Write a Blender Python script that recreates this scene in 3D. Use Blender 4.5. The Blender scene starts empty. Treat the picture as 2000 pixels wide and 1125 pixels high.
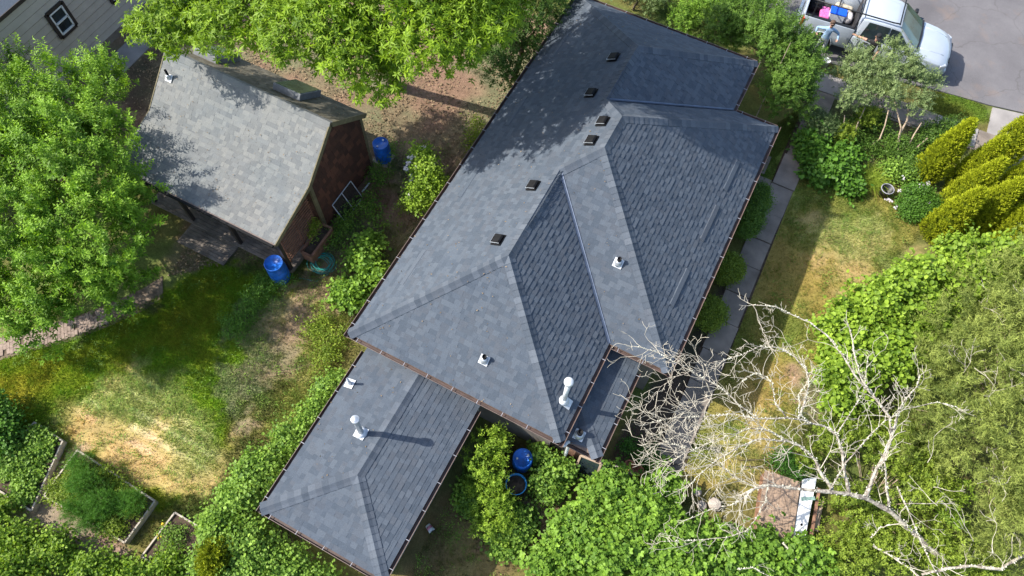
import bpy, math, random
import numpy as np
from mathutils import Vector, Matrix

random.seed(7)
RNG = np.random.default_rng(11)
scene = bpy.context.scene
COL = scene.collection

# ------------------------------------------------------------------ camera
CAM_YAW, CAM_PITCH, CAM_ROLL = math.radians(-25.133), math.radians(63.422), math.radians(2.542)
CAM_POS = (7.273, -4.872, 21.106)
cy, sy, cp, sp = math.cos(CAM_YAW), math.sin(CAM_YAW), math.cos(CAM_PITCH), math.sin(CAM_PITCH)
fwd = Vector((sy * cp, cy * cp, -sp))
rgt = Vector((cy, -sy, 0))
upv = rgt.cross(fwd)
cr, sr = math.cos(CAM_ROLL), math.sin(CAM_ROLL)
r2 = rgt * cr + upv * sr
u2 = upv * cr - rgt * sr
cam_data = bpy.data.cameras.new('camera')
cam_data.sensor_width = 36.0
cam_data.lens = 1413.0 / 2000.0 * 36.0
cam_data.clip_end = 3000
cam_data.clip_start = 0.1
cam = bpy.data.objects.new('camera', cam_data)
COL.objects.link(cam)
M = Matrix(((r2.x, u2.x, -fwd.x, CAM_POS[0]), (r2.y, u2.y, -fwd.y, CAM_POS[1]), (r2.z, u2.z, -fwd.z, CAM_POS[2]), (0, 0, 0, 1)))
cam.matrix_world = M
scene.camera = cam

# ------------------------------------------------------------------ sky, sun, exposure
SUN_DIR = Vector((-0.679, -0.271, 0.682)).normalized()
SUN_EL = math.asin(SUN_DIR.z)
SUN_AZ = math.atan2(SUN_DIR.x, SUN_DIR.y)
world = bpy.data.worlds.new('World')
scene.world = world
world.use_nodes = True
wn = world.node_tree.nodes
wl = world.node_tree.links
wn.clear()
sky = wn.new('ShaderNodeTexSky')
sky.sky_type = 'NISHITA'
sky.sun_disc = False
sky.dust_density = 1.6
sky.sun_elevation = SUN_EL
sky.sun_rotation = SUN_AZ
bg = wn.new('ShaderNodeBackground')
bg.inputs['Strength'].default_value = 0.15
wo = wn.new('ShaderNodeOutputWorld')
wl.new(sky.outputs[0], bg.inputs[0])
wl.new(bg.outputs[0], wo.inputs[0])
sun_data = bpy.data.lights.new('sun', 'SUN')
sun_data.energy = 4.0
sun_data.angle = math.radians(0.53)
sun_data.color = (1.0, 0.95, 0.87)
sun = bpy.data.objects.new('sun', sun_data)
COL.objects.link(sun)
sun.rotation_euler = SUN_DIR.to_track_quat('Z', 'Y').to_euler()
sun.location = (0, 0, 40)
vs = scene.view_settings
vs.view_transform = 'Standard'
vs.look = 'None'
vs.exposure = 0.92
vs.gamma = 1.0
vs.use_curve_mapping = False
scene.cycles.use_denoising = True
scene.cycles.max_bounces = 8
scene.cycles.transparent_max_bounces = 8

# ------------------------------------------------------------------ materials
def new_mat(name):
    m = bpy.data.materials.new(name)
    m.use_nodes = True
    nt = m.node_tree
    nt.nodes.clear()
    out = nt.nodes.new('ShaderNodeOutputMaterial')
    bsdf = nt.nodes.new('ShaderNodeBsdfPrincipled')
    nt.links.new(bsdf.outputs[0], out.inputs[0])
    return m, nt, bsdf, out

def coords(nt):
    g = nt.nodes.new('ShaderNodeNewGeometry')
    return g.outputs['Position']

def noise(nt, vec, scale, detail=3.0, rough=0.55, distort=0.0):
    n = nt.nodes.new('ShaderNodeTexNoise')
    n.inputs['Scale'].default_value = scale
    n.inputs['Detail'].default_value = detail
    n.inputs['Roughness'].default_value = rough
    n.inputs['Distortion'].default_value = distort
    nt.links.new(vec, n.inputs['Vector'])
    return n.outputs['Fac']

def ramp(nt, fac, stops):
    r = nt.nodes.new('ShaderNodeValToRGB')
    el = r.color_ramp.elements
    while len(el) < len(stops):
        el.new(0.5)
    for e, (p, c) in zip(el, stops):
        e.position = p
        e.color = (c[0], c[1], c[2], 1)
    nt.links.new(fac, r.inputs[0])
    return r.outputs[0]

def mixc(nt, a, b, fac, mode='MIX'):
    n = nt.nodes.new('ShaderNodeMix')
    n.data_type = 'RGBA'
    n.blend_type = mode
    for sock, val in ((n.inputs[6], a), (n.inputs[7], b), (n.inputs[0], fac)):
        if hasattr(val, 'links'):
            nt.links.new(val, sock)
        elif isinstance(val, (int, float)):
            sock.default_value = val
        else:
            sock.default_value = (val[0], val[1], val[2], 1)
    return n.outputs[2]

def math_n(nt, op, a, b=None, clamp=False):
    n = nt.nodes.new('ShaderNodeMath')
    n.operation = op
    n.use_clamp = clamp
    for i, v in enumerate((a, b)):
        if v is None:
            continue
        if hasattr(v, 'links'):
            nt.links.new(v, n.inputs[i])
        else:
            n.inputs[i].default_value = v
    return n.outputs[0]

def attr(nt, name, out='Fac'):
    a = nt.nodes.new('ShaderNodeAttribute')
    a.attribute_name = name
    return a.outputs[out]

def bump(nt, bsdf, height, strength=0.3, dist=0.01):
    b = nt.nodes.new('ShaderNodeBump')
    b.inputs['Strength'].default_value = strength
    b.inputs['Distance'].default_value = dist
    nt.links.new(height, b.inputs['Height'])
    nt.links.new(b.outputs[0], bsdf.inputs['Normal'])

def solid(name, col, rough=0.6, var=0.15, scale=6.0, metal=0.0, bmp=0.0, spec=0.5, fine=90.0):
    """a plain surface with a little mottling and grime of its own"""
    m, nt, b, o = new_mat(name)
    p = coords(nt)
    n = noise(nt, p, scale, 4)
    n2 = noise(nt, p, fine, 2)
    d = tuple(c * (1 - var * 1.6) for c in col)
    l = tuple(min(1, c * (1 + var * 1.1)) for c in col)
    c = ramp(nt, n, [(0.28, d), (0.72, l)])
    c2 = mixc(nt, c, ramp(nt, n2, [(0.3, (0.75, 0.75, 0.75)), (0.7, (1.2, 1.2, 1.2))]), min(1, var * 2.2), 'MULTIPLY')
    nt.links.new(c2, b.inputs['Base Color'])
    b.inputs['Roughness'].default_value = rough
    b.inputs['Metallic'].default_value = metal
    b.inputs['Specular IOR Level'].default_value = spec
    if bmp:
        bump(nt, b, n2, bmp, 0.01)
    return m

def leaf_mat(name, dark, light, trans=0.35, rough=0.5, tint=None):
    m, nt, b, o = new_mat(name)
    t = attr(nt, 'tone')
    p = coords(nt)
    n = noise(nt, p, 0.9, 2)
    f = math_n(nt, 'ADD', math_n(nt, 'MULTIPLY', t, 0.8), math_n(nt, 'MULTIPLY', n, 0.35))
    f = math_n(nt, 'SUBTRACT', f, 0.08, True)
    mid = tuple((a * 0.55 + c * 0.45) for a, c in zip(dark, light))
    c = ramp(nt, f, [(0.0, dark), (0.5, mid), (1.0, light)])
    nt.links.new(c, b.inputs['Base Color'])
    b.inputs['Roughness'].default_value = rough
    b.inputs['Specular IOR Level'].default_value = 0.22
    tr = nt.nodes.new('ShaderNodeBsdfTranslucent')
    tc = mixc(nt, c, (1.25, 1.25, 0.45), 1.0, 'MULTIPLY')
    nt.links.new(tc, tr.inputs[0])
    mx = nt.nodes.new('ShaderNodeMixShader')
    mx.inputs[0].default_value = trans
    nt.links.new(b.outputs[0], mx.inputs[1])
    nt.links.new(tr.outputs[0], mx.inputs[2])
    nt.links.new(mx.outputs[0], o.inputs[0])
    return m

def shingle_mat(name, cols, patch, rough=0.9):
    """asphalt shingles: the tone of each tab comes from the mesh or the object"""
    m, nt, b, o = new_mat(name)
    p = coords(nt)
    t = attr(nt, 'tone')
    oi = nt.nodes.new('ShaderNodeObjectInfo')
    f = math_n(nt, 'FRACT', math_n(nt, 'ADD', t, oi.outputs['Random']))
    c = ramp(nt, f, cols)
    big = noise(nt, p, 0.55, 4, 0.6)
    c = mixc(nt, c, ramp(nt, big, [(0.3, patch[0]), (0.7, patch[1])]), 0.8, 'MULTIPLY')
    g = noise(nt, p, 55.0, 3, 0.7)
    c = mixc(nt, c, ramp(nt, g, [(0.25, (0.62, 0.62, 0.62)), (0.75, (1.38, 1.38, 1.38))]), 0.7, 'MULTIPLY')
    nt.links.new(c, b.inputs['Base Color'])
    b.inputs['Roughness'].default_value = rough
    b.inputs['Specular IOR Level'].default_value = 0.3
    bump(nt, b, noise(nt, p, 140.0, 2), 0.35, 0.006)
    return m

MAT = {}
MAT['shingle'] = shingle_mat('charcoal_shingle', [(0.0, (0.062, 0.078, 0.099)), (0.25, (0.075, 0.092, 0.115)), (0.5, (0.091, 0.109, 0.132)), (0.75, (0.078, 0.090, 0.108)), (1.0, (0.062, 0.078, 0.099))], ((0.90, 0.92, 0.95), (1.07, 1.05, 1.03)))
MAT['cap'] = shingle_mat('charcoal_ridge_cap', [(0.0, (0.062, 0.077, 0.098)), (0.3, (0.082, 0.098, 0.121)), (0.5, (0.105, 0.122, 0.146)), (0.7, (0.084, 0.097, 0.117)), (1.0, (0.062, 0.077, 0.098))], ((0.9, 0.92, 0.95), (1.1, 1.08, 1.05)))
MAT['shingle_old'] = shingle_mat('weathered_shingle', [(0.0, (0.148, 0.157, 0.163)), (0.3, (0.180, 0.188, 0.189)), (0.55, (0.215, 0.221, 0.217)), (0.8, (0.176, 0.187, 0.193)), (1.0, (0.148, 0.157, 0.163))], ((0.86, 0.9, 0.9), (1.12, 1.05, 0.96)))
MAT['shingle_mossy'] = shingle_mat('mossy_brown_shingle', [(0.0, (0.10, 0.09, 0.066)), (0.3, (0.14, 0.127, 0.095)), (0.6, (0.17, 0.155, 0.12)), (1.0, (0.10, 0.09, 0.066))], ((0.8, 0.84, 0.78), (1.12, 1.06, 1.0)))
MAT['shake'] = shingle_mat('red_brown_cedar_shake', [(0.0, (0.06, 0.03, 0.02)), (0.3, (0.085, 0.04, 0.025)), (0.55, (0.135, 0.058, 0.034)), (0.8, (0.075, 0.035, 0.023)), (1.0, (0.06, 0.03, 0.02))], ((0.8, 0.8, 0.8), (1.15, 1.1, 1.1)))
MAT['wall_dark'] = solid('taupe_eave_shade_wall', (0.20, 0.17, 0.145), 0.8, 0.12, 3)  # main wall darkened in its colour to carry the shade under the eaves
MAT['gutter'] = solid('brown_gutter_metal', (0.082, 0.052, 0.043), 0.55, 0.25, 4)
MAT['gutter_lip'] = solid('pale_gutter_lip', (0.20, 0.145, 0.12), 0.45, 0.1, 8)
MAT['white_metal'] = solid('white_painted_metal', (0.62, 0.64, 0.66), 0.4, 0.14, 9)
MAT['galv'] = solid('galvanised_metal', (0.55, 0.58, 0.61), 0.38, 0.16, 12, 0.55)
MAT['black_plastic'] = solid('black_vent_plastic', (0.009, 0.009, 0.010), 0.65, 0.2, 10, spec=0.2)
MAT['valley_metal'] = solid('blue_grey_valley_metal', (0.10, 0.13, 0.19), 0.42, 0.14, 5, 0.3)
MAT['wall_cream'] = solid('cream_painted_wall', (0.62, 0.57, 0.48), 0.8, 0.1, 3)
MAT['fascia'] = solid('brown_fascia_board', (0.16, 0.11, 0.085), 0.7, 0.2, 5)
MAT['olive_trim'] = solid('olive_trim_board', (0.16, 0.135, 0.07), 0.75, 0.2, 5)
MAT['red_shake'] = solid('red_cedar_shake', (0.085, 0.032, 0.02), 0.85, 0.55, 4.5, 0, 0.4)
MAT['grey_plank'] = solid('weathered_grey_plank', (0.20, 0.165, 0.135), 0.85, 0.3, 3, 0, 0.3)
MAT['red_wood'] = solid('reddish_stained_wood', (0.26, 0.125, 0.075), 0.8, 0.25, 6, 0, 0.3)
MAT['soil'] = solid('dark_garden_soil', (0.085, 0.06, 0.042), 0.95, 0.35, 5, 0, 0.8, 0.2)
MAT['siding'] = solid('grey_beige_siding', (0.50, 0.44, 0.375), 0.75, 0.06, 2.5)
MAT['dark_trim'] = solid('dark_brown_trim', (0.035, 0.026, 0.022), 0.6, 0.2, 6)
MAT['white_vinyl'] = solid('white_vinyl_frame', (0.75, 0.75, 0.74), 0.45, 0.05, 6)
MAT['concrete'] = solid('old_concrete', (0.25, 0.208, 0.172), 0.9, 0.22, 1.6, 0, 0.5, 0.3)
MAT['concrete_light'] = solid('pale_concrete', (0.31, 0.285, 0.265), 0.9, 0.14, 1.5, 0, 0.4, 0.3)
MAT['brick'] = solid('pinkish_paving_brick', (0.31, 0.235, 0.19), 0.9, 0.26, 5, 0, 0.5, 0.3)
MAT['bed_board'] = solid('bleached_bed_board', (0.46, 0.40, 0.32), 0.85, 0.22, 7, 0, 0.3)
MAT['blue_barrel'] = solid('blue_barrel_plastic', (0.015, 0.14, 0.58), 0.42, 0.3, 4)
MAT['light_blue_tub'] = solid('light_blue_plastic', (0.01, 0.19, 0.44), 0.4, 0.12, 5)
MAT['hose'] = solid('teal_hose_rubber', (0.03, 0.32, 0.27), 0.45, 0.2, 8)
MAT['bark'] = solid('brown_bark', (0.13, 0.095, 0.07), 0.95, 0.35, 8, 0, 0.6)
MAT['bark_pale'] = solid('pale_twisted_bark', (0.40, 0.31, 0.22), 0.9, 0.28, 9, 0, 0.5)
MAT['terracotta'] = solid('terracotta', (0.35, 0.15, 0.09), 0.85, 0.2, 6)
MAT['black_pot'] = solid('black_plastic_pot', (0.012, 0.012, 0.014), 0.5, 0.2, 6)
MAT['grey_rim'] = solid('grey_pot_rim', (0.33, 0.33, 0.36), 0.55, 0.2, 6)
MAT['brown_sheet'] = solid('brown_roof_sheet', (0.36, 0.25, 0.17), 0.75, 0.14, 2.5, 0, 0.2)
MAT['white_board'] = solid('white_painted_board', (0.82, 0.82, 0.79), 0.6, 0.06, 5)
MAT['green_strip'] = solid('sage_green_strip', (0.22, 0.33, 0.29), 0.6, 0.12, 5)
MAT['rust_wood'] = solid('rotten_reddish_wood', (0.30, 0.16, 0.10), 0.9, 0.35, 6, 0, 0.5)
MAT['tan_wood'] = solid('tan_timber', (0.42, 0.31, 0.22), 0.8, 0.2, 6)
MAT['stone'] = solid('pale_stone', (0.42, 0.36, 0.31), 0.9, 0.25, 7, 0, 0.4)

def lichen_mat():
    m, nt, b, o = new_mat('lichened_dead_bark')
    p = coords(nt)
    n = noise(nt, p, 9.0, 4, 0.7)
    c = ramp(nt, n, [(0.38, (0.14, 0.115, 0.095)), (0.49, (0.31, 0.27, 0.22)), (0.58, (0.50, 0.46, 0.36)), (0.72, (0.62, 0.59, 0.45))])
    nt.links.new(c, b.inputs['Base Color'])
    b.inputs['Roughness'].default_value = 0.95
    bump(nt, b, n, 0.6, 0.02)
    return m
MAT['lichen'] = lichen_mat()
MAT['twig'] = solid('pale_dead_twig', (0.50, 0.455, 0.36), 0.95, 0.3, 5)
MAT['skylight_frame'] = solid('dark_grey_skylight_frame', (0.17, 0.18, 0.19), 0.5, 0.15, 8)

def glass_mat(name, col=(0.02, 0.03, 0.035), rough=0.06):
    m, nt, b, o = new_mat(name)
    n = noise(nt, coords(nt), 2.0, 2)
    c = ramp(nt, n, [(0.3, tuple(x * 0.7 for x in col)), (0.7, tuple(x * 1.4 for x in col))])
    nt.links.new(c, b.inputs['Base Color'])
    b.inputs['Roughness'].default_value = rough
    b.inputs['Specular IOR Level'].default_value = 0.8
    return m
MAT['glass'] = glass_mat('dark_window_glass')
MAT['skylight_glass'] = glass_mat('green_tinted_skylight_glass', (0.10, 0.14, 0.075), 0.12)

def ground_mat():
    m, nt, b, o = new_mat('garden_ground')
    p = coords(nt)
    c = attr(nt, 'col', 'Color')
    n1 = noise(nt, p, 9.0, 5, 0.7)
    n2 = noise(nt, p, 45.0, 3, 0.7)
    c = mixc(nt, c, ramp(nt, n1, [(0.25, (0.66, 0.67, 0.66)), (0.75, (1.34, 1.32, 1.28))]), 0.8, 'MULTIPLY')
    c = mixc(nt, c, ramp(nt, n2, [(0.25, (0.5, 0.5, 0.5)), (0.75, (1.5, 1.5, 1.5))]), 0.8, 'MULTIPLY')
    nt.links.new(c, b.inputs['Base Color'])
    b.inputs['Roughness'].default_value = 0.98
    b.inputs['Specular IOR Level'].default_value = 0.1
    bump(nt, b, n2, 0.8, 0.03)
    return m
MAT['ground'] = ground_mat()

def blade_mat():
    m, nt, b, o = new_mat('grass_blade')
    c = attr(nt, 'col', 'Color')
    nt.links.new(c, b.inputs['Base Color'])
    b.inputs['Roughness'].default_value = 0.7
    b.inputs['Specular IOR Level'].default_value = 0.2
    tr = nt.nodes.new('ShaderNodeBsdfTranslucent')
    nt.links.new(c, tr.inputs[0])
    mx = nt.nodes.new('ShaderNodeMixShader')
    mx.inputs[0].default_value = 0.35
    nt.links.new(b.outputs[0], mx.inputs[1])
    nt.links.new(tr.outputs[0], mx.inputs[2])
    nt.links.new(mx.outputs[0], o.inputs[0])
    return m
MAT['blade'] = blade_mat()

def asphalt_mat():
    m, nt, b, o = new_mat('worn_asphalt')
    p = coords(nt)
    n1 = noise(nt, p, 0.35, 5, 0.6)
    n2 = noise(nt, p, 60.0, 3, 0.7)
    c = ramp(nt, n1, [(0.3, (0.115, 0.108, 0.112)), (0.7, (0.19, 0.18, 0.182))])
    c = mixc(nt, c, ramp(nt, n2, [(0.3, (0.7, 0.7, 0.7)), (0.7, (1.3, 1.3, 1.3))]), 0.7, 'MULTIPLY')
    # rusty tree-litter tint and cracks
    v = nt.nodes.new('ShaderNodeTexVoronoi')
    v.feature = 'DISTANCE_TO_EDGE'
    v.inputs['Scale'].default_value = 0.33
    mp = nt.nodes.new('ShaderNodeVectorMath')
    mp.operation = 'ADD'
    nt.links.new(p, mp.inputs[0])
    nn = nt.nodes.new('ShaderNodeTexNoise')
    nn.inputs['Scale'].default_value = 1.1
    nn.inputs['Detail'].default_value = 4
    nt.links.new(p, nn.inputs['Vector'])
    nt.links.new(nn.outputs['Color'], mp.inputs[1])
    nt.links.new(mp.outputs[0], v.inputs['Vector'])
    crack = ramp(nt, v.outputs['Distance'], [(0.0, (0.78, 0.76, 0.74)), (0.009, (1, 1, 1))])
    c = mixc(nt, c, crack, 0.9, 'MULTIPLY')
    n3 = noise(nt, p, 0.8, 4, 0.65)
    c = mixc(nt, c, (0.30, 0.19, 0.12), math_n(nt, 'MULTIPLY', ramp(nt, n3, [(0.55, (0, 0, 0)), (0.75, (1, 1, 1))]), 0.28))
    nt.links.new(c, b.inputs['Base Color'])
    b.inputs['Roughness'].default_value = 0.9
    b.inputs['Specular IOR Level'].default_value = 0.25
    bump(nt, b, n2, 0.4, 0.008)
    return m
MAT['asphalt'] = asphalt_mat()

LEAF = {
    'ash': leaf_mat('ash_leaf', (0.05, 0.135, 0.011), (0.36, 0.58, 0.055), 0.34),
    'chestnut': leaf_mat('long_leaf', (0.055, 0.125, 0.008), (0.33, 0.49, 0.028), 0.32),
    'dark': leaf_mat('dark_leaf', (0.035, 0.075, 0.014), (0.12, 0.22, 0.035), 0.3),
    'mid': leaf_mat('mid_leaf', (0.045, 0.10, 0.016), (0.20, 0.34, 0.05), 0.3),
    'silver': leaf_mat('silver_leaf', (0.085, 0.145, 0.045), (0.35, 0.43, 0.18), 0.28),
    'golden': leaf_mat('golden_scale_leaf', (0.10, 0.14, 0.006), (0.44, 0.49, 0.022), 0.22, 0.7),
    'filbert': leaf_mat('round_leaf', (0.075, 0.155, 0.013), (0.40, 0.56, 0.06), 0.34),
    'juniper': leaf_mat('olive_needle', (0.065, 0.105, 0.02), (0.37, 0.43, 0.10), 0.24, 0.7),
    'bramble': leaf_mat('bramble_leaf', (0.06, 0.145, 0.018), (0.32, 0.51, 0.06), 0.3),
    'ivy': leaf_mat('vine_leaf', (0.06, 0.14, 0.02), (0.32, 0.49, 0.07), 0.3),
    'box': leaf_mat('boxwood_leaf', (0.08, 0.135, 0.015), (0.34, 0.44, 0.055), 0.28),
    'lime': leaf_mat('lime_leaf', (0.10, 0.17, 0.015), (0.40, 0.50, 0.06), 0.36),
    'hosta': leaf_mat('deep_green_leaf', (0.035, 0.095, 0.012), (0.15, 0.31, 0.035), 0.25, 0.5),
    'fern': leaf_mat('feathery_green_leaf', (0.035, 0.10, 0.014), (0.13, 0.30, 0.04), 0.3),
    'flower': leaf_mat('pale_lilac_petal', (0.62, 0.55, 0.66), (0.85, 0.82, 0.86), 0.25),
    'litter': leaf_mat('dry_fallen_leaf', (0.11, 0.075, 0.042), (0.40, 0.295, 0.18), 0.1, 0.8),
    'yellow': leaf_mat('yellow_flower_petal', (0.6, 0.42, 0.02), (0.8, 0.65, 0.05), 0.2),
}

# ------------------------------------------------------------------ object helpers
ORG = {}

def origin(o):
    return ORG.get(o.name, Vector((0, 0, 0))) if o else Vector((0, 0, 0))

def tag(o, label=None, cat=None, group=None, kind=None):
    if label: o['label'] = label
    if cat: o['category'] = cat
    if group: o['group'] = group
    if kind: o['kind'] = kind
    return o

def thing(name, label, cat, loc=(0, 0, 0), group=None, rotz=0.0):
    o = bpy.data.objects.new(name, None)
    o.empty_display_size = 0.2
    COL.objects.link(o)
    o.location = loc
    o.rotation_euler = (0, 0, rotz)
    ORG[o.name] = Vector(loc)
    return tag(o, label, cat, group)

def link(name, me, parent=None, loc=None):
    o = bpy.data.objects.new(name, me)
    COL.objects.link(o)
    if parent is not None:
        o.parent = parent
        ORG[o.name] = origin(parent)
    else:
        ORG[o.name] = Vector((0, 0, 0))
    if loc is not None:
        o.location = loc
    return o

class MB:
    """collects faces, then becomes ONE mesh"""
    def __init__(self):
        self.v, self.f, self.t, self.m = [], [], [], []
        self.tone, self.mi = 0.0, 0
    def add(self, vs_, fs_):
        n = len(self.v)
        self.v += [tuple(p) for p in vs_]
        for f in fs_:
            self.f.append([i + n for i in f])
            self.t.append(self.tone)
            self.m.append(self.mi)
        return self
    def box(self, c, size, rz=0.0, mat=None):
        hx, hy, hz = (s / 2 for s in size)
        P = [Vector((x, y, z)) for z in (-hz, hz) for x, y in ((-hx, -hy), (hx, -hy), (hx, hy), (-hx, hy))]
        R = mat if mat is not None else Matrix.Rotation(rz, 3, 'Z')
        c = Vector(c)
        return self.add([R @ p + c for p in P], [(3, 2, 1, 0), (4, 5, 6, 7), (0, 1, 5, 4), (1, 2, 6, 5), (2, 3, 7, 6), (3, 0, 4, 7)])
    def bar(self, a, b, w, h, up=(0, 0, 1)):
        a, b = Vector(a), Vector(b)
        d = (b - a); L = d.length; d.normalize()
        u = Vector(up)
        s = d.cross(u)
        if s.length < 1e-4:
            s = d.cross(Vector((1, 0, 0)))
        s.normalize()
        u = s.cross(d)
        R = Matrix((d, s, u)).transposed()
        return self.box((a + b) / 2, (L, w, h), 0, R)
    def tube(self, pts, rad, n=8, caps=True):
        pts = [Vector(p) for p in pts]
        if not hasattr(rad, '__len__'):
            rad = [rad] * len(pts)
        rings = []
        ref = Vector((0.31, 0.17, 0.93)).normalized()
        for i, p in enumerate(pts):
            d = (pts[min(i + 1, len(pts) - 1)] - pts[max(i - 1, 0)])
            if d.length < 1e-6: d = Vector((0, 0, 1))
            d.normalize()
            s = d.cross(ref)
            if s.length < 0.05: s = d.cross(Vector((1, 0, 0)))
            s.normalize()
            t = d.cross(s)
            rings.append([p + (s * math.cos(2 * math.pi * k / n) + t * math.sin(2 * math.pi * k / n)) * rad[i] for k in range(n)])
        V = [q for r in rings for q in r]
        F = []
        for i in range(len(pts) - 1):
            for k in range(n):
                F.append((i * n + k, i * n + (k + 1) % n, (i + 1) * n + (k + 1) % n, (i + 1) * n + k))
        if caps:
            F.append(tuple(range(n))[::-1])
            F.append(tuple((len(pts) - 1) * n + k for k in range(n)))
        return self.add(V, F)
    def lathe(self, c, prof, n=20, axis=None):
        """prof: list of (r, z) from the bottom up"""
        c = Vector(c)
        R = axis if axis is not None else Matrix.Identity(3)
        V, F = [], []
        for r, z in prof:
            for k in range(n):
                a = 2 * math.pi * k / n
                V.append(c + R @ Vector((r * math.cos(a), r * math.sin(a), z)))
        for i in range(len(prof) - 1):
            for k in range(n):
                F.append((i * n + k, i * n + (k + 1) % n, (i + 1) * n + (k + 1) % n, (i + 1) * n + k))
        F.append(tuple(range(n))[::-1])
        F.append(tuple((len(prof) - 1) * n + k for k in range(n)))
        return self.add(V, F)
    def mesh(self, name, mats, off=Vector((0, 0, 0)), smooth=False):
        me = bpy.data.meshes.new(name)
        me.from_pydata([(p[0] - off.x, p[1] - off.y, p[2] - off.z) for p in self.v], [], self.f)
        if not isinstance(mats, (list, tuple)): mats = [mats]
        for m in mats: me.materials.append(m)
        if len(mats) > 1: me.polygons.foreach_set('material_index', self.m)
        a = me.attributes.new('tone', 'FLOAT', 'FACE')
        a.data.foreach_set('value', self.t)
        if smooth:
            me.polygons.foreach_set('use_smooth', [True] * len(self.f))
        me.update()
        return me
    def build(self, name, mats, parent=None, smooth=False, world=True):
        off = origin(parent) if (parent is not None and world) else Vector((0, 0, 0))
        return link(name, self.mesh(name, mats, off, smooth), parent)

def bevel(o, w=0.01, seg=2):
    md = o.modifiers.new('bevel', 'BEVEL')
    md.width = w
    md.segments = seg
    md.limit_method = 'ANGLE'
    return o

def np_mesh(name, V, F, T=None, C=None, mat=None, parent=None):
    """a big mesh of triangles straight from arrays (V in world space)"""
    V = np.asarray(V, np.float32)
    off = origin(parent) if parent is not None else Vector((0, 0, 0))
    V = V - np.array(off, np.float32)
    F = np.asarray(F, np.int32)
    me = bpy.data.meshes.new(name)
    me.vertices.add(len(V)); me.vertices.foreach_set('co', V.ravel())
    me.loops.add(F.size); me.loops.foreach_set('vertex_index', F.ravel())
    me.polygons.add(len(F)); me.polygons.foreach_set('loop_start', np.arange(0, F.size, F.shape[1], dtype=np.int32))
    me.update(calc_edges=True)
    if T is not None:
        a = me.attributes.new('tone', 'FLOAT', 'POINT')
        a.data.foreach_set('value', np.asarray(T, np.float32))
    if C is not None:
        a = me.attributes.new('col', 'FLOAT_COLOR', 'POINT')
        c4 = np.ones((len(V), 4), np.float32); c4[:, :3] = C
        a.data.foreach_set('color', c4.ravel())
    if mat: me.materials.append(mat)
    return link(name, me, parent)

# ------------------------------------------------------------------ noise for colours and placing
def _hash(ix, iy, seed):
    n = (ix.astype(np.int64) * 374761393 + iy.astype(np.int64) * 668265263 + seed * 1442695041) & 0x7fffffff
    n = ((n ^ (n >> 13)) * 1274126177) & 0x7fffffff
    return ((n ^ (n >> 16)) & 0xffff) / 65535.0

def vnoise(x, y, scale, seed=0):
    x, y = np.asarray(x) * scale, np.asarray(y) * scale
    ix, iy = np.floor(x), np.floor(y)
    fx, fy = x - ix, y - iy
    fx, fy = fx * fx * (3 - 2 * fx), fy * fy * (3 - 2 * fy)
    a, b = _hash(ix, iy, seed), _hash(ix + 1, iy, seed)
    c, d = _hash(ix, iy + 1, seed), _hash(ix + 1, iy + 1, seed)
    return (a * (1 - fx) + b * fx) * (1 - fy) + (c * (1 - fx) + d * fx) * fy

def fbm(x, y, scale, seed=0, octv=4):
    s, amp, tot = 0, 1.0, 0
    for o in range(octv):
        s = s + amp * vnoise(x, y, scale * 2 ** o, seed + o * 17)
        tot += amp
        amp *= 0.55
    return s / tot

def poly_sd(x, y, poly):
    """signed distance to a polygon on the ground, negative inside"""
    d = np.full(np.shape(x), 1e9)
    inside = np.zeros(np.shape(x), bool)
    n = len(poly)
    for i in range(n):
        x0, y0 = poly[i][:2]; x1, y1 = poly[(i + 1) % n][:2]
        ex, ey = x1 - x0, y1 - y0
        t = np.clip(((x - x0) * ex + (y - y0) * ey) / (ex * ex + ey * ey + 1e-9), 0, 1)
        d = np.minimum(d, np.hypot(x - x0 - t * ex, y - y0 - t * ey))
        cond = ((y0 > y) != (y1 > y)) & (x < ex * (y - y0) / (ey if abs(ey) > 1e-9 else 1e-9) + x0)
        inside ^= cond
    return np.where(inside, -d, d)

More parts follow.
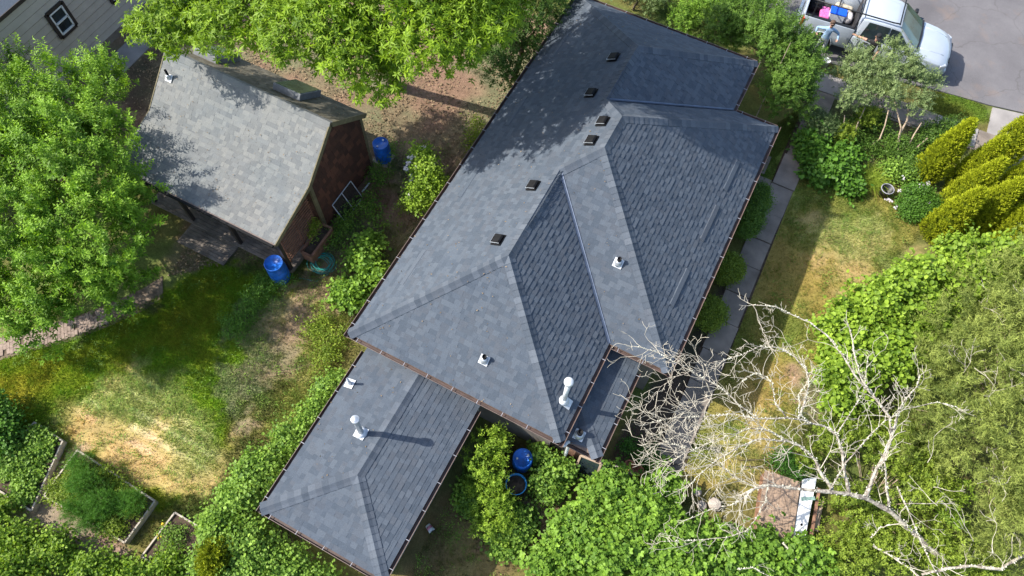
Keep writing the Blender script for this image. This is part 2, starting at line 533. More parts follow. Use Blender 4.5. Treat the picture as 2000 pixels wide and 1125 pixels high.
# ------------------------------------------------------------------ the ground: one sheet, its own soil, litter and turf colours
GREEN, LUSH, STRAW, DUST, LITTER, SOILC, OLIVE = (0.15, 0.185, 0.028), (0.205, 0.26, 0.018), (0.42, 0.35, 0.135), (0.27, 0.225, 0.14), (0.215, 0.165, 0.105), (0.10, 0.072, 0.05), (0.25, 0.228, 0.058)
PATCHES = [  # outline on the ground, edge softness, ragged edge, colour, strength
    ([(-16.5, 3), (-9, 3), (-3, 6.5), (-0.6, 5), (0, 16), (-9, 17), (-18, 12)], 1.0, 1.2, LITTER, 0.95),
    ([(-14.33,5.38,0.00), (-14.44,7.68,0.00), (-14.27,8.38,0.00), (-12.14,4.36,0.00), (-10.48,2.93,0.00)], 0.5, 0.4, SOILC, 0.9),
    ([(-8.53,3.00,0.00), (-7.76,0.42,0.00), (-6.30,-0.09,0.00), (-4.94,1.92,0.00), (-5.04,3.22,0.00)], 0.6, 0.5, (0.24, 0.16, 0.10), 0.8),
    ([(-10.51,-5.11,0.00), (-8.44,-3.15,0.00), (-6.98,-1.28,0.00), (-6.60,0.82,0.00), (-3.90,1.61,0.00), (-2.93,1.08,0.00), (-3.29,-1.67,0.00), (-2.46,-3.75,0.00), (-2.19,-5.26,0.00), (-2.85,-6.24,0.00), (-8.87,-7.11,0.00)], 0.5, 0.6, LUSH, 0.95),
    ([(-6.94,-5.23,0.00), (-6.82,-3.82,0.00), (-6.15,-2.99,0.00), (-4.92,-2.81,0.00), (-2.59,-3.47,0.00), (-2.09,-4.23,0.00), (-1.89,-5.19,0.00), (-3.26,-5.74,0.00), (-5.75,-5.89,0.00), (-7.78,-5.50,0.00)], 0.6, 0.6, STRAW, 0.95),
    ([(-7.82,-5.34,0.00), (-6.98,-4.54,0.00), (-6.06,-5.12,0.00), (-6.64,-5.77,0.00)], 0.5, 0.6, (0.36, 0.26, 0.09), 0.8),
    ([(-9.99,-5.21,0.00), (-7.85,-4.45,0.00), (-6.88,-3.75,0.00), (-7.18,-5.18,0.00), (-7.64,-5.95,0.00), (-9.30,-6.30,0.00)], 0.6, 0.7, (0.25, 0.27, 0.025), 0.8),
    ([(-5.65,-3.10,0.00), (-5.01,-2.20,0.00), (-3.57,-2.56,0.00), (-2.65,-3.50,0.00), (-3.71,-3.35,0.00)], 0.5, 0.7, (0.26, 0.27, 0.03), 0.4),
    ([(-4.44,-0.13,0.00), (-3.69,1.30,0.00), (-2.27,1.84,0.00), (-1.57,0.79,0.00), (-1.63,-0.80,0.00), (-2.75,-2.13,0.00), (-2.22,-3.10,0.00), (-3.43,-2.49,0.00), (-3.91,-1.62,0.00)], 0.5, 1.1, DUST, 0.72),
    ([(-2.40,1.16,0.00), (-1.00,1.09,0.00), (-0.48,-0.56,0.00), (-0.75,-2.85,0.00), (-1.54,-3.26,0.00), (-1.58,-1.14,0.00)], 0.4, 0.6, (0.19, 0.23, 0.05), 0.8),
    ([(-4.43,3.54,0.00), (-3.59,5.40,0.00), (-0.67,6.02,0.00), (-0.76,2.85,0.00), (-2.81,1.77,0.00), (-4.35,2.24,0.00)], 0.7, 0.8, (0.185, 0.148, 0.082), 0.9),
    ([(-4.05,4.21,0.00), (-3.86,6.49,0.00), (-1.81,5.88,0.00), (-2.09,4.34,0.00)], 0.5, 0.6, (0.22, 0.155, 0.10), 0.8),
    ([(8.48,13.88,0.00), (9.78,13.43,0.00), (10.66,14.28,0.00), (14.46,14.58,0.00), (14.05,12.49,0.00), (12.67,9.15,0.00), (12.37,5.11,0.00), (11.77,3.04,0.00), (9.65,0.29,0.00), (9.65,4.41,0.00), (9.61,8.36,0.00)], 0.35, 0.4, OLIVE, 0.95),
    ([(10.59,12.03,0.00), (11.42,12.95,0.00), (12.54,12.84,0.00), (13.90,12.41,0.00), (13.22,10.28,0.00), (12.01,9.64,0.00), (11.26,11.00,0.00)], 0.8, 1.2, (0.36, 0.31, 0.125), 0.75),
    ([(10.27,3.64,0.00), (11.02,4.76,0.00), (12.47,4.80,0.00), (13.06,3.38,0.00), (12.05,2.19,0.00), (11.00,1.64,0.00)], 0.5, 0.7, (0.36, 0.30, 0.10), 0.75),
    ([(11.76,6.27,0.00), (12.78,6.43,0.00), (13.20,5.01,0.00), (12.75,4.41,0.00), (12.20,5.38,0.00)], 0.4, 0.5, (0.36, 0.25, 0.17), 0.85),
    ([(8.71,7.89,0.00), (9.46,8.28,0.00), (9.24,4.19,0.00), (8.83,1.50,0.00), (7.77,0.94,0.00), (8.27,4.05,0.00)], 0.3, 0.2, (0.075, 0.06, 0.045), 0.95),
    ([(8.15,14.89,0.00), (8.83,16.49,0.00), (9.26,15.09,0.00), (9.13,13.08,0.00), (8.48,12.73,0.00)], 0.3, 0.2, (0.11, 0.155, 0.03), 0.95),
    ([(9.68,13.76,0.00), (9.24,16.44,0.00), (10.16,18.07,0.00), (14.16,18.54,0.00), (14.45,16.31,0.00), (12.21,14.11,0.00)], 0.5, 0.4, (0.12, 0.10, 0.05), 0.9),
    ([(3.36,-3.00,0.00), (3.42,-1.67,0.00), (4.42,0.22,0.00), (6.84,0.45,0.00), (7.34,-0.27,0.00), (7.18,-1.93,0.00), (6.54,-3.74,0.00), (4.10,-5.01,0.00)], 0.4, 0.5, (0.115, 0.105, 0.045), 0.95),
    ([(4.67,-3.54,0.00), (5.29,-2.61,0.00), (6.17,-2.46,0.00), (6.42,-3.52,0.00), (5.13,-4.33,0.00)], 0.5, 0.6, (0.20, 0.19, 0.07), 0.8),
    ([(5.67,-2.72,0.00), (6.37,-1.27,0.00), (6.90,-0.02,0.00), (7.42,0.26,0.00), (7.13,-1.18,0.00), (6.73,-2.62,0.00)], 0.3, 0.5, (0.20, 0.145, 0.095), 0.8),
    ([(-5.98,-7.88,0.00), (-6.29,-5.93,0.00), (-5.84,-5.69,0.00), (-5.88,-7.19,0.00), (-2.75,-7.41,0.00), (-3.18,-7.93,0.00)], 0.25, 0.25, (0.33, 0.25, 0.19), 0.85),
    ([(0.19,18.88,0.00), (6.94,22.57,0.00), (7.64,20.32,0.00), (6.89,18.67,0.00), (3.46,18.05,0.00)], 0.6, 0.6, (0.11, 0.13, 0.035), 0.9),
    ([(13.05,19.34,0.00), (13.61,20.17,0.00), (15.11,19.95,0.00), (15.38,19.26,0.00), (14.49,18.77,0.00), (13.29,18.57,0.00)], 0.15, 0.2, (0.15, 0.20, 0.03), 0.95),
]

def ground_color(x, y):
    x = np.asarray(x, float); y = np.asarray(y, float)
    n = fbm(x, y, 0.9, 3)
    base = np.outer(1 - n, (0.10, 0.11, 0.03)) + np.outer(n, (0.17, 0.18, 0.055))
    c = base
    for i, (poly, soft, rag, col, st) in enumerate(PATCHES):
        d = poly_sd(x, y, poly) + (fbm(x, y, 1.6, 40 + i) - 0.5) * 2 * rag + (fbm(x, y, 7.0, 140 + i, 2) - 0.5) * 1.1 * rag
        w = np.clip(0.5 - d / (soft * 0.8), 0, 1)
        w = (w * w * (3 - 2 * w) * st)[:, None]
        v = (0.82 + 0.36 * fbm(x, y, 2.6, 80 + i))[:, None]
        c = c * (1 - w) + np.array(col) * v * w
    # bleached lines in the dry turf, where mown hay has lain
    dd = poly_sd(x, y, PATCHES[4][0])
    q = (y + 0.02 * x + 0.15 * fbm(x, y, 0.8, 9)) / 0.42
    line = np.exp(-((q - np.round(q)) / 0.13) ** 2) * np.clip((fbm(x, y, 0.9, 21) - 0.36) * 6, 0, 1) * (0.55 + 0.9 * fbm(x, y, 6.0, 23, 2)) * np.clip(-dd / 0.5, 0, 1)
    line = np.clip(line, 0, 1) * 0.62
    c = c * (1 - line[:, None]) + np.array((0.78, 0.62, 0.38)) * line[:, None]
    # turf is never even
    t = fbm(x, y, 3.3, 60)
    t2 = fbm(x, y, 0.7, 66)
    c = c * (0.72 + 0.56 * t)[:, None]
    g = np.clip((t2 - 0.5) * 2.2, -0.35, 0.35)[:, None]
    return np.clip(c * (1 + g * np.array((0.5, -0.1, 0.2))), 0.004, 0.9)

def axis_lines(lo, hi, step, far):
    core = np.arange(lo, hi + 1e-6, step)
    out = [step * 1.6 ** k for k in range(1, 24)]
    a, b = [], []
    p = lo
    for s in out:
        p -= s
        if p < -far: break
        a.append(p)
    p = hi
    for s in out:
        p += s
        if p > far: break
        b.append(p)
    return np.array(a[::-1] + list(core) + b)

gx = axis_lines(-23, 22, 0.19, 900)
gy = axis_lines(-12, 29, 0.19, 900)
GX, GY = np.meshgrid(gx, gy)
xf, yf = GX.ravel(), GY.ravel()
near = (np.abs(xf) < 40) & (np.abs(yf) < 45)
zf = np.where(near, (fbm(xf, yf, 1.5, 5) - 0.5) * 0.05 - 0.015, -0.02)
nx, ny = len(gx), len(gy)
idx = np.arange(nx * ny).reshape(ny, nx)
quads = np.stack([idx[:-1, :-1].ravel(), idx[:-1, 1:].ravel(), idx[1:, 1:].ravel(), idx[1:, :-1].ravel()], 1)
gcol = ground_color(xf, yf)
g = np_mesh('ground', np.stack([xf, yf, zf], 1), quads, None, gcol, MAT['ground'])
g.data.polygons.foreach_set('use_smooth', [True] * len(quads))
tag(g, 'garden ground of turf, bare soil and dry leaf litter', None, None, 'structure')

# ------------------------------------------------------------------ street, drive, pavement
def sheet(name, pts, z, mat, label, th=0.05):
    b = MB()
    n = len(pts)
    b.add([(p[0], p[1], z) for p in pts] + [(p[0], p[1], z - th) for p in pts],
          [tuple(range(n))] + [(i, i + n, (i + 1) % n + n, (i + 1) % n) for i in range(n)])
    return tag(b.build(name, mat), label, None, None, 'structure')

sheet('road', [(-120, 21.2), (2, 20.6), (8.5, 19.15), (10.5, 19.35), (13.4, 19.85), (15.2, 20.05), (16.5, 20.3), (120, 21), (120, 34), (-120, 34)], 0.045, MAT['asphalt'], 'worn grey asphalt street under the parked pickup')
drive = sheet('driveway_apron', [(15.4, 18.6), (17.5, 18.5), (19.4, 20.3), (16.6, 20.25), (15.35, 20.0)], 0.038, MAT['concrete_light'], 'pale concrete driveway apron at the street edge')
pav = sheet('pavement', [(9.0, 17.55), (24, 17.75), (24, 18.75), (9.0, 18.5)], 0.012, MAT['concrete'], 'grey concrete pavement beside the street')
for k in range(9):
    b = MB()
    x0 = 9.05 + k * 1.52
    b.box((x0 + 0.745, 18.14 + 0.014 * k, 0.02), (1.49, 0.95, 0.05), 0.013)
    bevel(b.build('slab', MAT['concrete'] if k % 3 else MAT['concrete_light'], pav), 0.012)

walk = sheet('garden_walk', [(8.95, 0.6), (9.95, 0.6), (9.8, 13), (9.75, 17.5), (8.9, 17.5), (8.98, 13)], -0.002, MAT['soil'], 'bed of the concrete garden walk beside the house', 0.03)
y = 0.75
k = 0
while y < 17.0:
    L = random.choice((1.15, 1.3, 1.45))
    b = MB()
    xo = 9.42 + 0.05 * math.sin(y * 0.5) + (0.0 if y < 13.5 else 0.04)
    b.box((xo, y + L / 2, 0.012), (0.80, L - 0.02, 0.055), random.uniform(-0.012, 0.012), None)
    o = bevel(b.build('slab', MAT['concrete'], walk), 0.012)
    o.rotation_euler = (random.uniform(-0.004, 0.004), 0, 0)
    y += L
    k += 1
for (x, yy, w, h) in ((8.62, 12.3, 0.72, 1.0), (8.35, 13.35, 0.6, 0.85)):
    b = MB()
    b.box((x, yy, 0.002), (w, h, 0.05), random.uniform(-0.03, 0.03))
    bevel(b.build('slab', MAT['concrete'], walk), 0.012)

# brick path: running bond, every brick laid by itself
MAT['path_dirt'] = solid('trodden_dirt', (0.19, 0.145, 0.105), 0.95, 0.35, 4, 0, 0.8, 0.2)
bp_pts = [(-10.50,-4.91,0.00), (-9.58,-3.93,0.00), (-8.62,-2.95,0.00), (-7.97,-2.05,0.00), (-7.44,-1.21,0.00), (-7.20,-0.56,0.00)]
path = sheet('brick_path', [(p[0] - 0.26, p[1] + 0.3) for p in bp_pts] + [(p[0] + 0.26, p[1] - 0.3) for p in bp_pts[::-1]], 0.012, MAT['path_dirt'], 'narrow path of pinkish bricks below the big leafy tree', 0.02)
brick_mesh = []
for w in range(3):
    b = MB(); b.box((0, 0, 0), (0.195, 0.092, 0.05)); brick_mesh.append(b.mesh('brick', MAT['brick']))
cum = [0]
for a, c in zip(bp_pts, bp_pts[1:]): cum.append(cum[-1] + math.hypot(c[0] - a[0], c[1] - a[1]))
s, row = 0.0, 0
while s < cum[-1] * 0.66:
    i = max(j for j in range(len(cum) - 1) if cum[j] <= s)
    t = (s - cum[i]) / (cum[i + 1] - cum[i])
    a, c = bp_pts[i], bp_pts[i + 1]
    dx, dy = (c[0] - a[0]) / (cum[i + 1] - cum[i]), (c[1] - a[1]) / (cum[i + 1] - cum[i])
    px_, py_ = a[0] + dx * (s - cum[i]), a[1] + dy * (s - cum[i])
    ncol = 3
    for q in range(ncol):
        off = (q - 1) * 0.205 + (0.03 if row % 2 else 0)
        if random.random() < 0.06: continue
        o = link('brick', random.choice(brick_mesh), path, (px_ - dy * off, py_ + dx * off, random.uniform(0.004, 0.018)))
        o.rotation_euler = (random.uniform(-0.03, 0.03), random.uniform(-0.03, 0.03), math.atan2(dx, -dy) + random.uniform(-0.05, 0.05))
    s += 0.1
    row += 1

# ------------------------------------------------------------------ roofs
CAMV = Vector(CAM_POS)

def clip_iv(poly2, sv):
    """the stretch of a face at height sv along its slope"""
    xs = []
    n = len(poly2)
    for i in range(n):
        (e0, s0), (e1, s1) = poly2[i], poly2[(i + 1) % n]
        if abs(s0 - s1) < 1e-9:
            if abs(s0 - sv) < 1e-6: xs += [e0, e1]
            continue
        t = (sv - s0) / (s1 - s0)
        if -1e-6 <= t <= 1 + 1e-6: xs.append(e0 + t * (e1 - e0))
    return (min(xs), max(xs)) if xs else None

class Face:
    """a roof plane: corner list, the direction of its eave and of its fall"""
    def __init__(self, pts, along):
        self.p = [Vector(p) for p in pts]
        n = None
        for i in range(1, len(self.p) - 1):
            c = (self.p[i] - self.p[0]).cross(self.p[i + 1] - self.p[0])
            n = c if n is None else n + c
        n.normalize()
        if n.z < 0: n = -n
        self.n = n
        self.e = (Vector(along) - n * n.dot(Vector(along))).normalized()
        self.s = n.cross(self.e)
        if self.s.z < 0:
            self.s, self.e = -self.s, -self.e
        self.o = min(self.p, key=lambda q: q.z)
        self.p2 = [((q - self.o).dot(self.e), (q - self.o).dot(self.s)) for q in self.p]
    def at(self, e, s, h=0.0):
        return self.o + self.e * e + self.s * s + self.n * h

EXPO = 0.143
TABW = (0.10, 0.14, 0.18, 0.23)

def make_tabs(face, lift=(0.009, 0.015)):
    if face.n.x > 0.3: lift = (0.012, 0.023)
    tabs = []
    smax = max(q[1] for q in face.p2)
    s = 0.0
    while s < smax - 0.02:
        s1 = min(s + EXPO, smax)
        iv0, iv1 = clip_iv(face.p2, min(s + 1e-4, smax)), clip_iv(face.p2, max(s1 - 1e-4, 0))
        if iv0 is None or iv1 is None: break
        a, b_ = min(iv0[0], iv1[0]), max(iv0[1], iv1[1])
        e = a - random.uniform(0, 0.3)
        thick = random.random() < 0.5
        while e < b_:
            w = random.choice(TABW)
            th = lift[1] if thick else lift[0]
            thick = not thick if random.random() < 0.8 else thick
            L0, R0 = max(e, iv0[0]), min(e + w, iv0[1])
            L1, R1 = max(e, iv1[0]), min(e + w, iv1[1])
            if R0 - L0 > 0.01 or R1 - L1 > 0.01:
                if R0 < L0: L0 = R0 = (L0 + R0) / 2
                if R1 < L1: L1 = R1 = (L1 + R1) / 2
                whole = abs(R0 - L0 - w) < 1e-6 and abs(R1 - L1 - w) < 1e-6 and abs(s1 - s - EXPO) < 1e-6
                tabs.append((face, e, w, s, s1, L0, R0, L1, R1, th, whole, random.random()))
            e += w
        s = s1
    return tabs

def tab_geo(mb, P, L0, R0, L1, R1, s0, s1, th):
    top = 0.004
    mb.add([P(L0, s0, th), P(R0, s0, th), P(R1, s1 + 0.004, top), P(L1, s1 + 0.004, top), P(L0, s0, 0), P(R0, s0, 0), P(R1, s1, 0), P(L1, s1, 0)],
           [(0, 1, 2, 3), (4, 5, 1, 0), (5, 6, 2, 1), (7, 4, 0, 3)])

def shingle_roof(roof, faces, mat, limit=300, prefix='shingle', other=None):
    tabs = []
    for f in faces: tabs += make_tabs(f)
    def score(t):
        f = t[0]
        p = f.at(t[1] + t[2] / 2, t[3] + 0.07)
        d = CAMV - p
        return t[2] * EXPO * max(0.0, f.n.dot(d.normalized())) / d.length_squared
    inframe = []
    for t in tabs:
        if not t[10]: continue
        p = t[0].at(t[1] + t[2] / 2, t[3] + 0.07)
        q = M.inverted() @ p
        if abs(q.x / q.z) < 0.69 and abs(q.y / q.z) < 0.385: inframe.append(t)
    inframe.sort(key=score, reverse=True)
    chosen = set(id(t) for t in inframe[:limit])
    cache = {}
    mb = MB()
    mats = [mat] + [m for f_, m in (other or [])]
    mi_of = {id(f_): 1 + k for k, (f_, m) in enumerate(other or [])}
    off = origin(roof)
    for t in tabs:
        f, e, w, s0, s1, L0, R0, L1, R1, th, whole, tone = t
        if id(t) in chosen:
            key = (w, th, mi_of.get(id(f), 0))
            if key not in cache:
                b = MB()
                tab_geo(b, lambda a, s_, h: (a, s_, h), 0, w, 0, w, 0, EXPO, th)
                cache[key] = b.mesh(prefix, mats[key[2]])
            o = link(prefix, cache[key], roof)
            p = f.at(e, s0) - off
            o.matrix_local = Matrix(((f.e.x, f.s.x, f.n.x, p.x), (f.e.y, f.s.y, f.n.y, p.y), (f.e.z, f.s.z, f.n.z, p.z), (0, 0, 0, 1)))
        else:
            mb.tone = tone
            mb.mi = mi_of.get(id(f), 0)
            tab_geo(mb, lambda a, s_, h: f.at(a, s_, h), L0, R0, L1, R1, s0, s1, th)
    o = mb.build('shingle_field', mats, roof)
    o['kind'] = 'stuff'
    return tabs

def ridge_caps(roof, A, B, n1, n2, mat, step=0.172, half=0.17):
    """saddle-shaped caps lapped from A (low or near end) up to B"""
    A, B = Vector(A), Vector(B)
    d = B - A
    L = d.length
    d.normalize()
    upn = (n1 + n2); upn -= d * upn.dot(d); upn.normalize()
    def wing(n):
        w = n.cross(d).normalized()
        if w.dot(upn) > 0: w = -w
        return w
    w1, w2 = wing(n1), wing(n2)
    cnt = max(2, round(L / step))
    st = L / cnt
    secs = []
    for x, lf in ((-0.014, 0.030), (st + 0.03, 0.016)):
        c = upn * (lf + 0.034)
        secs.append([w1 * half + n1 * lf * 0.9 + d * x, w1 * half * 0.5 + n1 * (lf + 0.006) + d * x, c + d * x, w2 * half * 0.5 + n2 * (lf + 0.006) + d * x, w2 * half + n2 * lf * 0.9 + d * x])
    b = MB()
    V = secs[0] + secs[1] + [p - upn * 0.03 for p in secs[0]]
    F = [(i, i + 1, i + 6, i + 5) for i in range(4)] + [(i + 10, i + 11, i + 1, i) for i in range(4)] + [(0, 5, 10), (4, 14, 9)]
    b.add(V, F)
    me = [b.mesh('ridge_cap', mat)]
    b.t = [0.30] * len(b.t)
    me.append(b.mesh('ridge_cap', mat))
    off = origin(roof)
    for k in range(cnt):
        link('ridge_cap', me[k % 2], roof, A + d * (st * k) - off)

def gutter(parent, A, B, out, ext0=0.0, ext1=0.0, spacing=0.75, w=0.11, first=0.3):
    """open trough along an eave, its pale front lip and the hangers across it"""
    A, B, out = Vector(A), Vector(B), Vector(out).normalized()
    d = (B - A); L = d.length; d.normalize()
    A2, B2 = A - d * ext0, B + d * ext1
    up = Vector((0, 0, 1))
    prof = [(0.0, 0.0), (0.0, -0.085), (w * 0.8, -0.085), (w, -0.01), (w - 0.004, -0.006), (w * 0.8 - 0.006, -0.08), (0.006, -0.08), (0.006, 0.0)]
    b = MB()
    n = len(prof)
    V = [P + out * x + up * z for P in (A2, B2) for x, z in prof]
    b.add(V, [(i, i + n, (i + 1) % n + n, (i + 1) % n) for i in range(n)] + [tuple(range(n)), tuple(range(2 * n - 1, n - 1, -1))])
    g_ = b.build('gutter', MAT['gutter'], parent)
    b = MB()
    b.bar(A2 + out * (w + 0.002) - up * 0.002, B2 + out * (w + 0.002) - up * 0.002, 0.012, 0.014)
    b.build('gutter_lip', MAT['gutter_lip'], g_)
    s_ = first
    hm = MB()
    hm.bar(out * 0.0, out * (w + 0.014), 0.014, 0.010)
    hme = hm.mesh('hanger', MAT['grey_rim'])
    while s_ < L - 0.05:
        link('hanger', hme, g_, A + d * s_ + up * 0.010 - origin(parent))
        s_ += spacing * random.uniform(0.95, 1.05)
    return g_

# ------------------------------------------------------------------ the main house
house = thing('house', 'long bungalow with new charcoal shingle hip roof and brown gutters', 'house', (3.5, 6.0, 0))
SL, EZ = 0.6125, 2.75
W1, W2, W3, V3, V5, V7 = 6.6, 8.347, 6.859, 3.051, 12.6, 14.944
IN = 0.10
EI = EZ + SL * IN
P1, P2 = (IN, IN, EI), (W1 - IN, IN, EI)
P3, P4 = (W1 - IN, V3 + IN, EI), (W2 - IN, V3 + IN, EI)
P5, P6 = (W2 - IN, V5 - IN, EI), (W3 - IN, V5 - IN, EI)
P7, P8 = (W3 - IN, V7 - IN, EI), (IN, V7 - IN, EI)
R1 = (W1 / 2, W1 / 2, EZ + SL * W1 / 2)
R2 = (W1 / 2, V3 + W1 / 2, EZ + SL * W1 / 2)
R3 = (W2 / 2, V3 + W2 / 2, EZ + SL * W2 / 2)
R3b = (W2 / 2, V5 - W2 / 2, EZ + SL * W2 / 2)
R4 = (W3 / 2, V5 - W3 / 2, EZ + SL * W3 / 2)
R5 = (W3 / 2, V7 - W3 / 2, EZ + SL * W3 / 2)
fl = Face([P1, R1, R2, R3, R3b, R4, R5, P8], (0, 1, 0))
ff = Face([P1, P2, R1], (1, 0, 0))
fr1 = Face([P2, P3, R2, R1], (0, 1, 0))
fw = Face([P3, P4, R3, R2], (1, 0, 0))
fr2 = Face([P4, P5, R3b, R3], (0, 1, 0))
fb1 = Face([P5, P6, R4, R3b], (1, 0, 0))
fr3 = Face([P6, P7, R5, R4], (0, 1, 0))
fb2 = Face([P7, P8, R5], (1, 0, 0))
main_faces = [fl, ff, fr1, fw, fr2, fb1, fr3, fb2]
# the rear extension
XL, XR, YB, XE, XS = 0.435, 4.195, -4.878, 2.1, 0.2274
xi = 0.08
xz = XE + XS * xi
hw = (XR - XL) / 2
E1, E2 = (XL + xi, YB + xi, xz), (XR - xi, YB + xi, xz)
E3, E4 = (XR - xi, 0.55, xz), (XL + xi, 0.55, xz)
ER1, ER2 = ((XL + XR) / 2, YB + hw, XE + XS * hw), ((XL + XR) / 2, 0.55, XE + XS * hw)
el = Face([E1, ER1, ER2, E4], (0, 1, 0))
ef = Face([E1, E2, ER1], (1, 0, 0))
er = Face([E2, E3, ER2, ER1], (0, 1, 0))
# the side porch roof, low under the eaves
LZ, LS = 2.2, 0.3
L1, L2 = (6.25, 0.33, LZ + LS * 0.05), (7.52, 0.33, LZ + 0.02)
L3, L4 = (7.52, 3.6, LZ + 0.02), (6.25, 3.6, LZ + LS * 1.27)
LA = (6.25, 0.33 + 1.2, LZ + LS * 1.27)
lr = Face([L2, L3, L4, LA], (0, 1, 0))
lf = Face([L1, L2, LA], (1, 0, 0))

deck = MB()
for f in main_faces + [el, ef, er, lr, lf]:
    k = len(f.p)
    deck.add([p - f.n * 0.006 for p in f.p], [tuple(range(k))])
roof = deck.build('roof', MAT['fascia'], house)
shingle_roof(roof, main_faces + [el, ef, er, lr, lf], MAT['shingle'])
for A, B, fa, fb_ in ((P1, R1, fl, ff), (P2, R1, ff, fr1), (R1, R2, fl, fr1), (R2, R3, fl, fw), (P4, R3, fw, fr2), (R3, R3b, fl, fr2),
                      (P5, R3b, fr2, fb1), (R4, R3b, fl, fb1), (R4, R5, fl, fr3), (P7, R5, fr3, fb2), (P8, R5, fl, fb2),
                      (E1, ER1, el, ef), (E2, ER1, ef, er), (ER1, ER2, el, er), (L2, LA, lf, lr)):
    ridge_caps(roof, A, B, fa.n, fb_.n, MAT['cap'], 0.178)
# metal valleys
for A, B, fa, fb_ in ((P3, R2, fr1, fw), (P6, R4, fr3, fb1)):
    A, B = Vector(A), Vector(B)
    d = (B - A).normalized()
    b = MB()
    for f in (fa, fb_):
        w = f.n.cross(d).normalized()
        if w.z < 0: w = -w
        b.add([A + f.n * 0.022, B + f.n * 0.022, B + w * 0.06 + f.n * 0.032, A + w * 0.06 + f.n * 0.032], [(0, 1, 2, 3)])
    upn = (fa.n + fb_.n).normalized()
    s_ = d.cross(upn).normalized()
    b.add([A + s_ * 0.012 + upn * 0.024, B + s_ * 0.012 + upn * 0.024, B + upn * 0.05, A + upn * 0.05, A - s_ * 0.012 + upn * 0.024, B - s_ * 0.012 + upn * 0.024], [(0, 1, 2, 3), (3, 2, 5, 4)])
    b.build('valley_flashing', MAT['valley_metal'], roof)
# fascia boards and walls
b = MB()
loop = [P1, P2, P3, P4, P5, P6, P7, P8]
for A, B in zip(loop, loop[1:] + loop[:1]):
    b.bar(Vector(A) - Vector((0, 0, 0.10)), Vector(B) - Vector((0, 0, 0.10)), 0.022, 0.17)
b.build('fascia', MAT['fascia'], house)
b = MB()
def wall_loop(b, pts, z0, z1):
    n = len(pts)
    b.add([(x, y, z0) for x, y in pts] + [(x, y, z1) for x, y in pts], [(i, (i + 1) % n, (i + 1) % n + n, i + n) for i in range(n)])
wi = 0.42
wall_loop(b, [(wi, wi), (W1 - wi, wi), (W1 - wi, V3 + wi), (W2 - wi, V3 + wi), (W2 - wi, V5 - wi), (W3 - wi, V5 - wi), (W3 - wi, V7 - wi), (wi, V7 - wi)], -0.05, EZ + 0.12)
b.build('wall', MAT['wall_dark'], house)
b = MB()
wall_loop(b, [(XL + 0.32, YB + 0.32), (XR - 0.30, YB + 0.32), (XR - 0.30, 0.43), (XL + 0.32, 0.43)], -0.05, XE + 0.08)
b.build('extension_wall', MAT['wall_cream'], house)
b = MB()
wall_loop(b, [(6.15, 0.62), (7.30, 0.62), (7.30, 3.5), (6.15, 3.5)], -0.05, LZ + 0.06)
b.build('porch_wall', MAT['wall_cream'], house)
# gutters, hung just below the shingle edge
gz = EI - 0.012
for A, B, out, e0, e1 in ((P1, P8, (-1, 0, 0), 0.11, 0.11), (P1, P2, (0, -1, 0), 0.11, 0.11), (P2, P3, (1, 0, 0), 0.11, -0.01), (P3, P4, (0, -1, 0), -0.12, 0.11),
                          (P4, P5, (1, 0, 0), 0.11, 0.11), (P6, P5, (0, 1, 0), -0.12, 0.11), (P6, P7, (1, 0, 0), -0.01, 0.11), (P8, P7, (0, 1, 0), 0.11, 0.11)):
    gutter(house, (A[0], A[1], gz), (B[0], B[1], gz), out, e0 - 0.115 if e0 > 0 and out[1] else e0, e1 - 0.115 if e1 > 0 and out[1] else e1)
gz = xz - 0.012
gutter(house, (E1[0], E1[1], gz), (E4[0], 0.02, gz), (-1, 0, 0), 0.095, 0, 0.8, 0.095)
gutter(house, (E2[0], E2[1], gz), (E3[0], 0.02, gz), (1, 0, 0), 0.095, 0, 0.8, 0.095)
gutter(house, (E1[0], E1[1], gz), (E2[0], E2[1], gz), (0, -1, 0), -0.004, -0.004, 0.8, 0.095)
gutter(house, (L2[0], L2[1], L2[2] - 0.012), (L3[0], 3.0, L2[2] - 0.012), (1, 0, 0), 0.105, 0, 0.75, 0.105)
gutter(house, (L1[0] + 0.42, L1[1], L2[2] - 0.014), (L2[0], L2[1], L2[2] - 0.014), (0, -1, 0), 0, -0.004, 5.0, 0.105, 9.0)

def frame_on(face, x, y):
    """rotation whose axes are eave direction, up-slope and face normal, and the point on the roof above (x, y)"""
    n = face.n
    z = face.o.z - (n.x * (x - face.o.x) + n.y * (y - face.o.y)) / n.z
    return Matrix((face.e, face.s, n)).transposed(), Vector((x, y, z))

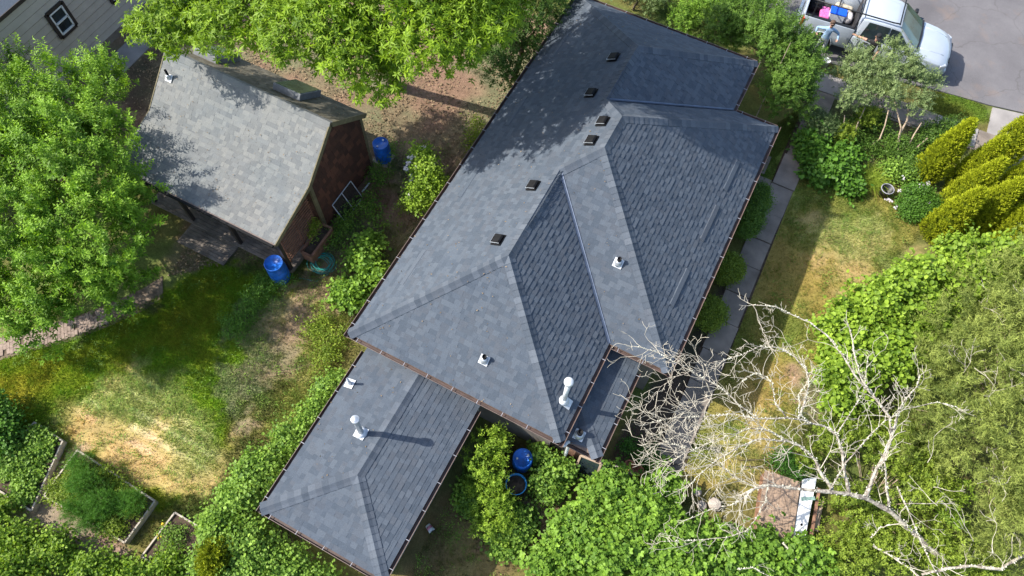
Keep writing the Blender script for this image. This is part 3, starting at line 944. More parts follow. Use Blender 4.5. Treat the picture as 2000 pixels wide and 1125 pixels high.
# box vents near the ridge
for (x, y) in ((2.89, 11.07), (2.87, 9.47), (3.72, 8.24), (3.72, 7.48), (2.82, 5.73), (2.77, 3.76)):
    R, p = frame_on(fl, x, y)
    b = MB()
    b.box(p + R @ Vector((0, 0, 0.034)), (0.36, 0.34, 0.012), 0, R)
    b.box(p + R @ Vector((0, 0, 0.07)), (0.24, 0.22, 0.07), 0, R)
    v = b.build('box_vent', MAT['black_plastic'], house)
    b = MB()
    q = 0.15
    b.add([p + R @ Vector(c) for c in ((-q, -q, 0.10), (q, -q, 0.10), (q, q, 0.085), (-q, q, 0.085), (-q * 0.8, -q * 0.8, 0.135), (q * 0.8, -q * 0.8, 0.135), (q * 0.8, q * 0.8, 0.125), (-q * 0.8, q * 0.8, 0.125))],
          [(3, 2, 1, 0), (4, 5, 6, 7), (0, 1, 5, 4), (1, 2, 6, 5), (2, 3, 7, 6), (3, 0, 4, 7)])
    h = b.build('hood', MAT['black_plastic'], v)
    b = MB()
    for a, c in (((-q, -q, 0.103), (q, -q, 0.103)), ((q, -q, 0.103), (q, q, 0.088))):
        b.bar(p + R @ Vector(a), p + R @ Vector(c), 0.012, 0.012)
    b.build('hood_edge', MAT['galv'], v)

# edge intake vents: shingled strips standing proud just above the eaves
for face, x, y0, y1 in ((fl, 0.74, 1.9, 3.14), (fl, 0.74, 5.18, 6.4), (fl, 0.74, 8.2, 9.5), (fl, 0.74, 11.4, 12.7), (fr2, 7.56, 4.8, 6.05), (fr2, 7.56, 7.15, 8.45), (fr2, 7.56, 9.1, 10.3)):
    R, p = frame_on(face, x, (y0 + y1) / 2)
    Lh = (y1 - y0) / 2
    hv = 0.024 if x < 2 else 0.042
    b = MB()
    V = [(-Lh, -0.10, 0.01), (Lh, -0.10, 0.01), (Lh, 0.07, 0.004), (-Lh, 0.07, 0.004), (-Lh, -0.085, hv), (Lh, -0.085, hv), (Lh, 0.05, hv - 0.004), (-Lh, 0.05, hv - 0.004)]
    b.tone = 0.2
    b.add([p + R @ Vector(c) for c in V], [(4, 5, 6, 7), (1, 2, 6, 5), (3, 0, 4, 7), (2, 3, 7, 6)])
    v = b.build('edge_vent', MAT['shingle'], house)
    b = MB()
    b.add([p + R @ Vector(c) for c in ((-Lh, -0.106, 0.008), (Lh, -0.106, 0.008), (Lh, -0.088, hv), (-Lh, -0.088, hv))], [(0, 1, 2, 3)])
    b.build('vent_slot', MAT['black_plastic'], v)

def pipe_boot(parent, face, x, y, h=0.22, r=0.055, turn=0.0, plate=0.13, pipe='black_plastic'):
    R, p = frame_on(face, x, y)
    R2 = R @ Matrix.Rotation(turn, 3, 'Z')
    b = MB()
    b.box(p + R @ Vector((0, 0, 0.036)), (plate * 2, plate * 2, 0.008), 0, R2)
    v = b.build('pipe_flashing', MAT['white_metal'], parent)
    b = MB()
    b.lathe(p + R @ Vector((0, 0, 0.03)), [(r * 1.9, -0.03), (r * 1.8, 0.05), (r * 1.35, 0.11), (r * 1.2, 0.13)], 16)
    b.build('collar', MAT['galv'], v, True)
    b = MB()
    b.lathe(p, [(r, 0), (r, h), (r * 0.8, h), (r * 0.8, h - 0.05)], 16)
    b.build('pipe', MAT[pipe], v, True)
    return v
pipe_boot(house, fw, 5.82, 4.94, 0.26, 0.06)
pipe_boot(house, ff, 3.83, 0.97, 0.26, 0.06)
pipe_boot(house, el, 0.69, -0.97, 0.42, 0.035, 0.1, 0.13, 'galv')
pipe_boot(house, lf, 6.85, 0.62, 0.34, 0.075, 0.0, 0.14)
# flue on the extension
R, p = frame_on(el, 1.775, -2.02)
b = MB(); b.box(p + R @ Vector((0, 0, 0.036)), (0.32, 0.32, 0.008), 0, R); v = b.build('flue_flashing', MAT['white_metal'], house)
b = MB(); b.lathe(p, [(0.17, -0.03), (0.165, 0.06), (0.12, 0.16), (0.105, 0.17)], 20); b.build('storm_collar', MAT['white_metal'], v, True)
tilt = Matrix.Rotation(math.radians(4), 3, 'Y')
b = MB(); b.lathe(p, [(0.075, 0.0), (0.075, 1.35), (0.072, 1.36)], 20, tilt); b.build('flue_pipe', MAT['galv'], v, True)
b = MB(); b.lathe(p + tilt @ Vector((0, 0, 1.32)), [(0.08, 0.0), (0.108, 0.03), (0.108, 0.13), (0.10, 0.14), (0.085, 0.135), (0.06, 0.16), (0.01, 0.17)], 20, tilt); b.build('flue_cap', MAT['galv'], v, True)
# white flue by the porch valley
R, p = frame_on(fr1, 6.127, 1.033)
b = MB(); b.box(p + R @ Vector((0, -0.06, 0.036)), (0.27, 0.34, 0.008), 0, R); v = b.build('flue_flashing', MAT['white_metal'], house)
b = MB(); b.lathe(p, [(0.14, -0.04), (0.135, 0.08), (0.09, 0.16), (0.08, 0.17)], 20); b.build('storm_collar', MAT['white_metal'], v, True)
b = MB(); b.lathe(p, [(0.065, 0.0), (0.065, 1.42)], 20); b.build('flue_pipe', MAT['white_metal'], v, True)
b = MB(); b.lathe(p + Vector((0, 0, 1.40)), [(0.07, 0.0), (0.118, 0.02), (0.122, 0.10), (0.10, 0.145), (0.01, 0.16)], 24); b.build('flue_cap', MAT['white_metal'], v, True)
# downspout at the porch corner
b = MB()
b.tube([(6.62, 0.10, 2.62), (6.66, 0.30, 2.35), (6.70, 0.42, 2.0), (6.70, 0.42, 0.35), (6.72, 0.30, 0.1)], 0.05, 10)
b.build('downspout', MAT['white_metal'], house, True)
b = MB()
b.box((6.95, 0.59, 0.95), (0.42, 0.05, 1.7))
b.build('porch_door', MAT['rust_wood'], house)

# ------------------------------------------------------------------ the garden shed with its porch
shed = thing('garden_shed', 'small shed with pale weathered shingle roof, red shake gable and porch', 'shed', (-6.6, 4.2, 0))
SX0, SX1 = -9.7, -3.62
K0, K1, RY, RZ, KZ = (3.60, 6.73, 5.165, 4.05, 2.83)
FY, FZ = 1.62, 2.30
sf_u = Face([(SX0, K0, KZ), (SX1, K0, KZ), (SX1, RY, RZ), (SX0, RY, RZ)], (1, 0, 0))
sf_l = Face([(SX0, FY, FZ), (SX1, FY, FZ), (SX1, K0, KZ), (SX0, K0, KZ)], (1, 0, 0))
sf_b = Face([(SX0, K1, KZ), (SX1, K1, KZ), (SX1, RY, RZ), (SX0, RY, RZ)], (1, 0, 0))
b = MB()
for f in (sf_u, sf_l, sf_b):
    b.add([p - f.n * 0.006 for p in f.p], [(0, 1, 2, 3)])
    b.add([p - f.n * 0.05 for p in f.p], [(0, 1, 2, 3)])
sroof = b.build('roof', MAT['grey_plank'], shed)
shingle_roof(sroof, [sf_u, sf_l, sf_b], MAT['shingle_old'], other=[(sf_b, MAT['shingle_mossy'])])
ridge_caps(sroof, (SX0, RY, RZ), (SX1, RY, RZ), sf_u.n, sf_b.n, MAT['shingle_old'], 0.2)
# rake boards
for x in (SX0 - 0.01, SX1 + 0.01):
    for a, c in (((FY, FZ), (K0, KZ)), ((K0, KZ), (RY, RZ)), ((RY, RZ), (K1, KZ))):
        b = MB(); b.bar((x, a[0], a[1] - 0.075), (x, c[0], c[1] - 0.075), 0.035, 0.16, (0, 0, 1)); b.build('rake_board', MAT['olive_trim'], shed)
b = MB(); b.bar((SX0, FY - 0.02, FZ - 0.05), (SX1, FY - 0.02, FZ - 0.05), 0.03, 0.10); b.build('eave_board', MAT['gutter_lip'], shed)
b = MB(); b.bar((SX0 + 0.02, FY - 0.075, FZ - 0.03), (SX1 - 0.02, FY - 0.075, FZ - 0.03), 0.08, 0.07); b.build('gutter', MAT['black_plastic'], shed)
# walls: plain boxes with a gable
GXW = -3.80
b = MB()
b.add([(GXW, 3.68, -0.05), (GXW, 6.62, -0.05), (GXW, 6.62, 2.80), (GXW, 5.165, 3.93), (GXW, 3.68, 2.80)], [(0, 1, 2, 3, 4)])
b.add([(-9.5, 3.68, -0.05), (GXW, 3.68, -0.05), (GXW, 3.68, 2.80), (-9.5, 3.68, 2.80)], [(0, 1, 2, 3)])
b.add([(-9.5, 6.62, -0.05), (GXW, 6.62, -0.05), (GXW, 6.62, 2.80), (-9.5, 6.62, 2.80)], [(0, 1, 2, 3)])
b.add([(-9.5, 3.68, -0.05), (-9.5, 6.62, -0.05), (-9.5, 6.62, 2.80), (-9.5, 5.165, 3.93), (-9.5, 3.68, 2.80)], [(0, 1, 2, 3, 4)])
swall = b.build('wall', MAT['red_shake'], shed)
# cedar shakes of the gable, course by course
shake_cache = {}
for k in range(18):
    z = 0.05 + k * 0.215
    ymin, ymax = 3.70, 6.60
    zt = z + 0.2
    if zt > 2.8:
        lim = (3.90 - zt) / (3.93 - 2.80) * 1.48
        if lim < 0.12: break
        ymin, ymax = 5.165 - lim, 5.165 + lim
    yy = ymin
    while yy < ymax - 0.03:
        w = random.choice((0.12, 0.16, 0.20, 0.25))
        if yy + w > ymax: w = ymax - yy
        key = round(w, 2)
        if key not in shake_cache:
            q = MB()
            q.add([(0.065, 0.004, 0), (0.065, key - 0.004, 0), (0.015, key - 0.003, 0.196), (0.015, 0.003, 0.196), (0, 0.003, 0), (0, key - 0.003, 0), (0, key - 0.003, 0.235), (0, 0.003, 0.235)],
                  [(0, 1, 2, 3), (4, 5, 1, 0), (1, 5, 6, 2), (4, 0, 3, 7)])
            shake_cache[key] = q.mesh('shake', MAT['shake'])
        link('shake', shake_cache[key], swall, Vector((GXW + 0.002, yy, z + random.uniform(-0.008, 0.008))) - origin(shed))
        yy += w
# corner boards, porch posts and beam
for (x, y, z0, z1, w) in ((GXW + 0.03, 6.60, 0, 2.72, 0.10), (GXW + 0.03, 3.72, 0, 2.72, 0.12)):
    b = MB(); b.bar((x, y, z0), (x, y, z1), 0.09, w, (0, 1, 0)); b.build('corner_board', MAT['olive_trim'], shed)
for x in (-3.85, -5.85, -7.8, -9.4):
    b = MB(); b.bar((x, 1.86, 0.1), (x, 1.86, 2.3), 0.11, 0.11, (0, 1, 0)); b.build('post', MAT['dark_trim'], shed)
b = MB(); b.bar((-9.6, 1.86, 2.22), (-3.72, 1.86, 2.22), 0.09, 0.14); b.build('porch_beam', MAT['olive_trim'], shed)
# deck boards
for k in range(15):
    b = MB()
    y = 1.78 + k * 0.128
    b.box((-6.65, y, 0.19), (5.75, 0.118, 0.035))
    b.build('deck_board', MAT['grey_plank'], shed)
for k in range(7):
    b = MB(); b.box((-6.85, 1.0 + k * 0.118, 0.105), (1.9, 0.108, 0.035)); b.build('step_board', MAT['grey_plank'], shed)
b = MB(); b.box((-6.85, 1.36, 0.04), (1.84, 0.7, 0.09)); b.build('step_frame', MAT['grey_plank'], shed)
b = MB(); b.bar((-3.80, 1.76, 0.10), (-3.80, 3.66, 0.10), 0.05, 0.18); b.build('deck_rim', MAT['grey_plank'], shed)
# trellis screen on the end of the porch
tr = thing('trellis', 'reddish slatted trellis standing at the end of the shed porch', 'trellis', (-3.93, 2.9, 0.2))
for k in range(13):
    b = MB(); z = 0.42 + k * 0.135
    b.bar((-3.93, 2.02, z), (-3.93, 3.58, z), 0.03, 0.045); b.build('slat', MAT['red_wood'], tr)
for y in (2.05, 2.8, 3.55):
    b = MB(); b.bar((-3.965, y, 0.2), (-3.965, y, 2.12), 0.035, 0.04, (0, 1, 0)); b.build('upright', MAT['red_wood'], tr)
# planter box under it
pl = thing('planter_box', 'long reddish wooden planter box below the porch trellis', 'planter', (-3.55, 3.0, 0))
px0, px1, py0, py1, pz = -3.76, -3.36, 2.42, 3.62, 0.50
for a, c in (((px0, py0), (px1, py0)), ((px1, py0), (px1, py1)), ((px1, py1), (px0, py1)), ((px0, py1), (px0, py0))):
    b = MB(); b.bar((a[0], a[1], 0.25), (c[0], c[1], 0.25), 0.03, 0.5); b.build('side_board', MAT['red_wood'], pl)
    b = MB(); b.bar((a[0], a[1], 0.515), (c[0], c[1], 0.515), 0.075, 0.03); b.build('cap_board', MAT['red_wood'], pl)
b = MB(); b.box(((px0 + px1) / 2, (py0 + py1) / 2, 0.38), (0.36, 1.16, 0.05)); b.build('soil', MAT['soil'], pl)
# skylights on the shaded slope
for x0, x1, y0, y1 in ((-6.15, -5.15, 5.62, 6.55), (-9.2, -8.3, 5.62, 6.55)):
    R, p = frame_on(sf_b, (x0 + x1) / 2, (y0 + y1) / 2)
    wx, wy = (x1 - x0), (y1 - y0) * 1.2
    sk = None
    b = MB(); b.box(p + R @ Vector((0, 0, 0.11)), (wx, wy, 0.22), 0, R); sk = b.build('skylight', MAT['skylight_frame'], shed); bevel(sk, 0.01)
    b = MB(); b.box(p + R @ Vector((0, 0, 0.226)), (wx - 0.09, wy - 0.09, 0.02), 0, R); b.build('pane', MAT['skylight_glass'], sk)
pipe_boot(shed, sf_u, -9.30, 4.56, 0.35, 0.04, 0.0, 0.12)

# ------------------------------------------------------------------ neighbour's house
nb = thing('neighbour_house', 'grey-beige neighbour house with wide lap siding and dark-framed windows', 'house', (-18.5, 8, 0))
NX = -15.85
b = MB()
wall_loop(b, [(NX - 0.03, -3.0), (NX - 0.03, 16), (NX - 8, 16), (NX - 8, -3.0)], -0.1, 3.65)
b.build('wall', MAT['dark_trim'], nb)  # dark backing seen through the board gaps stands in for lap shadow lines
b = MB(); b.box((NX + 0.01, 6.5, 0.12), (0.10, 19.0, 0.30)); b.build('foundation', MAT['concrete'], nb)
z = 0.26
while z < 3.5:
    b = MB()
    y0, y1 = -3.0, 16.0
    b.add([(NX + 0.06, y0, z), (NX + 0.06, y1, z), (NX + 0.03, y1, z + 0.262), (NX + 0.03, y0, z + 0.262), (NX - 0.03, y0, z), (NX - 0.03, y1, z)], [(0, 1, 2, 3), (4, 5, 1, 0)])
    b.build('siding_board', MAT['siding'], nb)
    z += 0.295
def nb_window(yc, zc, w, h):
    b = MB()
    for a, c in (((-1, -1), (1, -1)), ((1, -1), (1, 1)), ((1, 1), (-1, 1)), ((-1, 1), (-1, -1))):
        b.bar((NX + 0.075, yc + a[0] * (w / 2 + 0.06), zc + a[1] * (h / 2 + 0.06)), (NX + 0.075, yc + c[0] * (w / 2 + 0.06), zc + c[1] * (h / 2 + 0.06)), 0.13, 0.06, (1, 0, 0))
    wdw = b.build('window', MAT['dark_trim'], nb)
    b = MB()
    for a, c in (((-1, -1), (1, -1)), ((1, -1), (1, 1)), ((1, 1), (-1, 1)), ((-1, 1), (-1, -1)), ((-1, 0), (1, 0))):
        b.bar((NX + 0.085, yc + a[0] * (w / 2 - 0.03), zc + a[1] * (h / 2 - 0.03)), (NX + 0.085, yc + c[0] * (w / 2 - 0.03), zc + c[1] * (h / 2 - 0.03)), 0.055, 0.05, (1, 0, 0))
    b.build('frame', MAT['white_vinyl'], wdw)
    b = MB(); b.add([(NX + 0.064, yc - w / 2, zc - h / 2), (NX + 0.064, yc + w / 2, zc - h / 2), (NX + 0.064, yc + w / 2, zc + h / 2), (NX + 0.064, yc - w / 2, zc + h / 2)], [(0, 1, 2, 3)])
    b.build('pane', MAT['glass'], wdw)
nb_window(5.68, 2.08, 0.62, 0.92)
nb_window(8.12, 1.72, 0.62, 0.92)
nb_window(2.4, 2.08, 0.62, 0.92)
b = MB()
b.add([(NX + 0.18, -3.6, 3.68), (NX + 0.18, 16.6, 3.68), (NX - 4, 16.6, 5.2), (NX - 4, -3.6, 5.2), (NX - 8.6, 16.6, 3.68), (NX - 8.6, -3.6, 3.68)], [(0, 1, 2, 3), (3, 2, 4, 5)])
b.add([(NX + 0.18, -3.6, 3.60), (NX + 0.18, 16.6, 3.60), (NX - 0.1, 16.6, 3.62), (NX - 0.1, -3.6, 3.62)], [(0, 1, 2, 3)])
b.build('roof', MAT['shingle'], nb)
b = MB(); b.bar((NX + 0.19, -3.6, 3.62), (NX + 0.19, 16.6, 3.62), 0.03, 0.14); b.build('fascia', MAT['dark_trim'], nb)
sheet('side_walk', [(-15.3, 5.2), (-14.35, 5.2), (-14.35, 12), (-15.3, 12)], 0.02, MAT['concrete_light'], 'pale concrete strip along the neighbour house wall')

# ------------------------------------------------------------------ raised beds, barrels and small things
def raised_bed(label, corners, h=0.24):
    cx = sum(c[0] for c in corners) / len(corners); cyy = sum(c[1] for c in corners) / len(corners)
    t = thing('raised_bed', label, 'raised bed', (cx, cyy, 0), 'raised vegetable beds')
    n = len(corners)
    for i in range(n):
        a, c = corners[i], corners[(i + 1) % n]
        b = MB(); b.bar((a[0], a[1], h / 2), (c[0], c[1], h / 2), 0.045, h); b.build('side_board', MAT['bed_board'], t)
    b = MB(); b.add([(c[0] + (cx - c[0]) * 0.02, c[1] + (cyy - c[1]) * 0.02, h - 0.06) for c in corners], [tuple(range(n))]); b.build('soil', MAT['soil'], t)
    return t
BED1 = [(-5.72, -7.75), (-6.34, -5.87), (-7.45, -5.83), (-7.5, -7.75)]
BED2 = [(-5.72, -7.28), (-2.90, -7.22), (-2.90, -5.98), (-5.78, -5.88)]
BED3 = [(-2.3, -7.3), (-0.95, -7.3), (-0.95, -5.97), (-2.25, -5.97)]
raised_bed('raised bed crowded with bright leafy greens, at the left edge', BED1)
raised_bed('raised bed with a big feathery dark green plant in it', BED2)
raised_bed('smallest raised bed, mostly bare, beside the vine hedge', BED3, 0.16)

def barrel(label, x, y, r=0.29, h=0.89, mat='blue_barrel', tilt=(0, 0), group='blue rain barrels', z=0.0):
    t = thing('rain_barrel', label, 'barrel', (x, y, z), group)
    t.rotation_euler = (tilt[0], tilt[1], random.uniform(0, 6))
    prof = [(r * 0.90, 0.0), (r * 0.96, 0.02), (r * 0.97, 0.10), (r, 0.2), (r, 0.30), (r * 0.985, 0.315), (r, 0.33), (r * 1.01, 0.45), (r, 0.57), (r * 0.985, 0.585), (r, 0.60), (r * 0.98, 0.74), (r * 0.93, h - 0.06), (r * 0.96, h - 0.045), (r * 0.96, h - 0.01), (r * 0.93, h), (r * 0.88, h), (r * 0.86, h - 0.03)]
    b = MB(); b.lathe((0, 0, 0), [(a, c * h / 0.89) for a, c in prof], 28)
    b.build('body', MAT[mat], t, True, False)
    b = MB(); b.lathe((r * 0.55, 0.02, h - 0.03), [(0.035, 0), (0.035, 0.035), (0.03, 0.04)], 12); b.build('bung', MAT['white_metal'], t, False, False)
    b = MB(); b.lathe((-r * 0.55, 0, h - 0.03), [(0.03, 0), (0.03, 0.03), (0.02, 0.035)], 12)
    b.build('bung', MAT['white_metal'], t, False, False)
    return t
t = barrel('blue rain barrel at the front corner of the shed porch', -4.02, 1.50, 0.31, 0.95)
barrel('blue rain barrel behind the red shake gable of the shed', -3.62, 7.12, z=0.0)
barrel('dark blue rain barrel half hidden by the shrub under the house eave', *(5.67,-0.25,0.80)[:2], 0.29, 0.80)
t = thing('tub', 'light blue plastic tub with plants beside the dark blue barrel', 'tub', (*(5.83,-0.95,0.55)[:2], 0))
b = MB(); b.lathe((0, 0, 0), [(0.22, 0), (0.29, 0.5), (0.305, 0.52), (0.305, 0.55), (0.28, 0.55), (0.27, 0.44), (0.02, 0.43)], 24); b.build('body', MAT['light_blue_tub'], t, True, False)
b = MB(); b.lathe((0, 0, 0.42), [(0.27, 0), (0.26, 0.03), (0.02, 0.05)], 20); b.build('soil', MAT['soil'], t, True, False)
# stepping pallet below barrel
b = MB(); b.box((-3.62, 7.12, 0.0), (0.62, 0.62, 0.06)); tag(b.build('paver_base', MAT['stone']), 'square stone paver under the barrel behind the shed', 'paver')

# hose coil
hp = []
for k in range(9 * 26):
    a = k / 26 * 2 * math.pi
    loop_ = k / 26
    rr = 0.30 + 0.085 * math.sin(loop_ * 2.1) + 0.03 * math.sin(a * 2 + loop_)
    hp.append((-3.14 + 0.05 * math.sin(loop_ * 1.7) + rr * math.cos(a) * 1.08, 2.55 + 0.05 * math.cos(loop_ * 1.3) + rr * math.sin(a), 0.02 + 0.011 * loop_ + 0.008 * math.sin(a * 3 + loop_)))
hp += [(-2.75, 2.3, 0.03), (-2.95, 1.9, 0.02), (-3.5, 1.75, 0.02)]
b = MB(); b.tube(hp, 0.009, 6)
tag(b.build('garden_hose', MAT['hose'], None, True), 'teal garden hose coiled on the ground near the shed', 'hose')

# window screen leaning on the gable
sc_ = thing('window_screen', 'white-framed window screen leaning against the shed gable', 'screen', (-3.6, 4.8, 0))
A, B_, C_, D_ = Vector((-3.38, 4.25, 0.03)), Vector((-3.38, 5.35, 0.03)), Vector((-3.70, 5.35, 0.80)), Vector((-3.70, 4.25, 0.80))
m1, m2 = (A + B_) / 2, (C_ + D_) / 2
b = MB()
for a, c in ((A, B_), (B_, C_), (C_, D_), (D_, A), (m1, m2)): b.bar(a, c, 0.026, 0.018)
b.build('frame', MAT['white_metal'], sc_)
nn = (B_ - A).cross(D_ - A).normalized() * 0.003
b = MB(); b.add([A + nn, B_ + nn, C_ + nn, D_ + nn], [(0, 1, 2, 3)])
def mesh_mat():
    m, nt, bs, o = new_mat('insect_mesh')
    p = coords(nt)
    n = noise(nt, p, 40, 2)
    nt.links.new(ramp(nt, n, [(0.3, (0.03, 0.03, 0.03)), (0.7, (0.06, 0.055, 0.05))]), bs.inputs['Base Color'])
    tr = nt.nodes.new('ShaderNodeBsdfTransparent')
    mx = nt.nodes.new('ShaderNodeMixShader'); mx.inputs[0].default_value = 0.55
    nt.links.new(tr.outputs[0], mx.inputs[1]); nt.links.new(bs.outputs[0], mx.inputs[2]); nt.links.new(mx.outputs[0], o.inputs[0])
    return m
MAT['mesh'] = mesh_mat()
b.build('mesh_panel', MAT['mesh'], sc_)
b = MB(); b.bar((-3.51,5.53,0.05), (-3.45,5.94,0.12), 0.05, 0.02); tag(b.build('metal_strip', MAT['white_metal']), 'short pale metal strip lying among weeds by the shed', 'strip')
# small white bucket
t = thing('bucket', 'small white bucket with a red and blue label lying on the grass', 'bucket', (4.22, -3.05, 0.09))
R = Matrix.Rotation(math.radians(90), 3, 'Y') @ Matrix.Rotation(0.4, 3, 'X')
b = MB(); b.lathe((0, 0, 0), [(0.075, -0.10), (0.09, 0.10), (0.092, 0.11), (0.08, 0.11), (0.07, -0.08)], 18, R); b.build('body', MAT['white_metal'], t, True, False)
b = MB(); b.lathe((0, 0, 0), [(0.0805, -0.05), (0.0885, 0.03)], 18, R); b.build('label_band', solid('red_blue_label', (0.45, 0.16, 0.22), 0.5, 0.5, 22), t, True, False)
# black pot on the right lawn
t = thing('plant_pot', 'empty black plastic plant pot with grey rim on the right lawn', 'pot', (12.66, 14.10, 0))
b = MB(); b.lathe((0, 0, 0), [(0.17, 0), (0.215, 0.34), (0.215, 0.36), (0.20, 0.36), (0.16, 0.04), (0.01, 0.035)], 24); b.build('body', MAT['black_pot'], t, True, False)
b = MB()
b.tube([(0.215 * math.cos(a * math.pi / 12), 0.215 * math.sin(a * math.pi / 12), 0.36) for a in range(25)], 0.017, 6); b.build('rim', MAT['grey_rim'], t, True, False)
# terracotta pots on the brick edging
for (x, y, lab) in ((8.46, 1.10, 'terracotta pot on stone edging, nearer the porch'), (8.75, 1.08, 'terracotta pot on stone edging, farther from the porch')):
    t = thing('terracotta_pot', lab, 'pot', (x, y, 0), 'terracotta pots')
    b = MB(); b.lathe((0, 0, 0), [(0.10, 0), (0.14, 0.2), (0.16, 0.2), (0.16, 0.25), (0.13, 0.25), (0.11, 0.1), (0.01, 0.1)], 18); b.build('body', MAT['terracotta'], t, True, False)
for k in range(5):
    b = MB(); b.box((7.72 + k * 0.21, 0.80 + k * 0.045, 0.06), (0.19, 0.16, 0.12 + 0.02 * (k % 2)), 0.2)
    o = tag(bevel(b.build('edging_block', MAT['stone']), 0.015), ('first', 'second', 'third', 'fourth', 'fifth')[k] + ' pale stone edging block from the porch corner', 'block', 'edging blocks by the porch')
# old window frame leaning below the porch corner
t = thing('old_glazed_frame', 'old wooden window sash with glass leaning under the porch corner', 'frame', (7.4, 0.3, 0))
A, B_, C_, D_ = Vector((7.12, 0.10, 0.03)), Vector((7.75, 0.16, 0.03)), Vector((7.70, 0.55, 1.0)), Vector((7.10, 0.49, 1.0))
b = MB()
for a, c in ((A, B_), (B_, C_), (C_, D_), (D_, A)): b.bar(a, c, 0.06, 0.04)
b.build('frame', MAT['tan_wood'], t)
nn = (B_ - A).cross(D_ - A).normalized() * -0.01
b = MB(); b.add([A + nn, B_ + nn, C_ + nn, D_ + nn], [(0, 1, 2, 3)]); b.build('pane', MAT['glass'], t)
# low brown-roofed hutch with a white board in the lower right corner
t = thing('low_hutch', 'low hutch roofed with brown sheets beside the fallen dead tree', 'hutch', (12.6, 1.8, 0))
hb = [(11.93, 2.72), (12.95, 2.86), (13.25, 1.12), (12.25, 0.98)]
b = MB(); wall_loop(b, [(x + (12.6 - x) * 0.06, y + (1.9 - y) * 0.06) for x, y in hb], 0, 0.42); b.build('wall', MAT['rust_wood'], t)
for k in range(6):
    f0, f1 = k / 6 + 0.004, (k + 1) / 6 - 0.004
    def lp(a, c, f): return (a[0] + (c[0] - a[0]) * f, a[1] + (c[1] - a[1]) * f)
    q = [lp(hb[0], hb[1], f0), lp(hb[0], hb[1], f1), lp(hb[3], hb[2], f1), lp(hb[3], hb[2], f0)]
    zt = 0.46 + 0.006 * (k % 2)
    b = MB(); b.add([(x, y, zt) for x, y in q] + [(x, y, zt - 0.03) for x, y in q], [(0, 1, 2, 3), (7, 6, 5, 4), (0, 4, 5, 1), (1, 5, 6, 2), (2, 6, 7, 3), (3, 7, 4, 0)])
    b.build('roof_sheet', MAT['brown_sheet'], t)
t = thing('white_board', 'white painted board with sage green strips lying beside the brown hutch', 'board', (13.3, 2.1, 0.35))
wb = [(12.99, 2.98), (13.33, 3.22), (13.56, 1.10), (13.27, 1.0)]
b = MB(); b.add([(x, y, 0.43) for x, y in wb] + [(x, y, 0.36) for x, y in wb], [(0, 1, 2, 3), (7, 6, 5, 4), (0, 4, 5, 1), (1, 5, 6, 2), (2, 6, 7, 3), (3, 7, 4, 0)]); b.build('panel', MAT['white_board'], t)
for y in (2.45, 1.25):
    b = MB(); b.bar((13.04 + (2.98 - y) * 0.13, y - 0.03, 0.437), (13.38 + (3.1 - y) * 0.11, y + 0.17, 0.437), 0.10, 0.014); b.build('strip', MAT['green_strip'], t)
b = MB(); b.add([(0.35 * math.cos(a) * 0.1 + 13.33, 0.1 * 0.35 * math.sin(a) + 1.75, 0.4335) for a in [k * math.pi / 5 for k in range(10)]], [tuple(range(10))]); b.build('knot_hole', MAT['black_plastic'], t)
for k, (x, y, L, r) in enumerate(((13.62, 2.2, 1.6, 1.45), (13.70, 1.9, 1.2, 1.40), (13.78, 2.3, 0.9, 1.62))):
    b = MB(); b.box((x, y, 0.30 - 0.07 * k), (L, 0.09, 0.03), r + 0.25 - 0.1 * k)
    tag(b.build('scrap_plank', MAT['tan_wood'] if k else MAT['rust_wood']), ('long reddish scrap plank beside the white board', 'tan scrap plank next to the white board, middle one', 'short tan scrap plank farthest from the white board')[k], 'plank', 'scrap planks')
t = None
for k, (x, y, s_) in enumerate(((11.06, 1.25, 0.20), (10.75, 1.05, 0.15), (10.5, 1.35, 0.13))):
    bm_ = MB()
    bm_.lathe((x, y, 0.0), [(s_ * 0.8, 0), (s_, s_ * 0.5), (s_ * 0.75, s_ * 0.95), (s_ * 0.2, s_ * 1.1)], 9)
    tag(bm_.build('rock', MAT['stone']), ('largest pinkish rock at the edge of the bramble', 'middle pinkish rock at the edge of the bramble', 'smallest pinkish rock at the edge of the bramble')[k], 'rock', 'rocks by the bramble')
b = MB(); b.bar((-0.55, 1.72, 0.0), (-0.62, 1.92, 1.15), 0.06, 0.05, (1, 0, 0)); tag(b.build('wooden_stake', MAT['tan_wood']), 'weathered wooden stake leaning beside the left eave', 'stake')
# a bare mast and stay wire behind the house
b = MB(); b.tube([(7.55, 15.0, 0.0), (7.52, 15.3, 1.6), (7.5, 15.6, 3.4)], [0.022, 0.02, 0.012], 6); tag(b.build('antenna_mast', MAT['bark_pale']), 'thin pale pole standing behind the far house corner', 'pole')

# ------------------------------------------------------------------ foliage
def rot_to(axis, roll):
    """matrices that turn +Z onto each axis, rolled about it"""
    z = axis / np.linalg.norm(axis, axis=1, keepdims=True)
    ref = np.where(np.abs(z[:, 2:3]) > 0.95, np.array([[1.0, 0, 0]]), np.array([[0, 0, 1.0]]))
    x = np.cross(ref, z); x /= np.linalg.norm(x, axis=1, keepdims=True)
    y = np.cross(z, x)
    c, s = np.cos(roll)[:, None], np.sin(roll)[:, None]
    return np.stack([x * c + y * s, -x * s + y * c, z], 2)

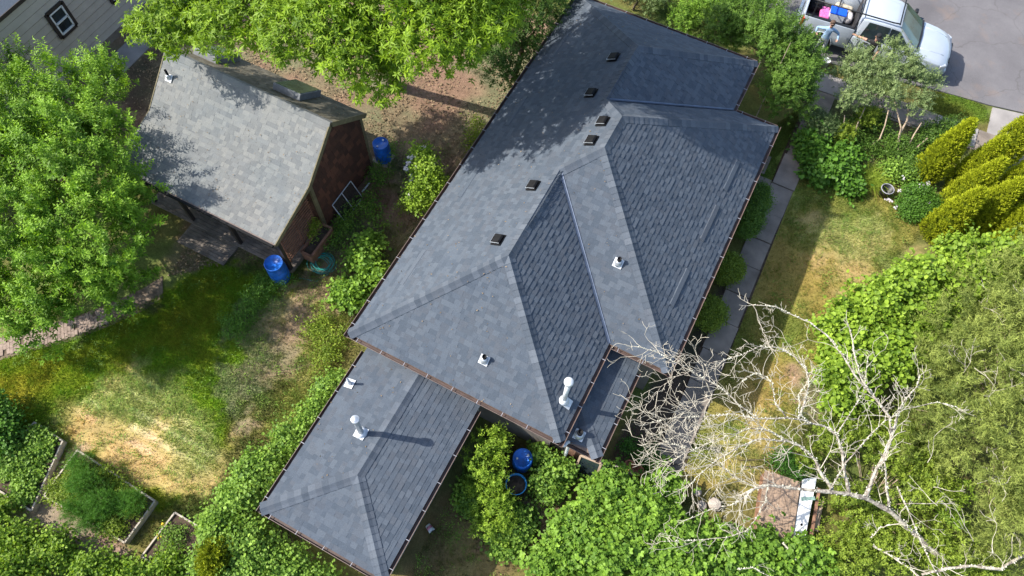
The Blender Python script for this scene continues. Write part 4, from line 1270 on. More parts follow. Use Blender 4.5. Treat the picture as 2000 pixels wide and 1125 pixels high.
def one_leaf(L, W, kind):
    """a leaf along +Y, face up (+Z)"""
    if kind == 'kite':
        V = [(0, 0, 0), (-W / 2, 0.42 * L, 0.10 * W), (0, L, -0.10 * L), (W / 2, 0.42 * L, 0.10 * W)]
        F = [(0, 2, 1), (0, 3, 2)]
    elif kind == 'broad':
        V = [(0, 0, 0), (-W * 0.46, 0.30 * L, 0.10 * W), (-W * 0.36, 0.72 * L, 0.05 * W), (0, L, -0.12 * L), (W * 0.36, 0.72 * L, 0.05 * W), (W * 0.46, 0.30 * L, 0.10 * W)]
        F = [(0, 3, 2), (0, 2, 1), (0, 5, 4), (0, 4, 3)]
    else:
        V = [(-W / 2, 0, 0), (W / 2, 0, 0), (0, L, 0)]
        F = [(0, 1, 2)]
    return np.array(V, float), np.array(F)

def put(Vs, Fs, Ts, V, F, R, p, tone):
    n = sum(len(v) for v in Vs)
    Vs.append(V @ R.T + p); Fs.append(F + n); Ts.append(np.full(len(V), tone))

def eul(az, el, roll):
    """leaf points along azimuth az, raised by el"""
    return np.array(Matrix.Rotation(az, 3, 'Z') @ Matrix.Rotation(el, 3, 'X') @ Matrix.Rotation(roll, 3, 'Y'))

def tmpl(kind, seed, n=12, L=0.11, W=0.045, H=0.35, leaf='kite'):
    r = random.Random(seed)
    Vs, Fs, Ts = [], [], []
    V, F = one_leaf(L, W, leaf)
    if kind == 'spray':        # leaves up a shoot
        for k in range(n):
            t = (k + 0.3) / n
            az = k * 2.4 + r.uniform(-0.4, 0.4)
            sc = (1.05 - 0.45 * t) * r.uniform(0.8, 1.15)
            R = eul(az, r.uniform(0.1, 0.7) + t * 0.5 - 0.25, r.uniform(-0.4, 0.4)) * sc
            put(Vs, Fs, Ts, V, F, R, np.array((0, 0, H * t)), 0.25 + 0.5 * t + r.uniform(-0.12, 0.12))
    elif kind == 'rosette':    # long leaves in a star
        for k in range(n):
            az = k * 2 * math.pi / n + r.uniform(-0.25, 0.25)
            R = eul(az, r.uniform(-0.45, 0.35), r.uniform(-0.3, 0.3)) * r.uniform(0.75, 1.15)
            put(Vs, Fs, Ts, V, F, R, np.array((0, 0, r.uniform(-0.03, 0.03))), 0.5 + r.uniform(-0.2, 0.2))
        for k in range(2):
            R = eul(r.uniform(0, 6), r.uniform(0.6, 1.1), 0) * 0.55
            put(Vs, Fs, Ts, V, F, R, np.array((0, 0, 0.01)), 0.9)
    elif kind == 'patch':      # single leaves facing the light, loosely spread
        for k in range(n):
            R = eul(r.uniform(0, 6.28), r.uniform(-0.5, 0.35), r.uniform(-0.5, 0.5)) * r.uniform(0.7, 1.2)
            put(Vs, Fs, Ts, V, F, R, np.array((r.gauss(0, H * 0.4), r.gauss(0, H * 0.4), r.gauss(0, H * 0.22))), 0.45 + r.uniform(-0.3, 0.35))
    elif kind == 'trifoil':    # three leaflets to a stalk
        for q in range(n):
            base = np.array((r.gauss(0, H * 0.4), r.gauss(0, H * 0.4), r.gauss(0, H * 0.2)))
            a0 = r.uniform(0, 6.28); tn = 0.45 + r.uniform(-0.25, 0.35)
            el = r.uniform(-0.3, 0.2)
            for k in (-1, 0, 1):
                R = eul(a0 + k * 1.25, el + r.uniform(-0.2, 0.2), r.uniform(-0.3, 0.3)) * (1.0 if k else 1.15) * r.uniform(0.9, 1.1)
                put(Vs, Fs, Ts, V, F, R, base, tn + r.uniform(-0.06, 0.06))
    elif kind == 'plume':      # flat scale-leaf fan
        for k in range(n):
            t = k / n
            az = (1 if k % 2 else -1) * r.uniform(0.25, 0.9) * math.pi / 2
            R = np.array(Matrix.Rotation(r.uniform(0, 6.28), 3, 'Z') @ Matrix.Rotation(r.uniform(0.2, 0.8), 3, 'X')) @ eul(0, math.pi / 2, 0) * r.uniform(0.7, 1.2)
            put(Vs, Fs, Ts, V, F, R, np.array((r.gauss(0, 0.02), r.gauss(0, 0.02), H * t)), 0.3 + 0.6 * t + r.uniform(-0.1, 0.1))
    elif kind == 'needle':     # feathery twig
        for k in range(n):
            t = k / n
            az = k * 2.4
            R = eul(az, r.uniform(0.2, 1.0), r.uniform(0, 3)) * (1.1 - 0.5 * t) * r.uniform(0.7, 1.2)
            put(Vs, Fs, Ts, V, F, R, np.array((0, 0, H * t)), 0.35 + 0.4 * t + r.uniform(-0.2, 0.2))
    elif kind == 'blades':     # arching strap leaves
        for k in range(n):
            az = r.uniform(0, 6.28); el = r.uniform(0.5, 1.35); l = L * r.uniform(0.7, 1.1)
            d = np.array((math.cos(az), math.sin(az)))
            s_ = np.array((-d[1], d[0])) * W / 2
            P = []
            for j in range(5):
                t = j / 4
                out = l * (math.cos(el) * t + 0.35 * t * t); zz = l * (math.sin(el) * t - 0.45 * t * t)
                w = 1 - t * 0.92
                P += [(d[0] * out - s_[0] * w, d[1] * out - s_[1] * w, zz), (d[0] * out + s_[0] * w, d[1] * out + s_[1] * w, zz)]
            Fq = []
            for j in range(4): Fq += [(2 * j, 2 * j + 1, 2 * j + 3), (2 * j, 2 * j + 3, 2 * j + 2)]
            put(Vs, Fs, Ts, np.array(P), np.array(Fq), np.eye(3), np.zeros(3), 0.5 + r.uniform(-0.3, 0.3))
    return np.concatenate(Vs), np.concatenate(Fs), np.concatenate(Ts)

def variants(kind, k=6, **kw):
    return [tmpl(kind, 100 + i * 7, **kw) for i in range(k)]

TM = {
    'ash': variants('spray', n=12, L=0.13, W=0.054, H=0.34),
    'long': variants('rosette', n=7, L=0.20, W=0.062),
    'small': variants('spray', n=10, L=0.075, W=0.036, H=0.22),
    'round': variants('patch', n=9, L=0.115, W=0.105, H=0.26, leaf='broad'),
    'bramble': variants('trifoil', n=2, L=0.10, W=0.085, H=0.22, leaf='broad'),
    'ivy': variants('patch', n=8, L=0.085, W=0.075, H=0.24, leaf='broad'),
    'plume': variants('plume', n=11, L=0.095, W=0.036, H=0.20),
    'needle': variants('needle', n=20, L=0.095, W=0.018, H=0.30, leaf='tri'),
    'box': variants('patch', n=10, L=0.05, W=0.036, H=0.14),
    'hosta': variants('patch', n=6, L=0.17, W=0.12, H=0.28, leaf='broad'),
    'fern': variants('needle', n=24, L=0.12, W=0.010, H=0.34, leaf='tri'),
    'blade': variants('blades', n=40, L=0.75, W=0.022),
    'weed': variants('patch', n=7, L=0.055, W=0.035, H=0.16),
    'flower': variants('rosette', n=5, L=0.055, W=0.05),
}

def scatter(T, pos, axis, scale, tone, rng):
    """plants every template copy into one pair of arrays"""
    N = len(pos)
    pick = rng.integers(0, len(T), N)
    Rm = rot_to(axis, rng.uniform(0, 2 * np.pi, N)) * scale[:, None, None]
    Vs, Fs, Ts = [], [], []
    base = 0
    for k, (V, F, t) in enumerate(T):
        ids = np.nonzero(pick == k)[0]
        if not len(ids): continue
        W = np.einsum('nij,vj->nvi', Rm[ids], V) + pos[ids][:, None, :]
        Vs.append(W.reshape(-1, 3))
        Fs.append((F[None] + (np.arange(len(ids)) * len(V))[:, None, None] + base).reshape(-1, 3))
        Ts.append((t[None] + tone[ids][:, None]).ravel())
        base += len(ids) * len(V)
    return np.concatenate(Vs), np.concatenate(Fs), np.clip(np.concatenate(Ts), 0, 1)

def unit(v): return v / np.linalg.norm(v, axis=1, keepdims=True)

def in_buildings(p):
    x, y, z = p[:, 0], p[:, 1], p[:, 2]
    r = (x > -9.75) & (x < -3.5) & (y > 1.5) & (y < 6.85) & (((y > 3.55) & (x < -3.72)) | (z > 2.15)) & (z < np.where(y < 3.6, 2.40 + (y - 1.62) * 0.265, np.where(y < 5.165, 2.93 + (y - 3.6) * 0.78, 4.15 - (y - 5.165) * 0.78)))
    d1 = np.minimum(np.minimum(x + 0.15, 6.75 - x), np.minimum(y + 0.15, 15.1 - y))
    r |= (d1 > 0) & (z < 2.85 + d1 * 0.61) & (z > 2.3)
    d2 = np.minimum(np.minimum(x + 0.15, 8.5 - x), np.minimum(y - 2.9, 12.75 - y))
    r |= (d2 > 0) & (z < 2.85 + d2 * 0.61) & (z > 2.3)
    r |= (x > 0.2) & (x < 6.4) & (y > 0.2) & (y < 14.6) | (x > 0.3) & (x < 8.1) & (y > 3.3) & (y < 12.4)
    r |= (x > 0.32) & (x < 4.3) & (y > -5.0) & (y < 0.6)
    r |= (x > 6.2) & (x < 7.7) & (y > 0.2) & (y < 3.4)
    r |= (x < -15.2) & (z < 3.2)
    return r & ~((x > 0.2) & (y > 0.2) & (z > 6.0))

def crown_points(lobes, n_clump, per, spread, rng, up=0.6, low=-0.25, shell=(0.78, 1.0), jitter=0.35, tower=0.0):
    lob = np.array([l[:6] for l in lobes], float)
    area = lob[:, 3] * lob[:, 4] + lob[:, 5] * (lob[:, 3] + lob[:, 4]) * 0.7
    li = rng.choice(len(lob), n_clump * 2, p=area / area.sum())
    d = unit(rng.normal(size=(n_clump * 2, 3)))
    d[:, 2] = np.where(d[:, 2] < low, -d[:, 2], d[:, 2])
    r = rng.uniform(shell[0], shell[1], n_clump * 2)[:, None]
    pos = lob[li, :3] + d * lob[li, 3:6] * r
    keep = np.ones(len(pos), bool)
    for k in range(len(lob)):
        q = (pos - lob[k, :3]) / lob[k, 3:6]
        keep &= ~((np.linalg.norm(q, axis=1) < 0.72) & (li != k))
    keep &= pos[:, 2] > 0.08
    pos, d, li = pos[keep][:n_clump], d[keep][:n_clump], li[keep][:n_clump]
    nrm = unit(d / lob[li, 3:6])
    ax = unit(nrm * 0.7 + np.array((0, 0, up)) + rng.normal(size=nrm.shape) * jitter * 0.6)
    ctone = rng.normal(0, 0.13, len(pos))
    tt = rng.uniform(0, 1, len(pos) * per)[:, None]
    P = np.repeat(pos, per, 0) + rng.normal(size=(len(pos) * per, 3)) * spread * (1 - 0.6 * tt * (tower > 0)) + np.repeat(ax * rng.uniform(0.6, 1.3, (len(pos), 1)), per, 0) * tt * tower
    A = unit(np.repeat(ax, per, 0) + rng.normal(size=(len(pos) * per, 3)) * jitter)
    T = np.repeat(ctone, per) + np.where(rng.uniform(size=len(P)) < 0.05, 0.4, 0) + rng.normal(0, 0.09, len(P)) + (tt[:, 0] - 0.5) * 0.35 * (tower > 0)
    ok = (P[:, 2] > 0.03) & ~in_buildings(P)
    return P[ok], A[ok], T[ok], pos

def plant(name, label, cat, lobes, tm, mat, n_clump, per, spread, seed, scale=(0.8, 1.2), up=0.6, low=-0.25, base=None, trunk_r=0.0, bark='bark', group=None,
          limbs=14, shell=(0.78, 1.0), jitter=0.35, crown='crown', fill=0.0, tone=0.0, stems=0, tower=0.0):
    rng = np.random.default_rng(seed)
    P, A, T, cl = crown_points(lobes, n_clump, per, spread, rng, up, low, shell, jitter, tower)
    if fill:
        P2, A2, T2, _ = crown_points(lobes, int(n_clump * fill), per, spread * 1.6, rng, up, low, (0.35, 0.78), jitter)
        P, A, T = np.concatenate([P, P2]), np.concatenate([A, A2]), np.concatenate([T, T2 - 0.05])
    V, F, T = scatter(TM[tm], P, A, rng.uniform(scale[0], scale[1], len(P)), T + tone, rng)
    if base is None:
        base = (float(np.mean([l[0] for l in lobes])), float(np.mean([l[1] for l in lobes])), 0.0)
    t = thing(name, label, cat, base, group)
    np_mesh(crown, V, F, T, None, LEAF[mat], t)
    if trunk_r:
        rnd = random.Random(seed)
        top = Vector((float(np.mean([l[0] for l in lobes])), float(np.mean([l[1] for l in lobes])), float(np.mean([l[2] for l in lobes]))))
        bs = Vector(base)
        fork = bs.lerp(top, 0.45); fork.x += rnd.uniform(-0.15, 0.15)
        b = MB(); b.tube([bs - Vector((0, 0, 0.1)), bs.lerp(fork, 0.3) + Vector((rnd.uniform(-.05, .05), rnd.uniform(-.05, .05), 0)), fork, fork.lerp(top, 0.6)], [trunk_r * 1.35, trunk_r, trunk_r * 0.85, trunk_r * 0.5], 9)
        b.build('trunk', MAT[bark], t, True)
        b = MB()
        ids = rng.choice(len(cl), min(limbs, len(cl)), replace=False)
        for i in ids:
            e = Vector(cl[i].tolist())
            s0 = fork.lerp(top, rnd.uniform(0, 0.6))
            m1 = s0.lerp(e, 0.4) + Vector((rnd.uniform(-.15, .15), rnd.uniform(-.15, .15), 0.18))
            m2 = s0.lerp(e, 0.75) + Vector((rnd.uniform(-.12, .12), rnd.uniform(-.12, .12), 0.08))
            r0 = trunk_r * rnd.uniform(0.28, 0.45)
            b.tube([s0, m1, m2, e], [r0, r0 * 0.7, r0 * 0.4, r0 * 0.16], 6)
            for q in range(3):
                e2 = Vector(cl[int(rng.integers(0, len(cl)))].tolist())
                if (e2 - m2).length < 1.4: b.tube([m2, m2.lerp(e2, 0.5) + Vector((0, 0, 0.06)), e2], [r0 * 0.35, r0 * 0.2, r0 * 0.08], 5)
        b.build('limbs', MAT[bark], t, True)
    if stems:
        rnd = random.Random(seed)
        b = MB()
        ids = rng.choice(len(cl), min(stems, len(cl)), replace=False)
        for i in ids:
            e = Vector(cl[i].tolist())
            g0 = Vector((base[0] + (e.x - base[0]) * 0.35, base[1] + (e.y - base[1]) * 0.35, -0.02))
            b.tube([g0, g0.lerp(e, 0.5) + Vector((rnd.uniform(-.08, .08), rnd.uniform(-.08, .08), 0)), e], [0.014, 0.01, 0.004], 5)
        b.build('stems', MAT[bark], t)['kind'] = 'stuff'
    return t

def lobe(p, rx, ry=None, rz=None):
    return (p[0], p[1], p[2], rx, ry or rx, rz or rx * 0.8)

# --- trees
plant('leafy_tree', 'big bright green leafy tree at the left edge beside the shed', 'tree',
      [lobe((-9.71,0.46,3.00), 1.9, 1.9, 1.4), lobe((-12.21,1.02,2.80), 1.6, 1.6, 1.3), lobe((-8.06,-0.80,2.60), 1.5, 1.5, 1.3), lobe((-9.63,-1.83,2.60), 1.8, 1.7, 1.4), lobe((-8.36,0.56,2.30), 0.8, 0.8, 0.85),
       lobe((-8.40,-2.85,1.90), 1.3, 1.2, 1.0), lobe((-7.39,-1.69,1.80), 1.2, 1.0, 1.0), lobe((-12.13,4.18,2.30), 0.5, 0.55, 0.6), lobe((-13.25,2.72,2.40), 1.0, 0.9, 0.8), lobe((-15.02,2.26,2.40), 1.0, 0.9, 0.8), lobe((-12.99,-0.71,2.80), 2.0, 2.0, 1.4), lobe((-10.81,2.53,2.60), 0.75, 0.75, 0.9), lobe((-10.48,-3.45,2.00), 1.4, 1.2, 1.2)],
      'ash', 'ash', 360, 18, 0.13, 21, (0.6, 1.35), 0.75, -0.3, (-12.11,-0.10,0.00), 0.17, fill=0.5, jitter=0.38, tower=0.8, tone=-0.04)
plant('broad_tree', 'tall bright tree with starry long leaves hanging over shed and house', 'tree',
      [lobe((-8.68,5.03,5.60), 1.1, 1.1, 0.6), lobe((-6.83,5.67,6.00), 1.2, 1.2, 0.7), lobe((-4.63,6.06,6.40), 1.2, 1.2, 0.8), lobe((-2.78,6.11,6.30), 1.05, 1.0, 0.8), lobe((-2.18,5.93,5.80), 0.75, 0.7, 0.6), lobe((-0.92,6.86,6.90), 1.1, 1.1, 0.8), lobe((-0.22,7.54,7.00), 0.9, 1.0, 0.7),
       lobe((-3.78,6.88,7.00), 1.4, 1.3, 0.9), lobe((-2.06,7.78,7.20), 1.3, 1.2, 0.9), lobe((-0.80,9.17,7.00), 1.2, 1.2, 0.8), lobe((-6.42,7.08,6.60), 1.4, 1.3, 0.8), lobe((-8.59,6.43,6.20), 1.2, 1.2, 0.7), lobe((-3.57,8.71,7.40), 1.6, 1.5, 0.9), lobe((-2.04,10.55,7.20), 1.6, 1.5, 0.9), (-1.4, 9.8, 9.8, 1.8, 1.7, 1.0), (0.1, 8.3, 9.8, 1.0, 1.0, 0.8), (-3.2, 10.8, 9.6, 1.8, 1.8, 1.0), (-2.4, 8.2, 9.6, 1.4, 1.2, 0.9), (0.2, 10.6, 9.2, 1.1, 1.1, 0.8), lobe((0.17,8.25,7.20), 0.8, 0.9, 0.7), lobe((-0.27,9.52,7.30), 1.1, 1.1, 0.8), lobe((0.23,11.18,7.30), 1.3, 1.3, 0.9), lobe((0.77,13.16,7.00), 1.3, 1.3, 0.9), lobe((-0.38,11.77,7.00), 1.4, 1.3, 0.9), lobe((-1.75,11.84,7.60), 1.5, 1.4, 0.9), lobe((0.05,13.37,6.60), 1.2, 1.2, 0.8), lobe((-0.71,14.12,7.20), 1.5, 1.4, 0.9)],
      'long', 'chestnut', 2150, 6, 0.17, 22, (0.5, 1.1), 0.8, -0.15, (-5.2, 10.2, 0), 0.2, fill=0.3, limbs=26)
plant('dark_evergreen', 'dark green tree crowding the far left corner of the house', 'tree',
      [lobe((-0.73,11.78,2.20), 1.2, 1.3, 1.1), lobe((-0.86,13.17,2.60), 1.3, 1.3, 1.2), lobe((-1.83,12.32,2.40), 1.2, 1.2, 1.1), lobe((-0.70,14.69,2.60), 1.2, 1.2, 1.1)],
      'small', 'dark', 300, 9, 0.16, 23, (1.0, 1.5), 0.6, -0.3, (-1.36,12.69,0.00), 0.12, fill=0.5)
plant('dense_tree', 'dense dark green tree between the house corner and the pickup', 'tree',
      [lobe((7.14,16.46,2.20), 0.8, 0.8, 0.9), lobe((8.07,15.94,1.90), 0.7, 0.7, 0.9), lobe((6.04,17.37,2.00), 0.8, 0.8, 0.8), lobe((8.18,15.31,1.40), 0.7, 0.7, 0.8), lobe((7.90,16.69,2.00), 0.5, 0.5, 0.6), lobe((5.21,17.25,1.60), 0.7, 0.7, 0.7)],
      'small', 'mid', 300, 12, 0.15, 24, (0.9, 1.5), 0.6, -0.3, (8.21,16.87,0.00), 0.1, fill=0.4, tower=0.4)
plant('roadside_shrub', 'bright leafy shrub behind the far end of the house roof', 'shrub',
      [lobe((5.10,19.05,1.20), 0.8, 0.8, 0.8), lobe((4.02,18.71,1.00), 0.7, 0.8, 0.8), lobe((5.96,20.41,1.00), 0.6, 0.6, 0.7), lobe((3.51,18.02,0.70), 0.6, 0.6, 0.6)],
      'small', 'bramble', 190, 9, 0.15, 25, (0.9, 1.4), 0.6, -0.3, None, 0.06, fill=0.4)
plant('roof_end_shrub', 'grey green shrub beyond the top edge of the house roof', 'shrub',
      [lobe((1.88,18.27,0.80), 0.7, 0.7, 0.7), lobe((0.79,18.19,0.90), 0.7, 0.8, 0.7)], 'small', 'silver', 90, 9, 0.14, 26, (0.9, 1.3), 0.6, -0.3, None, 0.05, fill=0.4, tone=-0.2)
plant('silver_shrub', 'silvery green shrub with pale twisted stems in front of the pickup', 'shrub',
      [lobe((10.08,17.37,1.70), 0.44, 0.38, 0.45), lobe((11.28,18.08,1.90), 0.48, 0.40, 0.45), lobe((12.01,17.98,1.60), 0.36, 0.32, 0.38), lobe((10.44,16.70,1.50), 0.42, 0.36, 0.4), lobe((11.28,17.02,1.50), 0.45, 0.4, 0.4), lobe((9.77,17.25,1.40), 0.32, 0.3, 0.36), lobe((12.47,17.30,1.20), 0.32, 0.28, 0.32), lobe((10.12,16.19,1.30), 0.3, 0.3, 0.3), lobe((12.57,18.17,1.40), 0.24, 0.24, 0.3), lobe((10.88,18.56,1.90), 0.2, 0.2, 0.34), lobe((9.80,18.05,1.70), 0.22, 0.2, 0.3), lobe((10.79,17.49,1.70), 0.32, 0.3, 0.36)],
      'small', 'silver', 260, 9, 0.11, 27, (0.7, 1.35), 0.8, -0.2, (12.46,15.63,0.00), 0.0, fill=0.2, tower=0.3, jitter=0.45)
sil = bpy.data.objects['silver_shrub']
b = MB()
for path_, r0 in (([(12.63,15.65,0.00), (12.56,15.98,0.35), (12.35,16.34,0.70), (12.34,16.67,1.10), (12.12,17.18,1.40)], 0.055), ([(13.03,15.68,0.00), (13.08,16.10,0.30), (13.13,16.32,0.55), (13.26,16.53,0.80)], 0.045),
                  ([(12.58,15.83,0.30), (12.81,16.14,0.50), (12.78,16.43,0.85), (12.82,16.80,1.10)], 0.035), ([(11.28,15.44,0.00), (11.62,15.70,0.15), (11.84,16.07,0.40), (11.76,16.37,0.80), (11.61,16.70,1.20)], 0.04),
                  ([(11.10,15.42,0.00), (10.97,15.78,0.40), (10.87,16.02,0.80), (10.84,16.42,1.20)], 0.035), ([(10.98,15.49,0.00), (10.59,15.58,0.40), (10.32,15.93,1.00)], 0.03), ([(12.63,15.65,0.00), (12.54,15.89,0.20), (12.28,16.43,0.90), (11.56,17.04,1.50)], 0.04)):
    b.tube(path_, [r0 * (1 - 0.6 * i / len(path_)) for i in range(len(path_))], 7)
b.build('stems', MAT['bark_pale'], sil, True)

# --- golden arborvitae
def arborvitae(label, base, h, r, seed, lean=(0, 0)):
    r = r * 1.02
    rng = np.random.default_rng(seed)
    N = int(2150 * r / 0.6 * h / 3)
    t = rng.uniform(0, 1, N) ** 0.85
    rad = r * np.sin(np.pi * (0.16 + 0.84 * t) ** 0.8) ** 0.75 * (1 - 0.25 * t)
    a = rng.uniform(0, 2 * np.pi, N)
    lump = 0.90 + 0.20 * vnoise(a * 1.6, t * 9, 1.0, seed)
    rr = rad * lump * rng.uniform(0.86, 1.02, N)
    P = np.stack([base[0] + rr * np.cos(a) + lean[0] * t, base[1] + rr * np.sin(a) + lean[1] * t, h * t * 0.97 + 0.05], 1)
    A = unit(np.stack([np.cos(a) * 0.55, np.sin(a) * 0.55, np.full(N, 0.95)], 1) + rng.normal(size=(N, 3)) * 0.16)
    tone = (lump - 1.0) * 1.3 + rng.normal(0, 0.06, N)
    V, F, T = scatter(TM['plume'], P, A, rng.uniform(0.55, 0.95, N), tone + 0.1, rng)
    o = thing('arborvitae', label, 'conifer', (base[0], base[1], 0), 'golden arborvitae in the corner of the right lawn')
    np_mesh('foliage', V, F, T, None, LEAF['golden'], o)
    b = MB(); b.tube([(base[0], base[1], -0.05), (base[0], base[1], h * 0.5), (base[0] + lean[0], base[1] + lean[1], h * 0.9)], [0.07, 0.05, 0.01], 7); b.build('trunk', MAT['bark'], o)
    b = MB(); b.tube([(base[0] + lean[0] * q, base[1] + lean[1] * q, 0.08 + h * q) for q in (0, 0.25, 0.5, 0.7, 0.84)], [r * 0.5, r * 0.68, r * 0.62, r * 0.38, 0.04], 14); b.build('inner_foliage', LEAF['golden'], o, True)
arborvitae('golden arborvitae nearest the silvery shrub, narrow and pointed', (13.71,15.47,0.00), 3.1, 0.5, 31)
arborvitae('golden arborvitae second from the silvery shrub, with a narrow tip', (14.84,15.47,0.00), 2.9, 0.48, 32)
arborvitae('tall golden arborvitae at the right edge nearest the pavement', (15.81,17.30,0.00), 3.3, 0.52, 33)
arborvitae('golden arborvitae leaning over the lawn above the round-leaved hazel', (14.51,13.19,0.00), 2.7, 0.5, 34, (0.2, 0.1))
arborvitae('broad golden arborvitae in the middle of the lower clump', (15.37,13.84,0.00), 3.0, 0.52, 35, (0.2, 0.1))
arborvitae('golden arborvitae at the right edge behind the lower clump', (16.31,15.57,0.00), 3.3, 0.56, 36, (0.15, 0.1))
arborvitae('golden arborvitae at the right edge touching the hazel leaves', (16.32,13.70,0.00), 2.7, 0.55, 37, (0.2, 0.1))

arborvitae('golden arborvitae in the gap between the upper and lower clump', (14.76,14.45,0.00), 2.9, 0.48, 38, (0.2, 0.1))
arborvitae('golden arborvitae at the right edge, lowest of the clump', (17.22,14.41,0.00), 3.0, 0.55, 39, (0.1, 0.1))

plant('hazel_bush', 'large bush of round bright green leaves at the right of the lawn', 'bush',
      [lobe((12.53,7.61,1.30), 0.8, 0.75, 0.8), lobe((13.25,8.66,1.50), 0.9, 0.8, 0.9), lobe((14.20,9.95,1.50), 0.9, 0.85, 0.9), lobe((15.14,11.20,1.60), 0.9, 0.8, 0.9), lobe((16.30,11.75,1.70), 0.9, 0.8, 0.9), lobe((12.76,6.39,1.20), 0.75, 0.7, 0.8), lobe((13.67,7.24,1.40), 0.9, 0.8, 0.9), lobe((13.22,5.77,0.90), 0.7, 0.6, 0.7), lobe((14.73,8.78,1.30), 0.8, 0.8, 0.8), lobe((15.72,10.42,1.40), 0.8, 0.8, 0.8)],
      'round', 'filbert', 480, 6, 0.15, 28, (0.6, 1.35), 0.9, -0.1, (14.66,8.58,0.00), 0.07, fill=0.2, limbs=12)
plant('feathery_conifer', 'olive green feathery conifer filling the lower right corner', 'conifer',
      [lobe((15.47,8.60,1.70), 0.9, 0.9, 0.8), lobe((16.29,9.87,1.90), 1.0, 0.9, 0.9), lobe((15.56,7.30,1.50), 0.8, 0.8, 0.8), lobe((16.38,7.53,2.00), 1.0, 1.0, 0.9), lobe((17.21,8.58,2.20), 1.0, 1.0, 1.0), lobe((15.68,5.89,1.30), 0.8, 0.8, 0.7), lobe((16.42,5.80,1.80), 1.0, 0.9, 0.9), lobe((17.34,6.16,2.20), 1.0, 1.0, 1.0), lobe((17.54,4.87,1.60), 0.9, 0.8, 0.8), lobe((18.26,4.18,1.70), 0.9, 0.9, 0.8), lobe((17.82,3.49,0.90), 0.7, 0.6, 0.6), lobe((17.22,11.16,2.20), 1.1, 1.0, 1.0)],
      'needle', 'juniper', 330, 20, 0.13, 29, (0.7, 1.7), 0.35, -0.2, (18.65,6.65,0.00), 0.13, fill=0.3, limbs=40, jitter=0.5, tower=0.95, tone=0.05, bark='bark_pale')
plant('tangled_undergrowth', 'tangle of mid green shrub stems below the fallen dead tree', 'shrub',
      [lobe((14.22,4.84,0.60), 0.7, 0.6, 0.6), lobe((15.15,4.93,0.80), 0.8, 0.7, 0.7), lobe((14.57,2.79,0.40), 0.6, 0.7, 0.45), lobe((15.63,2.41,0.50), 0.8, 0.7, 0.5), lobe((14.65,1.46,0.40), 0.7, 0.6, 0.5), lobe((15.94,4.05,0.80), 0.7, 0.7, 0.6), lobe((16.78,2.69,0.60), 0.7, 0.6, 0.5), lobe((13.31,4.59,0.40), 0.5, 0.5, 0.45), lobe((13.17,3.71,0.25), 0.35, 0.35, 0.3), lobe((17.81,2.65,0.50), 0.8, 0.6, 0.5)],
      'small', 'box', 400, 8, 0.15, 30, (0.9, 1.5), 0.6, -0.2, None, 0.0, fill=0.4, stems=60, bark='bark_pale', tone=0.05)
plant('rhododendron_sprig', 'small glossy shrub with whorled leaves in the dark gap, lower right', 'shrub',
      [lobe((16.81,3.71,0.90), 0.35, 0.3, 0.25), lobe((16.91,4.54,0.90), 0.3, 0.3, 0.25), lobe((16.67,3.97,0.80), 0.25, 0.25, 0.2)], 'long', 'filbert', 22, 3, 0.1, 41, (0.7, 0.95), 0.9, 0.0, None, 0.0, stems=8, tone=-0.15)
plant('bramble_thicket', 'wide blackberry thicket of bright leaves along the bottom edge', 'bramble',
      [lobe((8.37,-0.25,0.55), 0.8, 0.7, 0.55), lobe((7.99,-1.42,0.45), 0.8, 0.7, 0.5), lobe((9.26,-0.18,0.60), 0.8, 0.75, 0.6), lobe((9.18,-1.41,0.60), 1.0, 0.8, 0.6), lobe((10.31,-0.53,0.60), 0.9, 0.8, 0.6), lobe((7.84,-2.37,0.30), 0.8, 0.7, 0.45), lobe((11.48,-0.06,0.50), 0.8, 0.7, 0.55), lobe((12.65,0.41,0.45), 0.7, 0.6, 0.5), lobe((13.68,0.80,0.45), 0.7, 0.6, 0.5), lobe((10.78,-1.29,0.50), 1.0, 0.7, 0.6), lobe((8.31,0.30,0.40), 0.5, 0.4, 0.45), lobe((9.52,0.78,0.40), 0.5, 0.5, 0.4), lobe((12.55,0.82,0.35), 0.35, 0.35, 0.3)],
      'bramble', 'bramble', 1450, 5, 0.15, 42, (0.45, 1.15), 1.2, 0.0, None, 0.0, fill=0.12, stems=30, shell=(0.8, 1.05))
plant('vine_hedge', 'leafy vine hedge growing along the left wall of the extension', 'hedge',
      [lobe((-0.23,-1.06,0.45), 0.34, 0.6, 0.5), lobe((-0.21,-2.07,0.50), 0.42, 0.6, 0.55), lobe((-0.27,-3.07,0.60), 0.5, 0.6, 0.6), lobe((-0.46,-4.04,0.70), 0.65, 0.6, 0.75), lobe((-0.54,-4.86,0.70), 0.6, 0.5, 0.7), lobe((-0.52,-5.68,0.70), 0.6, 0.5, 0.7), lobe((0.40,-5.73,0.80), 0.7, 0.6, 0.8), lobe((1.40,-5.61,0.60), 0.7, 0.45, 0.7), lobe((-0.23,-6.60,0.50), 0.55, 0.45, 0.6), lobe((0.79,-6.36,0.60), 0.8, 0.6, 0.7), lobe((2.38,-5.66,0.50), 0.6, 0.4, 0.6)],
      'ivy', 'ivy', 820, 5, 0.13, 43, (0.5, 1.2), 0.9, -0.1, None, 0.0, fill=0.15, stems=30)
